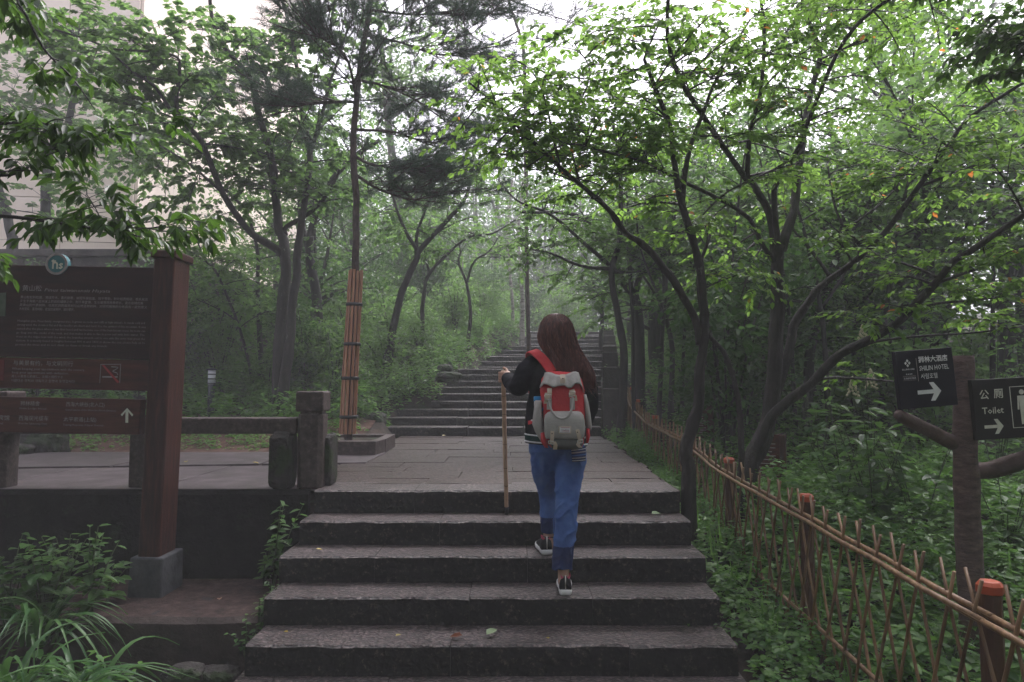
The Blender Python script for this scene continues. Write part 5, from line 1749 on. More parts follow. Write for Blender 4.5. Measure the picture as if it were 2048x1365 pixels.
# --- bushes and young growth under the trees
def bush(seed, h, r, n, ls, mat):
    random.seed(seed)
    root = thing('bush', (0, 0, 0), None, 'bush')
    wood, lv = MB(), LV()
    for k in range(9):
        an = random.uniform(0, 6.28)
        e = V((math.cos(an) * r * random.uniform(.2, .8), math.sin(an) * r * random.uniform(.2, .8), h * random.uniform(.5, .95)))
        wood.tube(bez(V((0, 0, -.2)), V((e.x * .3, e.y * .3, e.z * .7)), e, 5), [.022, .018, .014, .01, .005], 5, cap=False)
        for j in range(5):
            c = e * random.uniform(.35, 1.05) + V((random.gauss(0, .25), random.gauss(0, .25), random.gauss(0, .15))) * r
            c.z = max(c.z, .1)
            scatter_leaves(lv, c, (r * .38, r * .38, h * .10), n // 45, ls, (random.uniform(0, .35), random.uniform(.55, .92)))
    wood.build('stem', M['bark'], root)
    lv.build('foliage', M[mat], root, T_OVAL)
    return root


bpro = [bush(51, 1.7, .9, 2300, .10, 'leaf_mid'), bush(52, 2.3, 1.0, 2600, .10, 'leaf_mid'), bush(53, 1.2, .8, 2000, .085, 'leaf_mid'), bush(54, 2.8, 1.1, 2800, .11, 'leaf_dark')]
bused = set()
random.seed(61)


def place_bush(k, x, y, s_, label, group):
    o = bpro[k] if k not in bused else copy_tree(bpro[k])
    bused.add(k)
    o.location = (x, y, ground(x, y))
    o.rotation_euler = (0, 0, random.uniform(0, 6.28))
    o.scale = (s_, s_, s_ * random.uniform(.8, 1.15))
    o['label'], o['group'] = label, group


for i in range(34):
    y = 10.2 + i * .42 + random.uniform(-.3, .3)
    x = float(np.interp(y, [u[0] for u in UP], [u[0] for u in UPX])) - .75 - (i % 3) * 1.15 - random.uniform(0, .5)
    if x < -5.0: x += 1.5
    place_bush([0, 2, 1][i % 3] if y < 17 else i % 4, x, y, random.uniform(.55, .8) if i % 3 == 0 else random.uniform(.7, 1.0), 'leafy green bush on the bank left of the upper steps', 'bushes on the left bank')
for i in range(34):
    y = 7.2 + i * .5 + random.uniform(-.3, .3)
    x0 = max(2.6, float(np.interp(y, [u[0] for u in UP], [u[1] for u in UPX])) + 1.2)
    x = x0 + (i * 1.9) % 5.5 + random.uniform(-.3, .3)
    place_bush([3, 1, 2, 3][i % 4], x, y, random.uniform(.7, 1.05), 'dark leafy bush in the wood behind the bamboo fence', 'bushes in the wood')
for i in range(9):
    place_bush([1, 3, 2][i % 3], -2.4 - i * .62 + random.uniform(-.2, .2), 9.9 + (i % 2) * .25 if i < 5 else 9.7, random.uniform(.55, .8), 'leafy bush growing in front of the dark block wall', 'bushes before the block wall')
for i in range(16):
    place_bush(i % 4, -6 + i * .9 + random.uniform(-.3, .3), 25.5 + (i % 3) * 1.6, random.uniform(1.1, 1.6), 'misty bush beyond the top of the steps', 'bushes beyond the steps')

# --- unseen woodland added behind and beside the camera to block low sky light
lv, wood = LV(), MB()
spots = []
while len(spots) < 150:
    x, y = random.uniform(-16, 16), random.uniform(-15, 8.5)
    if math.hypot(x, y) < 5.2 or (y > -1 and abs(x) < 1.0 * y + 4.6): continue
    if x < -4.5 and y > 3: continue
    if min([9] + [math.hypot(x - a, y - b) for a, b in spots]) < .9: continue
    spots.append((x, y))
for x, y in spots:
    zz = ground(x, y)
    h = random.uniform(6, 9)
    wood.tube([V((x, y, zz - .5)), V((x + random.gauss(0, .25), y, zz + h * .5)), V((x + random.gauss(0, .6), y, zz + h))], [.12, .09, .03], 5)
    for k in range(15): scatter_leaves(lv, (x + random.gauss(0, .9), y + random.gauss(0, .9), zz + h * (.03 + .98 * random.random() ** .8)), (1.0, 1.0, .5), 62, .21, (0, .9))
sw_ = lv.build('unseen_shade_woodland', M['leaf_dark'], None, T_RHOMB)
wood.build('trunks', M['bark'], sw_)['kind'] = 'stuff'

# --- far wood, one mass
lv, wood = LV(), MB()
for i in range(150):
    x, y = random.uniform(-34, 34), random.uniform(38, 66)
    if i < 60: x, y = random.uniform(-13, 22), random.uniform(35, 44)
    if x < -9: y = max(y, 44)
    zz = ground(x, y)
    h = random.uniform(6, 10)
    wood.tube([V((x, y, zz - .5)), V((x + random.gauss(0, .3), y, zz + h * .5)), V((x + random.gauss(0, .6), y, zz + h))], [.16, .11, .03], 5)
    for k in range(14): scatter_leaves(lv, (x + random.gauss(0, 1.3), y + random.gauss(0, 1.3), zz + h * random.uniform(.02, 1.05)), (1.5, 1.5, .8), 60, .24, (0, .9))
dw = lv.build('distant_woodland', M['leaf_dark'], None, T_RHOMB)
wood.build('trunks', M['bark'], dw)['kind'] = 'stuff'

# --- trees beside and behind the camera whose crowns shade the steps
for (x, y, h, lab) in ((-3.6, -.6, 0, 'leafy tree left of the lower steps whose twigs hang over the board'), (3.9, -1.2, 1, 'leafy tree right of the lower steps whose crown reaches into the top corner')):
    t = Tree('overhanging_tree', lab, 'tree', V((x, y, ground(x, y) - .1)))
    sg_ = 1 if x < 0 else -1
    t.limb([t.base, V((x + .1 * sg_, y, .8)), V((x + .35 * sg_, y - .1, 2.4)), V((x + .9 * sg_, y, 4.2)), V((x + 1.6 * sg_, y + .2, 5.6))], .16, .05, 9, px=False)
    for e in ((x + 2.6 * sg_, y + .6, 4.9), (x + .4 * sg_, y + 1.8, 4.6), (x + 2.2 * sg_, y - 1.6, 5.2), (x - 1.2 * sg_, y + .8, 4.6), (x + 1.5 * sg_, y + 1.6, 5.6)):
        p = t.limb([V((x + .35 * sg_, y - .1, 2.4 + random.uniform(0, 1.4))), V(((x + .35 * sg_ + e[0]) / 2, (y + e[1]) / 2, 4.1)), V(e)], .055, .015, 7, px=False)
        for _ in range(34):
            c = p[random.randrange(len(p) // 2, len(p))] + V((random.gauss(0, .75), random.gauss(0, .75), random.uniform(-.2, .6)))
            scatter_leaves(t.lv, c, (.5, .5, .16), 60, .085, (0, .9))
    for _ in range(330):  # extra unseen leaf clumps, added overhead to shade the steps and near mist
        c = V((random.uniform(-.3, 6.2) * -sg_, random.uniform(-5.5, 3.0), random.uniform(4.0, 6.6)))
        scatter_leaves(t.lv, c, (.55, .55, .14), 70, .09, (0, .9))
    if x < 0:
        # boughs that come down into the picture from the upper left
        OV = []
        for L in ([V((x + .6, y + .4, 3.4)), V((-3.1, 1.2, 3.0)), P(-40, -60, 2.9), P(37, 7, 3.0), P(88, 99, 3.1), P(146, 158, 3.2), P(190, 220, 3.25)],
                  [V((x + .3, y + .2, 2.4)), V((-3.1, 1.2, 2.2)), P(-160, 235, 2.7), P(-30, 246, 2.8), P(40, 248, 2.85), P(92, 249, 2.9), P(154, 271, 2.95), P(215, 262, 3.0)],
                  [V((x + .3, y + .2, 1.9)), V((-3.1, 1.2, 1.6)), P(-160, 440, 2.6), P(-20, 432, 2.7), P(73, 440, 2.75), P(140, 450, 2.8), P(195, 458, 2.85), P(255, 468, 2.9), P(300, 480, 2.95)],
                  [V((x + .3, y + .2, 2.1)), V((-3.1, 1.3, 1.9)), P(-150, 330, 2.7), P(-30, 350, 2.8), P(40, 345, 2.9), P(100, 300, 2.95), P(140, 310, 3.0)],
                  [V((x + .3, y + .2, 1.7)), V((-3.1, 1.3, 1.4)), P(-240, 470, 2.9), P(-160, 490, 2.95), P(-100, 500, 3.0), P(-50, 515, 3.1), P(-10, 530, 3.1)]):
            OV.append(t.limb(L, .02, .004, 6, px=False, wob=.15))
        sp = LV()
        for L, cnt, zr in zip(OV, (7, 11, 13, 6, 5), (.08, .13, .11, .10, .07)):
            n_ = len(L)
            for _ in range(cnt):
                i = random.randrange(int(n_ * .42), n_)
                c = L[i] + V((random.gauss(.06, .14), random.gauss(0, .14), random.uniform(-.6, 1) * zr))
                spray(t.twig, sp, L[max(0, i - 2)], c, .19, .06, 5, 8, .070, .5, thick=.004)
        root = t.done('leaf_over', 'bark')
        # the largest leaves singly, the rest as one mass
        p_, d_, u_, s_, tt = sp.cat()
        order = np.argsort(-s_ / np.maximum(np.linalg.norm(p_ - np.array([0, 0, CAM_Z]), axis=1), .5))
        lm = [leaf_mesh('leaf', T_ELL, M['leaf_over_single'], .12 * k) for k in range(3)]
        for q, i in enumerate(order[:280]):
            m4 = (basis(d_[i], u_[i]) * 1.0).to_4x4()
            m4 = m4 @ Matrix.Scale(s_[i], 4)
            m4.translation = V(p_[i])
            inst('leaf', lm[q % 3], root, None, mat4=m4)
        rest = LV()
        j = order[280:]
        rest.add(p_[j], d_[j], u_[j], s_[j], tt[j])
        rest.build('leaf_mass', M['leaf_over'], root, T_ELL)
    else:
        OV = []
        for L in ([V((x - .3, y + .3, 2.6)), V((3.3, 1.4, 3.2)), P(2300, -60, 3.6), P(2130, 40, 3.9), P(2030, 70, 4.1), P(1940, 40, 4.3)],
                  [V((x - .3, y + .3, 2.9)), V((3.2, 1.6, 3.6)), P(2250, -120, 3.7), P(2080, -50, 4.0), P(1960, -40, 4.2), P(1860, -20, 4.4)],
                  [V((x - .3, y + .3, 2.2)), V((3.3, 1.4, 2.6)), P(2250, 80, 3.6), P(2120, 120, 3.9), P(2040, 110, 4.0)]):
            OV.append(t.limb(L, .022, .005, 6, px=False, wob=.15))
        for L, cnt in zip(OV, (14, 14, 8)):
            for _ in range(cnt):
                i = random.randrange(int(len(L) * .5), len(L))
                c = L[i] + V((random.gauss(0, .2), random.gauss(0, .2), random.uniform(-.12, .16)))
                spray(t.twig, t.lv, L[max(0, i - 2)], c, .24, .08, 6, 9, .075, .3, thick=.004)
        t.done('leaf_over', 'bark')


def relabel(group, word, marks):
    """name each member of a group by the landmark it stands behind and its order in depth there"""
    bins = {}
    for o in bpy.data.objects:
        if o.get('group') == group and o.parent is None:
            p = o.location
            px = 1024 + FPX * p.x / p.y
            k = next(i for i, (x, m) in enumerate(marks) if px < x)
            bins.setdefault(k, []).append((p.y, o))
    order = ['nearest', 'second nearest', 'third nearest', 'fourth nearest', 'fifth nearest', 'sixth nearest', 'seventh nearest', 'eighth nearest', 'ninth nearest', 'tenth nearest', 'farthest but one', 'farthest']
    for k, L in bins.items():
        L.sort(key=lambda q: q[0])
        for i, (_, o) in enumerate(L):
            o['label'] = f'{word} {marks[k][1]}' + (f', the {order[min(i, 11)]} there' if len(L) > 1 else '')


MR = [(1215, 'seen over the topmost steps'), (1300, 'behind the slim dark tree'), (1400, 'behind the knotted trunk at the fence'), (1500, 'between the knotted and the forked tree'), (1620, 'right behind the forked tree'), (1780, 'left of the navy sign'), (1925, 'behind the navy sign'), (2060, 'behind the olive toilet sign'), (99999, 'at the right edge past the signs')]
ML = [(400, 'behind the brown board'), (500, 'beside the boxed lamp'), (600, 'behind the twin trunk'), (690, 'between twin trunk and wrapped pine'), (760, 'behind the wrapped pine'), (830, 'behind the leaning dark trunk'), (900, 'under the grey arching tree'), (960, 'around the Y-shaped tree'), (1020, 'left of the pale trunks'), (1080, 'just beyond the pale trunks'), (99999, 'over the topmost steps')]
relabel('trees in the wood behind the fence', 'misty wood tree', MR)
relabel('thin stems in the wood', 'thin dark sapling', MR)
relabel('bushes in the wood', 'dark wood bush', MR)
relabel('trees on the left slope', 'misty slope tree', ML)
relabel('bushes on the left bank', 'green bank bush', ML)
relabel('bushes before the block wall', 'bush before the block wall', ML)
relabel('trees beyond the steps', 'fog-greyed far tree', [(x, m) for x, m in ML[:-1]] + MR)
relabel('bushes beyond the steps', 'fog-greyed far bush', [(x, m) for x, m in ML[:-1]] + MR)

# ================================================================== plants
random.seed(31)


def herb(lv, x, y, h, nl, ls, spread=.12, droop=.25, tint=(0, .9)):
    z = ground(x, y)
    t = RNG.uniform(.15, 1, nl)
    an = np.arange(nl) * 2.4 + RNG.uniform(0, 6.28)
    lean = RNG.normal(0, .25, 2)
    pos = np.stack([x + lean[0] * t * h + np.cos(an) * spread * .25 * (1.2 - t), y + lean[1] * t * h + np.sin(an) * spread * .25 * (1.2 - t), z + h * t], 1)
    d = np.stack([np.cos(an), np.sin(an), RNG.uniform(-droop * 1.5, .35, nl)], 1)
    u = np.array([0, 0, 1.0]) + RNG.normal(0, .3, (nl, 3))
    lv.add(pos, d, u, ls * RNG.uniform(.6, 1.15, nl) * (1.15 - .4 * t), RNG.uniform(tint[0], tint[1], nl))


def field(name, n, fx, fy, hr, nl, ls, mat, tmpl=T_OVAL, ok=None, spread=.15):
    lv = LV()
    k = 0
    while k < n:
        x, y = random.uniform(*fx), random.uniform(*fy)
        if ok and not ok(x, y): continue
        f = .7 + .6 * (noise.noise(V((x * 1.1, y * 1.1, 4))) + .5)
        herb(lv, x, y, random.uniform(*hr) * f, nl, ls * random.uniform(.75, 1.25), spread)
        k += 1
    return lv.build(name, M[mat], None, tmpl)


def rx(y): return float(np.interp(y, [2, 4.7, 9.6], [1.17, 1.17, 1.30]))


field('undergrowth', 760, (1.2, 1.75), (2.0, 9.6), (.08, .24), 18, .055, 'leaf_herb', T_OVAL, lambda x, y: x > rx(y) + .05, .14)
field('undergrowth', 1300, (1.75, 4.6), (1.9, 6.5), (.14, .40), 20, .085, 'leaf_herb', T_OVAL)
field('undergrowth', 700, (1.75, 4.0), (2.6, 6.5), (.12, .45), 22, .05, 'leaf_herb', T_LONG)
field('undergrowth', 900, (1.8, 9.0), (6.5, 12), (.25, .6), 22, .09, 'leaf_mid', T_RHOMB, lambda x, y: y < 9.5 or x > 2.0)
ux = lambda y: float(np.interp(y, [u[0] for u in UP], [u[1] for u in UPX]))
ul = lambda y: float(np.interp(y, [u[0] for u in UP], [u[0] for u in UPX]))
field('undergrowth', 800, (1.4, 6.0), (9.4, 24), (.2, .7), 24, .10, 'leaf_mid', T_RHOMB, lambda x, y: x > ux(y) + .38)
field('undergrowth', 1200, (-5.0, 1.0), (9.3, 23), (.2, .55), 26, .085, 'leaf_mid', T_OVAL, lambda x, y: x < ul(y) - .06 and x > ul(y) - 3.4)
field('undergrowth', 650, (-8.5, -2.0), (8.6, 11), (.25, .6), 26, .085, 'leaf_herb', T_OVAL, lambda x, y: not (x < -5.1 and y > 10.3))
field('undergrowth', 480, (-8.0, -1.9), (7.5, 8.9), (.06, .24), 14, .055, 'leaf_herb', T_RHOMB)
field('undergrowth', 420, (-4.6, -2.0), (1.6, 3.8), (.14, .36), 18, .075, 'leaf_herb', T_OVAL)

def bank_ok(x, y): return ul(y) - .75 < x < ul(y) + .03


field('undergrowth', 620, (-2.2, 1.3), (9.3, 23), (.15, .42), 22, .075, 'leaf_herb', T_OVAL, bank_ok)
# grass blades among the herbs on the right bank
gl = LV()
for _ in range(260):
    x, y = random.uniform(1.25, 4.6), random.uniform(2, 8.5)
    if x < rx(y) + .05: continue
    z = ground(x, y)
    k = 4
    an = RNG.uniform(0, 6.28, k)
    gl.add(np.tile((x, y, z), (k, 1)), np.stack([np.cos(an) * .6, np.sin(an) * .6, np.full(k, 1.0)], 1), np.stack([np.cos(an), np.sin(an), np.zeros(k)], 1), RNG.uniform(.18, .4, k), RNG.uniform(0, .9, k))
gl.build('grass', M['leaf_herb'], None, (np.array([(0, .015, 0), (.5, .018, .06), (1, 0, -.1), (.5, -.018, .06), (0, -.015, 0)]), [(0, 4, 3, 1), (1, 3, 2)]))

LM = {k: [leaf_mesh('leaf', tm, M['leaf_herb_single'], .06 + .1 * i) for i in range(3)] for k, tm in (('oval', T_OVAL), ('heart', T_HEART), ('long', T_LONG))}


def leafy_plant(name, base, label, h, nst, per, ls, shape='oval', cat='plant', group=None, lean=(0, 0), spread=.25, pairs=True, flowers=False, pend=.2):
    """stems with single leaves, each leaf its own part"""
    root = thing(name, base, label, cat, group)
    st = MB()
    b = V(base)
    for s_ in range(nst):
        an = random.uniform(0, 6.28)
        hh = h * random.uniform(.65, 1.0)
        e = b + V((lean[0] * hh + math.cos(an) * spread * random.uniform(.2, 1), lean[1] * hh + math.sin(an) * spread * random.uniform(.2, 1), hh))
        m_ = (b + e) / 2 + V((-math.cos(an) * .03, -math.sin(an) * .03, .08 * hh))
        pt = bez(b - V((0, 0, .03)), m_, e, 7)
        st.tube(pt, [.006 * (1 - .1 * i) for i in range(7)], 5, cap=False)
        a0 = random.uniform(0, 6.28)
        for k in range(per):
            t = lerp(.25, 1.0, k / max(1, per - 1))
            i = min(int(t * 6), 5)
            p = pt[i].lerp(pt[i + 1], t * 6 - i)
            aa = a0 + (k // 2 * PI / 2 + (k % 2) * PI if pairs else k * 2.4)
            d = V((math.cos(aa), math.sin(aa), random.uniform(-pend, .35)))
            sz = ls * random.uniform(.8, 1.15) * (1.1 - .55 * t)
            m4 = basis(d, V((random.gauss(0, .15), random.gauss(0, .15), 1))).to_4x4() @ Matrix.Scale(sz, 4)
            m4.translation = p
            inst('leaf', random.choice(LM[shape]), root, None, mat4=m4)
        if flowers:
            f = MB()
            for k in range(26):
                z = k / 26
                a2 = k * 2.4
                f.ball(e + V((math.cos(a2) * .05 * (1 - z), math.sin(a2) * .05 * (1 - z), .02 + .17 * z)), .012, 5)
            f.build('flower_spike', M['flower'], root)
    st.build('stem', M['stem'], root)
    return root


def at_ground(px, py, d, dz=0.0):
    c = P(px, py, d)
    return V((c.x, d, ground(c.x, d) + dz))


# broad-leaved shrubs behind the fence and the signs
leafy_plant('broadleaf_shrub', at_ground(1745, 930, 5.2), 'shrub with big pale green leaves and a cream flower spike, left of the navy sign', 1.05, 7, 9, .21, 'oval', 'shrub', spread=.42, flowers=False)
leafy_plant('broadleaf_shrub', at_ground(1690, 980, 5.6), 'big-leaved shrub close behind the forked tree, low and spreading', .75, 7, 8, .19, 'oval', 'shrub', spread=.42)
leafy_plant('broadleaf_shrub', at_ground(1835, 960, 5.0), 'broad-leaved shrub filling the gap under the navy sign', .85, 8, 8, .18, 'heart', 'shrub', spread=.42)
leafy_plant('broadleaf_shrub', at_ground(1640, 1000, 6.4), 'tall broad-leaved shrub between the forked tree and the straight trunk', 1.0, 6, 9, .19, 'oval', 'shrub', spread=.4)
leafy_plant('broadleaf_shrub', at_ground(2010, 1000, 4.6), 'dense shrub below the olive toilet sign', .62, 8, 8, .13, 'oval', 'shrub', spread=.35)
leafy_plant('broadleaf_shrub', at_ground(1990, 900, 6.0), 'leafy shrub whose top shows above the olive toilet sign', 1.6, 7, 10, .12, 'oval', 'shrub', spread=.45)
leafy_plant('flowering_shrub', at_ground(1742, 860, 5.9), 'shrub with upright cream flower spikes left of the navy sign', 1.35, 3, 8, .2, 'oval', 'shrub', spread=.22, flowers=True)
for (px, py, d, h, ls, lab) in ((1660, 1300, 2.75, .36, .10, 'leafy plant with toothed oval leaves at the foot of the fence, nearest the bottom edge'), (1560, 1340, 2.55, .30, .085, 'small leafy plant on the dark bank beside the lowest steps at the right'),
                                (1790, 1290, 2.55, .34, .11, 'leafy plant behind the fence sticks below the big fence gap'), (1480, 1180, 3.2, .22, .06, 'small creeping plant against the right end of the fourth step'),
                                (1900, 1200, 3.4, .34, .08, 'tangled leafy plant at the foot of the direction post'), (1420, 1080, 3.9, .22, .055, 'little herb beside the right end of the third step')):
    leafy_plant('leafy_plant', at_ground(px, py, d), lab, h, 6, 8, ls, random.choice(['oval', 'heart']), spread=.2)

# left side: tall herbs on the ledge, plants at the edge of the steps
for (px, py, d, z, h, n, per, ls, sh, lab, ln) in (
        (545, 1130, 4.5, -.60, .58, 4, 13, .11, 'oval', 'tall bright herb growing up the damp wall beside the upper of the lower steps', (.12, 0)),
        (545, 1160, 4.15, -.60, .24, 4, 8, .055, 'oval', 'small herb at the left end of the second step', (.1, 0)),
        (492, 1290, 3.86, -.75, .20, 4, 8, .05, 'heart', 'trailing little plant at the left end of the fourth step', (.05, -.1)),
        (530, 1060, 4.6, -.60, .34, 5, 9, .075, 'oval', 'leafy plant close against the damp wall behind the tall bright herb', (.05, 0)),
        (130, 1120, 4.3, -.60, .42, 8, 9, .12, 'oval', 'leafy plant in front of the damp wall between the far-left plant and the foot', (0, 0)),
        (520, 1210, 3.93, -.60, .16, 4, 7, .05, 'heart', 'tiny leafy plant on the ledge corner by the third step', (.05, -.1)),
        (270, 1345, 3.1, -.95, .17, 3, 8, .085, 'oval', 'young plant with oval leaves sprouting below the ledge wall', (0, 0)),
        (180, 1180, 3.95, -.62, .58, 6, 11, .11, 'oval', 'tall narrow-leaved herb on the ledge just left of the board post', (0, 0)),
        (90, 1190, 3.85, -.62, .50, 9, 9, .13, 'heart', 'broad heart-leaved plant left of the board post', (0, 0)),
        (215, 1160, 4.2, -.60, .30, 4, 7, .13, 'oval', 'big-leaved plant leaning against the concrete foot', (.1, 0)),
        (20, 1150, 3.9, -.62, .50, 9, 9, .10, 'heart', 'leafy plant at the far left edge of the ledge', (0, 0)),
        (30, 1330, 2.5, -1.0, .30, 6, 8, .10, 'heart', 'low heart-leaved plant in the bottom left corner', (0, 0)),
        (170, 1340, 2.8, -.98, .22, 5, 8, .09, 'heart', 'low leafy plant in front of the strap-leaved clump', (0, 0))):
    c = P(px, py, d)
    leafy_plant('leafy_plant', V((c.x, d, z)), lab, h, n, per, ls, sh, lean=ln, spread=.16)

# strap-leaved clumps, bottom left
SM = []
for i in range(5):
    mb = MB()
    pts = []
    for k in range(11):
        t = k / 10
        pts.append(V((t * .30 + .22 * t * t, 0, (1.9 - .12 * i) * t * .38 - (.55 + .09 * i) * t ** 2.6 * .9)))
    R = []
    for k, p in enumerate(pts):
        t = k / 10
        w = .0155 * math.sin(PI * (.15 + .85 * t) ** .8) + .0012
        R.append([p + V((0, w, .004)), p + V((0, 0, -.002)), p + V((0, -w, .004))])
    mb.rings(R, cap=False, closed=False)
    SM.append(mb.mesh('blade', M['leaf_strap']))
for (px, py, d, z, n, sc, lab) in ((150, 1290, 3.35, -.93, 95, .98, 'large clump of arching strap leaves at the bottom left, right-hand tuft'), (20, 1250, 3.3, -.93, 90, 1.0, 'clump of arching strap leaves at the left edge'),
                                   (90, 1210, 3.75, -.66, 60, .8, 'clump of arching strap leaves on the ledge left of the concrete foot'), (-60, 1140, 4.0, -.62, 16, 1.0, 'clump of long grey-green blades arching in at the left edge of the damp wall')):
    c = P(px, py, d)
    root = thing('strap_plant', V((c.x, d, z)), lab, 'plant')
    for k in range(n):
        a = random.uniform(0, 6.28)
        s_ = sc * random.uniform(.55, 1.1)
        m4 = Matrix.Rotation(a, 4, 'Z') @ Matrix.Rotation(random.uniform(-.5, .25), 4, 'Y') @ Matrix.Scale(s_, 4)
        m4.translation = V((c.x + random.gauss(0, .04), d + random.gauss(0, .04), z))
        inst('blade', random.choice(SM), root, None, mat4=m4)

# fern-like bushes on the left bank beside the steps, boulders
for (px, py, d, h, ls, lab) in ((870, 720, 11.8, .9, .16, 'large-leaved bush on the bank below the Y-shaped tree'), (960, 660, 15, .8, .15, 'pale leafy bush on the bank beside the middle flight'), (820, 770, 10.6, .55, .11, 'leafy bush at the foot of the bank next to the lowest upper steps'),
                                (1005, 650, 17, .9, .15, 'pale green bush near the birch-like trunks')):
    leafy_plant('bank_bush', at_ground(px, py, d), lab, h, 9, 9, ls, 'oval', 'bush', spread=.6)
for (px, py, d, r, s_, lab) in ((750, 850, 9.5, (.16, .15, .12), 3, 'mossy boulder at the left end of the lowest upper step'), (890, 738, 10.9, (.12, .1, .07), 8, 'flat stone sitting on the bank above the third upper step'), (895, 755, 10.75, (.2, .16, .09), 11, 'larger flat stone under the small one on the bank'),
                                (725, 835, 9.9, (.24, .2, .16), 14, 'dark rock behind the wrapped pine'), (75, 893, 7.4, (.32, .2, .2), 17, 'grey boulder on the earth beyond the terrace at left'), (30, 905, 7.1, (.16, .14, .09), 19, 'smaller grey stone left of the boulder on the earth')):
    c = P(px, py, d)
    boulder('boulder', V((c.x, d, max(c.z, ground(c.x, d) + r[2] * .3))), r, s_, M['boulder'], lab)

for (px, py, d, r, s_, lab) in ((370, 1345, 3.72, (.10, .08, .05), 31, 'flat broken stone below the ledge wall, left of its neighbour'), (435, 1350, 3.78, (.11, .08, .05), 33, 'reddish broken stone below the ledge wall beside the steps')):
    c = P(px, py, d)
    boulder('stone', V((c.x, d, c.z - .01)), r, s_, M['boulder'], lab, 'stone')

# fallen leaves
FL = [leaf_mesh('fallen', T_OVAL, M[k], .15) for k in ('leaf_fallen', 'leaf_fallen_green', 'leaf_fallen_brown')]
for (px, py, d, z, k, s_, rz, lab) in ((792, 1256, 3.62, -.45 - .14, 0, .035, 1.0, 'small yellow fallen leaf on the fourth step'), (973, 1256, 3.64, -.59, 1, .075, .9, 'pale green fallen leaf lying on the fourth step, largest of all'), (925, 1258, 3.63, -.59, 2, .06, 3.0, 'brown fallen leaf between the yellow and the pale green one'),
                                       (1098, 1279, 3.58, -.59, 0, .03, 2.0, 'tiny yellow fallen leaf right of the pale green one'), (632, 1095, 4.22, -.29, 0, .035, .4, 'yellowish fallen leaf at the left of the second step'), (1303, 1030, 4.55, -.14, 1, .07, .5, 'fresh green fallen leaf at the right of the first step'),
                                       (885, 874, 9.5, .0, 0, .07, 1.0, 'yellow fallen leaf at the back of the landing'), (372, 928, 6.2, .01, 0, .06, 2.0, 'yellow fallen leaf on the terrace slabs behind the beam'), (505, 928, 6.2, .01, 0, .05, 0.3, 'dull yellow fallen leaf beside the pillar on the terrace'),
                                       (440, 1180, 4.2, -.585, 2, .05, 2, 'orange-brown fallen leaf on the ledge soil'), (576, 1242, 3.68, -.59, 0, .03, 2.6, 'small faded leaf at the left of the fourth step')):
    c = P(px, py, d)
    m4 = Matrix.Rotation(.35 if s_ > .05 else .15, 4, 'X') @ Matrix.Rotation(rz, 4, 'Z') @ Matrix.Scale(s_ * 1.15, 4)
    m4.translation = V((c.x, d, z + .014))
    o = bpy.data.objects.new('fallen_leaf', FL[k])
    COL.objects.link(o)
    o.matrix_world = m4
    tag(o, lab, 'leaf', 'fallen leaves on the stone')

# ================================================================== the woman
random.seed(77)
pr = thing('person', V((P(1115, 1180, 3.98).x, 4.0, -.45)), 'woman with long brown hair in navy jacket and blue jeans climbing the steps', 'person')
bd_ = MB()
hd = P(1113, 672, 4.12)
SKM = M['skin']


def ch(mb, pts, rad, sides=14, n=5):
    a, r = [], []
    q = [P(*p) if not isinstance(p, Vector) else p for p in pts]
    rs1 = [x[0] if isinstance(x, tuple) else x for x in rad]
    rs2 = [x[1] if isinstance(x, tuple) else x for x in rad]
    a, r1 = smooth_path(q, rs1, n)
    _, r2 = smooth_path(q, rs2, n)
    # rounded ends
    t0, t1 = (a[0] - a[1]).normalized(), (a[-1] - a[-2]).normalized()
    a = [a[0] + t0 * r1[0] * .5] + a + [a[-1] + t1 * r1[-1] * .5]
    rr = [(r1[0] * .5, r2[0] * .5)] + list(zip(r1, r2)) + [(r1[-1] * .5, r2[-1] * .5)]
    mb.tube(a, rr, sides)


# body, one continuous skin surface
bd_.ball(hd, (.076, .092, .108), 18)
bd_.ball(hd + V((0, .035, -.06)), (.052, .055, .058), 14)
bd_.ball(hd + V((0, .098, -.02)), (.012, .018, .022), 8)
for s_ in (-1, 1): bd_.ball(hd + V((.078 * s_, .005, -.01)), (.010, .02, .03), 8)
ch(bd_, [(1113, 685, 4.13), (1113, 715, 4.15), (1115, 745, 4.16)], [.052, .052, .07])
ch(bd_, [(1114, 722, 4.15), (1115, 770, 4.16), (1114, 840, 4.17), (1115, 900, 4.16)], [(.13, .07), (.135, .085), (.12, .085), (.14, .09)])
ch(bd_, [(1074, 726, 4.15), (1046, 762, 4.125), (1035, 775, 4.15), (1016, 757, 4.37)], [.036, .034, .030, .022])
ch(bd_, [(1156, 728, 4.13), (1172, 770, 4.13), (1178, 805, 4.17), (1172, 838, 4.3), (1166, 846, 4.37)], [.036, .033, .03, .024, .022])
ch(bd_, [(1094, 900, 4.16), (1087, 940, 4.19), (1094, 985, 4.28), (1097, 1070, 4.24), (1096, 1095, 4.22)], [.07, .062, .048, .032, .031])
ch(bd_, [(1136, 900, 4.14), (1140, 950, 4.08), (1134, 1018, 4.0), (1127, 1145, 3.93), (1129, 1170, 3.92)], [.075, .066, .05, .032, .031])
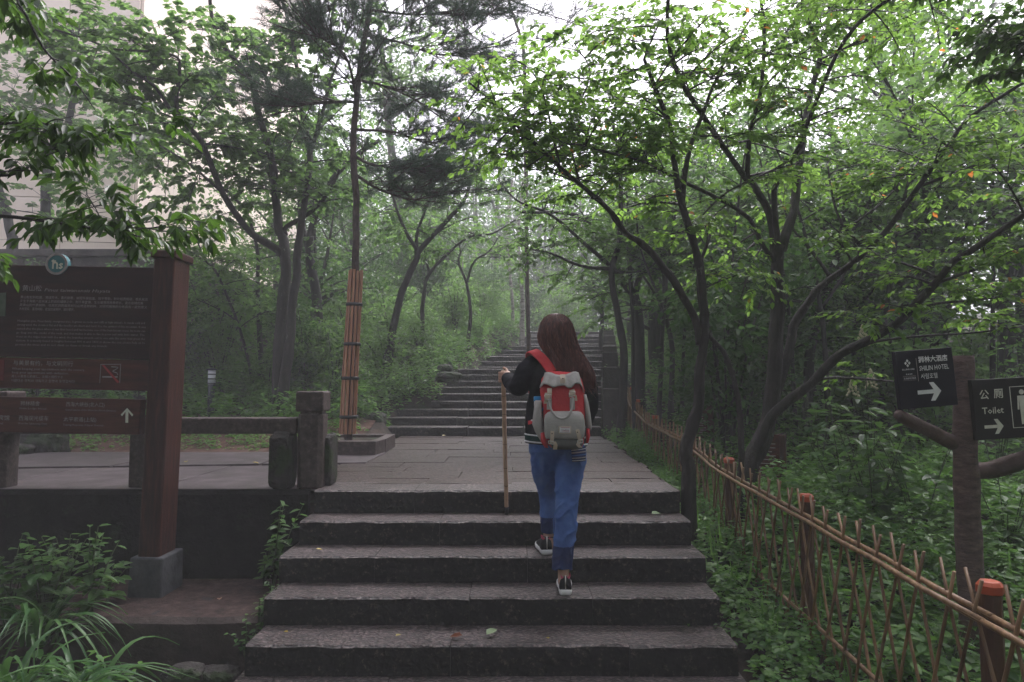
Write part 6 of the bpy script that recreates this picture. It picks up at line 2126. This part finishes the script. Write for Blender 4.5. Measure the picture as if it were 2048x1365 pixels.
# left hand closed round the stick
SA, SB = P(1006.5, 742, 4.42), P(1013.5, 1024, 4.66)
sdir = (SB - SA).normalized()
hc_ = SA + sdir * .03
wr = P(1014, 757, 4.37)
side = V((1, 0, 0))
ch(bd_, [wr, (wr + hc_) / 2 + V((.010, -.01, 0)), hc_ + V((.026, -.004, 0))], [.022, (.026, .032), (.020, .034)])
for k in range(4):
    z_ = sdir * (.004 + .019 * k - .02)
    cc = hc_ + z_
    R_ = .024 - .001 * abs(k - 1)
    pts = [cc + V((.030, -.012, 0)), cc + V((.012, -.028, 0)), cc + V((-.012, -.027, 0)), cc + V((-.028, -.008, 0)), cc + V((-.022, .014, 0)), cc + V((-.004, .024, 0))][: 6 if k < 3 else 5]
    ch(bd_, pts, [.0095, .0095, .009, .0088, .008, .007][:len(pts)], 8, 2)
ch(bd_, [hc_ + V((.022, .0, -.0)) - sdir * .02, hc_ + V((.020, .020, 0)) - sdir * .038, hc_ + V((.0, .026, 0)) - sdir * .052], [.012, .011, .009], 8, 3)
# right hand relaxed in front
rh = P(1166, 847, 4.37)
ch(bd_, [rh, rh + V((-.004, .05, -.012)), rh + V((-.008, .085, -.03))], [.024, (.018, .036), (.014, .034)])
for k in range(4):
    b1 = rh + V((-.008, .085, -.006 - .018 * k))
    ch(bd_, [b1, b1 + V((-.012, .03, -.012)), b1 + V((-.03, .04, -.022))], [.009, .0085, .007], 8, 2)
ch(bd_, [rh + V((-.01, .03, .02)), rh + V((-.03, .06, .025)), rh + V((-.035, .085, .015))], [.012, .010, .008], 8, 2)
body = remeshed(bd_, 'body', SKM, pr, .0055, 2)

# jacket
jk = MB()
ch(jk, [(1113, 712, 4.15), (1113, 728, 4.15), (1114, 750, 4.15), (1114, 785, 4.16), (1111, 830, 4.17), (1111, 872, 4.165)],
   [(.07, .06), (.152, .088), (.170, .105), (.168, .118), (.186, .125), (.182, .122)], 20)
ch(jk, [(1072, 726, 4.15), (1057, 738, 4.14), (1043, 762, 4.12), (1037, 774, 4.13), (1024, 767, 4.25), (1017, 758, 4.34)], [.060, .064, .062, .062, .050, .044], 14)
ch(jk, [(1156, 726, 4.13), (1168, 745, 4.12), (1178, 790, 4.13), (1180, 812, 4.17), (1173, 840, 4.31)], [.060, .062, .056, .052, .044], 14)


def folds(p, nn):
    q = V((p.x * 9, p.y * 9, p.z * 16))
    return .0055 * noise.noise(q) + .004 * noise.noise(q * 2.3 + V((4, 1, 7)))


remeshed(jk, 'jacket', M['jacket'], pr, .008, 3, folds)
for (ya, yb, mt, ex) in ((870, 873, 'rib_white', .004), (873, 883.5, 'rib_green', .002), (883.5, 886.5, 'rib_white', .004), (886.5, 889, 'jacket', .0)):
    mb = MB()
    R = []
    for py in (ya, ya + .4, yb - .4, yb):
        c = P(1112, py, 4.165)
        f = 0 if py in (ya, yb) else ex
        R.append([V((c.x + (.186 + f) * math.cos(2 * PI * i / 40) * (1 - .02 * math.sin(3 * i)), 4.165 + (.124 + f) * math.sin(2 * PI * i / 40), c.z - .010 * math.cos(2 * PI * i / 40))) for i in range(40)])
    mb.rings(R, cap=False)
    mb.build('hem_band', M[mt], pr)
cu_ = MB()
ch(cu_, [(1019, 760, 4.32), (1014.5, 757, 4.365)], [.047, .040], 14, 3)
cu_.build('cuff', M['jacket'], pr)

# jeans with darker lower panels
tr = MB()
ch(tr, [(1113, 868, 4.165), (1114, 890, 4.16), (1115, 905, 4.155), (1115, 918, 4.15)], [(.160, .105), (.172, .118), (.172, .120), (.15, .105)], 20)
ch(tr, [(1090, 893, 4.165), (1088, 925, 4.18), (1089, 950, 4.22), (1095, 985, 4.28), (1096, 1010, 4.28), (1096, 1040, 4.26), (1098, 1068, 4.245), (1098, 1095, 4.24)], [(.090, .105), (.082, .098), (.070, .085), (.058, .066), (.052, .062), (.050, .058), (.046, .054), (.046, .054)], 16)
ch(tr, [(1140, 893, 4.145), (1141, 925, 4.11), (1137, 960, 4.07), (1134, 1000, 4.02), (1132, 1040, 3.975), (1128, 1090, 3.945), (1124, 1137, 3.925), (1122, 1165, 3.92)], [(.088, .108), (.092, .108), (.080, .092), (.070, .076), (.064, .068), (.061, .064), (.059, .062), (.059, .062)], 16)


def jfold(p, nn, k=1.15):
    q = V((p.x * 7 + p.z * 9, p.y * 5, p.z * 9 - p.x * 15))
    w = noise.noise(q)
    r = max(0.0, .35 - abs(w)) / .35
    return k * .007 * (r * r - .25) * (0.7 + noise.noise(p * 5)) + .002 * noise.noise(q * 3)


tj = remeshed(tr, 'jeans', [M['denim'], M['denim_dark']], pr, .007, 3, jfold)
zl_, zr_ = P(1096, 1034, 4.26).z, P(1128, 1091, 3.94).z
org = ORG[tj]
xs_mid = P(1112, 1030, 4.1).x
import bmesh
bm = bmesh.new()
bm.from_mesh(tj.data)
zcl, zcr = P(1098, 1069, 4.2).z, P(1124, 1137, 3.92).z
bmesh.ops.delete(bm, geom=[v for v in bm.verts if (v.co.z + org.z < zcr + .004 * math.sin(v.co.x * 60)) or (v.co.z + org.z < zcl and v.co.x + org.x < xs_mid and v.co.y + org.y > 4.10)], context='VERTS')
bm.to_mesh(tj.data)
bm.free()
for f in tj.data.polygons:
    c = f.center + org
    if (c.z < zl_ and c.x < xs_mid - .012 and c.y > 4.08) or (c.z < zr_): f.material_index = 1
pk_ = MB()
PC = [P(1142, 897, 4.00), P(1171, 893, 4.05), P(1171, 922, 4.02), P(1144, 924, 3.985)]
for k, (mt, a, b) in enumerate((('denim_dark', 0, 1), ('rib_white', .12, .16), ('print_dim', .30, .38), ('denim', .5, .58), ('print_dim', .70, .76), ('rib_white', .9, .93))):
    mb = MB()
    off = V((.0, -.012 - .0012 * (k > 0), 0))
    a0, a1 = PC[0].lerp(PC[3], a), PC[1].lerp(PC[2], a)
    b0_, b1_ = PC[0].lerp(PC[3], b), PC[1].lerp(PC[2], b)
    n_ = 6
    R = [[a0.lerp(a1, i / n_) + off + V((0, -.012 * math.sin(PI * i / n_), 0)) for i in range(n_ + 1)], [b0_.lerp(b1_, i / n_) + off + V((0, -.012 * math.sin(PI * i / n_), 0)) for i in range(n_ + 1)]]
    R2 = [[p + V((0, .01, 0)) for p in r] for r in R]
    mb.rings([R2[0], R[0], R[1], R2[1]], cap=False, closed=False)
    mb.build('pocket' if k == 0 else 'pocket_stripe', M[mt], pr)


# shoes
def shoe(heel, yaw, pitch):
    R = Matrix.Rotation(yaw, 3, 'Z') @ Matrix.Rotation(pitch, 3, 'X')
    prof = [(-.004, .027, 0), (.02, .034, 0), (.06, .035, 0), (.11, .034, 0), (.16, .042, 0), (.20, .041, 0), (.225, .030, .004), (.238, .012, .008)]
    mb = MB()
    R1 = []
    for y, w, z in prof:
        R1.append([heel + R @ V((w * a, y, z + b)) for a, b in ((-1, .004), (-.9, 0), (.9, 0), (1, .004), (1.06, .018), (1.0, .030), (-1.0, .030), (-1.06, .018))])
    mb.rings(R1)
    so = mb.build('sole', M['sole'], pr)
    mb = MB()
    up = [(.002, .030, .098), (.02, .0345, .100), (.05, .035, .088), (.09, .033, .085), (.13, .037, .075), (.17, .039, .058), (.21, .034, .045), (.232, .015, .036)]
    R1 = []
    for y, w, h in up:
        R1.append([heel + R @ V((w * math.cos(t) * (1.0 if math.sin(t) < .7 else .85), y, .029 + (h - .029) * max(0.0, math.sin(t)) ** .7)) for t in np.linspace(0, PI, 11)])
    mb.rings(R1)
    u_ = mb.build('shoe', M['shoe'], pr)
    mb = MB()
    mb.rings([[heel + R @ V((.030 * math.cos(2 * PI * i / 16), .045 + .042 * math.sin(2 * PI * i / 16), z + .008 * math.cos(4 * PI * i / 16))) for i in range(16)] for z in (.085, .096, .102)], cap=False)
    mb.build('collar', M['pink'], u_)
    mb = MB()
    mb.ribbon([heel + R @ V((0, -.002, .035)), heel + R @ V((0, .0, .07)), heel + R @ V((0, .003, .108))], .006, .004, V((1, 0, 0)))
    mb.build('heel_tab', M['buckle'], u_)
    return so


shoe(V((P(1131, 1187, 3.88).x, 3.875, -.447)), -.03, 0.0)
shoe(V((P(1094, 1112, 4.17).x, 4.165, -.297)), .12, 0.0)

# hair
HR = [(627, 1112, 3, .012, 4.12), (630, 1112, 14, .050, 4.12), (637, 1112, 23, .082, 4.12), (648, 1112.5, 30, .105, 4.115), (662, 1113, 34, .118, 4.115), (678, 1114.5, 36.5, .122, 4.11), (692, 1119, 37, .112, 4.10), (706, 1127, 36, .092, 4.075), (722, 1137, 37, .066, 4.04),
      (738, 1145, 38, .048, 4.01), (750, 1154, 34, .036, 3.995), (760, 1168, 20, .028, 3.99), (769, 1177, 10, .02, 3.99), (776, 1181, 4, .01, 3.99)]
NH = 72
hp = np.array(HR)
tt_ = np.linspace(0, len(HR) - 1, 64)
cols = [np.interp(tt_, range(len(HR)), hp[:, k]) for k in range(5)]


def hair_pt(i, a, lift=0.0):
    py, cx, hw, th, d = (c[i] for c in cols)
    c = P(cx, py, d)
    w = hw * d / FPX
    f = 1 + .05 * noise.noise(V((a * 6, i * .03, 1))) + .04 * noise.noise(V((a * 15, i * .04, 5)))
    jag = .018 * noise.noise(V((a * 9, 3, 8))) * max(0, (i - 44) / 20)
    return c + V(((w * f + lift) * math.cos(a), (th * f + lift) * math.sin(a), jag))


mb = MB()
mb.rings([[hair_pt(i, 2 * PI * k / NH) for k in range(NH)] for i in range(64)])
hr = mb.build('hair', M['hair'], pr)
mb = MB()
for s_ in range(420):
    a = random.uniform(PI * .96, PI * 2.04)
    i0, i1 = random.randint(2, 16), random.randint(38, 63)
    lf = random.uniform(.0005, .007)
    da = random.gauss(0, .10)
    pts = []
    for k in range(9):
        i = int(lerp(i0, i1, k / 8))
        pts.append(hair_pt(i, a + da * math.sin(k * .5) * .5, lf))
    mb.tube(pts, [.0016 if 0 < k < 8 else .0005 for k in range(9)], 3, cap=False)
for s_ in range(150):
    a = random.uniform(PI * .9, PI * 2.1)
    i0 = random.randint(38, 50)
    p = hair_pt(i0, a, .001)
    q = hair_pt(min(63, i0 + 13), a + random.gauss(0, .1), .004)
    e = q + V((random.gauss(.008, .018), random.gauss(0, .008), random.uniform(-.06, -.005)))
    mb.tube(bez(p, q, e, 6), [.0014, .0014, .0013, .0011, .0008, .0003], 3, cap=False)
mb.build('hair_strands', M['hair'], hr)['kind'] = 'stuff'
bl_ = MB()
c = P(1102, 1069, 4.235)
bl_.rings([[V((c.x - .012 + r * math.cos(2 * PI * i / 14), c.y - .01 + r * math.sin(2 * PI * i / 14), c.z - .012 + z)) for i in range(14)] for r, z in ((.036, 0), (.038, .003), (.036, .006))], cap=False)
bl_.build('anklet', M['band'], pr)

# ------------------------------------------------------------------ backpack (its own thing, on her back)
bp = thing('backpack', V((P(1123, 820, 3.95).x, 3.95, P(1123, 895, 3.95).z)), 'red and grey canvas backpack with tan leather buckled straps on the woman\'s back', 'backpack')


def Z2(zx, zy, d): return P(960 + zx / 4.55, 600 + zy / 4.55, d)


def sup(c, hx, hy, n=28, e=3.2):
    R = []
    for i in range(n):
        a = 2 * PI * i / n
        ca, sa = math.cos(a), math.sin(a)
        R.append(V((c.x + hx * math.copysign(abs(ca) ** (2 / e), ca), c.y + hy * math.copysign(abs(sa) ** (2 / e), sa), c.z)))
    return R


def blk(name, rows, mat, parent, dc, n=28, e=3.2, bev=None):
    mb = MB()
    R = []
    for (zy, L, Rr, hy, dd) in rows:
        a, b = Z2(L, zy, dc + dd), Z2(Rr, zy, dc + dd)
        R.append(sup((a + b) / 2, (b.x - a.x) / 2, hy, n, e))
    mb.rings(R)
    return mb.build(name, mat, parent)


blk('pack_body', [(1352, 690, 900, .02, .02), (1340, 640, 925, .05, .01), (1300, 605, 945, .068, 0), (1200, 588, 952, .074, 0), (1080, 578, 956, .078, 0), (950, 560, 952, .078, 0), (820, 545, 948, .074, .01), (720, 560, 925, .066, .02), (665, 600, 880, .05, .03), (650, 640, 850, .02, .03)], M['canvas_red'], bp, 3.965)
fp = blk('front_pocket', [(1262, 600, 935, .022, .0), (1240, 590, 948, .034, 0), (1180, 584, 955, .040, 0), (1100, 583, 952, .040, 0), (1050, 590, 942, .034, 0), (1022, 615, 920, .022, .0), (1012, 660, 890, .006, .01)], M['canvas_grey'], bp, 3.882, e=4)
blk('pocket_base', [(1362, 700, 890, .01, .03), (1350, 660, 915, .03, .01), (1310, 640, 935, .036, 0), (1264, 625, 938, .032, 0), (1256, 640, 930, .01, 0)], M['canvas_darkgrey'], bp, 3.892, e=4)
blk('side_pocket', [(1300, 560, 600, .03, .0), (1200, 500, 585, .05, 0), (1130, 474, 575, .056, 0), (1000, 490, 565, .055, 0), (925, 497, 562, .048, 0), (915, 505, 555, .03, 0)], M['canvas_grey'], bp, 3.955, e=2.6)
blk('side_pocket', [(1185, 985, 1010, .03, .0), (1150, 965, 1017, .046, 0), (1050, 955, 1005, .05, 0), (930, 940, 985, .045, 0), (860, 925, 965, .03, 0)], M['canvas_grey'], bp, 3.955, e=2.6)
for rows in ([(1345, 590, 620, .02, 0), (1290, 552, 612, .035, 0), (1210, 548, 590, .03, 0), (1204, 555, 585, .01, 0)], [(1300, 960, 985, .02, 0), (1240, 965, 1000, .035, 0), (1170, 970, 994, .02, 0)]):
    blk('side_gusset', rows, M['canvas_red'], bp, 3.925, e=2.6)
# grey hood: wavy-edged flap folded over the top
mb = MB()
R = []
nS = 36
lowx = [545, 575, 610, 660, 720, 770, 805, 830, 870, 910, 940, 955]
lowz = [800, 765, 768, 795, 782, 775, 802, 800, 757, 762, 800, 880]
topx = [590, 620, 655, 690, 740, 780, 820, 850, 880, 905]
topz = [668, 660, 664, 680, 686, 682, 668, 656, 654, 668]
for j in range(7):
    f = j / 6
    r = []
    for i in range(nS + 1):
        a = i / nS
        xb = lerp(540, 956, a)
        xt = lerp(588, 906, a)
        x = lerp(xb, xt, f)
        z = lerp(float(np.interp(xb, lowx, lowz)), float(np.interp(xt, topx, topz)), f)
        u_ = 2 * a - 1
        d = 3.966 - .088 * max(0.0, 1 - abs(u_) ** 3.4) ** (1 / 3.4) * (1 - .25 * f) - .004 + .006 * math.sin(i * .9) * (1 - f)
        d += .02 * f
        r.append(Z2(x, z, d))
    R.append(r)
mb.rings(R, cap=False, closed=False)
top_ = [p + V((0, .06, .004)) for p in R[-1]]
mb.rings([R[-1], top_], cap=False, closed=False)
hood = mb.build('hood', M['canvas_grey'], bp)
sol = hood.modifiers.new('solid', 'SOLIDIFY')
sol.thickness = .004
# straps
def strap(name, pts, w, mat, th=.004, wd=V((1, 0, 0)), parent=bp):
    mb = MB()
    q, _ = smooth_path([Z2(*p) for p in pts], [0] * len(pts), 4)
    mb.ribbon(q, w, th, wd)
    return mb.build(name, mat, parent, smooth=False, bevel=.001)


px4 = 3.87 / FPX / 4.55
strap('top_tab', [(752, 680, 3.895), (752, 715, 3.876), (752, 758, 3.872)], 46 * px4, M['tan'], .005)
st1 = [('tan', 22, [(633, 806, 3.884), (634, 860, 3.878)], 40), ('tan', 20, [(846, 815, 3.884), (838, 868, 3.878)], 44)]
strap('buckle_strap', [(632, 806, 3.886), (633, 845, 3.874), (634, 866, 3.876)], 42 * px4, M['tan'], .004)
strap('buckle_strap', [(614, 846, 3.878), (614, 890, 3.870), (604, 945, 3.876)], 50 * px4, M['tan'], .004)
strap('buckle_strap', [(836, 818, 3.886), (836, 860, 3.874), (838, 880, 3.876)], 48 * px4, M['tan'], .004, V((1, 0, .3)))
strap('buckle_strap', [(868, 866, 3.880), (876, 920, 3.878)], 20 * px4, M['tan'], .004)
hl = [(628, 895, 3.872), (632, 950, 3.862), (655, 1015, 3.850), (700, 1065, 3.838), (750, 1080, 3.832), (800, 1058, 3.838), (832, 1000, 3.850), (842, 940, 3.862), (843, 885, 3.872)]
q, _ = smooth_path([Z2(*p) for p in hl], [0] * len(hl), 4)
mb = MB()
mb.tube(q, [(.0065, .0045)] * len(q), 8)
mb.build('handle', M['canvas_grey'], bp)
for x0, x1 in ((604, 656), (818, 862)):
    strap('handle_end', [((x0 + x1) / 2, 895, 3.874), ((x0 + x1) / 2, 1000, 3.873)], 46 * px4, M['canvas_grey'], .003)


def buckle(x, y, w, h, d, tilt=0.0):
    mb = MB()
    c = Z2(x, y, d)
    k = 3.87 / FPX / 4.55
    pts = [c + V((w * k * math.cos(t) * .5, 0, h * k * math.sin(t) * .5 + tilt * w * k * math.cos(t) * .5)) for t in [PI / 4 + i * PI / 2 for i in range(4)]]
    pts = [c + (p - c) * 1.3 for p in pts]
    for i in range(4): mb.tube([pts[i], pts[(i + 1) % 4]], [.0022] * 2, 6)
    mb.build('buckle', M['buckle'], bp)


buckle(618, 885, 62, 48, 3.866)
buckle(838, 858, 56, 44, 3.866, .3)
strap('lower_strap', [(658, 1195, 3.838), (657, 1250, 3.836), (650, 1308, 3.842)], 34 * px4, M['tan'], .004, V((1, 0, -.1)))
strap('lower_strap', [(672, 1290, 3.850), (686, 1320, 3.846), (682, 1362, 3.852)], 36 * px4, M['tan'], .004)
strap('lower_strap', [(885, 1180, 3.838), (900, 1240, 3.836), (912, 1290, 3.842)], 34 * px4, M['tan'], .004, V((1, 0, .2)))
strap('lower_strap', [(905, 1290, 3.850), (892, 1320, 3.846), (915, 1345, 3.852)], 34 * px4, M['tan'], .004)
buckle(648, 1300, 52, 26, 3.836, -.2)
buckle(912, 1290, 50, 30, 3.836, .2)
for x, y in ((656, 1218), (888, 1205), (754, 716)):
    mb = MB()
    mb.ball(Z2(x, y, 3.834 if y > 800 else 3.870), (.0038, .002, .0038), 8)
    mb.build('rivet', M['stick_dark'], bp)
a, b = Z2(716, 1218, 3.838), Z2(829, 1150, 3.838)
mb = MB(); mb.box((a + b) / 2, (b.x - a.x, .004, b.z - a.z)); pt_ = mb.build('patch', M['tan'], bp, smooth=False, bevel=.001)
mb = MB(); mb.box((a + b) / 2 + V((0, -.0022, 0)), ((b.x - a.x) * .86, .002, (b.z - a.z) * .80)); mb.build('patch_face', M['rib_white'], pt_, smooth=False)
for zy, x0, x1, mt in ((1164, 735, 815, 'print_red'), (1194, 750, 812, 'print_red'), (1205, 728, 815, 'print_dim')):
    a, b = Z2(x0, zy + 2, 3.834), Z2(x1, zy - 2, 3.834)
    mb = MB(); mb.box((a + b) / 2, (b.x - a.x, .0012, max(.0012, b.z - a.z))); mb.build('patch_stripe', M[mt], pt_, smooth=False)
text('Doughnut', Z2(738, 1189, 3.8335), .0085, M['denim_dark'], pt_, 72 * px4, shear=.3)
# shoulder strap over the left shoulder
ss = [P(1104, 744, 3.985), P(1096, 732, 4.0), P(1085, 718, 4.025), P(1074, 708, 4.06), P(1066, 703, 4.11), P(1061, 706, 4.17), P(1060, 722, 4.24), P(1063, 750, 4.28), P(1068, 800, 4.28), P(1072, 840, 4.25)]
q, _ = smooth_path(ss, [0] * len(ss), 5)
mb = MB(); mb.ribbon(q, .060, .012, V((1, .25, .35))); mb.build('shoulder_strap', M['canvas_red'], bp, bevel=.003)
ss = [P(1150, 746, 3.985), P(1154, 728, 4.03), P(1156, 719, 4.09), P(1156, 722, 4.18), P(1154, 745, 4.27), P(1154, 800, 4.28), P(1150, 845, 4.25)]
q, _ = smooth_path(ss, [0] * len(ss), 5)
mb = MB(); mb.ribbon(q, .055, .012, V((1, -.25, -.2))); mb.build('shoulder_strap', M['canvas_red'], bp, bevel=.003)
strap('strap_tab', [(500, 1090, 4.0), (470, 1110, 4.02), (440, 1120, 4.05)], .022, M['canvas_red'], .006, V((0, .3, 1)))
for x, y, d in ((625, 618, 3.995), (473, 1097, 4.0)):
    mb = MB(); mb.ball(Z2(x, y, d), (.007, .003, .0055), 8); mb.build('rivet', M['rib_white'], bp)
# blue bottle in the side pocket
bt = thing('water_bottle', Z2(525, 1000, 3.98), 'blue-capped water bottle in the left side pocket of the backpack', 'bottle')
c = Z2(530, 1000, 3.985)
z0_, z1_, z2_, z3_ = c.z - .02, Z2(530, 918, 3.98).z, Z2(530, 905, 3.98).z, Z2(530, 880, 3.98).z
mb = MB(); mb.rings([[V((c.x + r * math.cos(2 * PI * i / 18), c.y + r * math.sin(2 * PI * i / 18), z)) for i in range(18)] for r, z in ((.022, z0_), (.024, z0_ + .01), (.024, z1_), (.020, z2_))]); mb.build('bottle_body', M['lamp_glass'], bt)
mb = MB(); mb.rings([[V((c.x + r * math.cos(2 * PI * i / 18), c.y + r * math.sin(2 * PI * i / 18), z)) for i in range(18)] for r, z in ((.026, z1_ - .004), (.0265, z2_), (.0265, z3_ - .004), (.024, z3_))]); mb.build('cap', M['blue'], bt)
mb = MB(); mb.tube(smooth_path([Z2(560, 905, 3.955), Z2(578, 960, 3.93), Z2(566, 1010, 3.93), Z2(552, 1050, 3.93), Z2(560, 1000, 3.925)], [.003] * 5, 4)[0], [.0028] * 17, 6); mb.build('cord', M['blue'], bt)

# ------------------------------------------------------------------ walking stick
stk = thing('walking_stick', SB, 'long peeled wooden walking stick held in the woman\'s left hand', 'walking stick')
mb = MB()
tip = V((SB.x, SB.y, -.148))
L_ = (tip - SA)
pts = [SA + L_ * (i / 24) for i in range(24)]
pts = [p + V((.0025 * noise.noise(p * 6), .0025 * noise.noise(p * 6 + V((3, 0, 0))), 0)) for p in pts]
mb.tube(pts, [.0138 + .0012 * noise.noise(p * 14) + (.0012 if i in (5, 9, 13, 18) else 0) for i, p in enumerate(pts)], 12)
mb.build('shaft', M['stick'], stk)
mb = MB(); mb.tube([pts[-1] - (tip - SA).normalized() * .012, tip], [.0145, .0135], 12); mb.build('ferrule', M['band'], stk)
for i in (4, 7, 9, 12, 16, 19):
    mb = MB()
    p = pts[i]
    dd = L_.normalized()
    mb.tube([p, p + dd * random.uniform(.002, .006)], [.0152, .0152], 12, cap=False)
    mb.build('knot_mark', M['stick_dark'], stk)

# ================================================================== mist
hz = MB()
hz.box((0, 50, 10.5), (330, 230, 33.0))
hm = bpy.data.materials.new('mist')
hm.use_nodes = True
hn = hm.node_tree
hn.nodes.clear()
ho = hn.nodes.new('ShaderNodeOutputMaterial')
pv = hn.nodes.new('ShaderNodeVolumePrincipled')
pv.inputs['Color'].default_value = (0.93, 0.94, 0.97, 1)
pv.inputs['Density'].default_value = 0.0080
pv.inputs['Anisotropy'].default_value = -0.2
hn.links.new(pv.outputs[0], ho.inputs['Volume'])
o = hz.build('haze', hm, None, smooth=False)
o['kind'] = 'stuff'
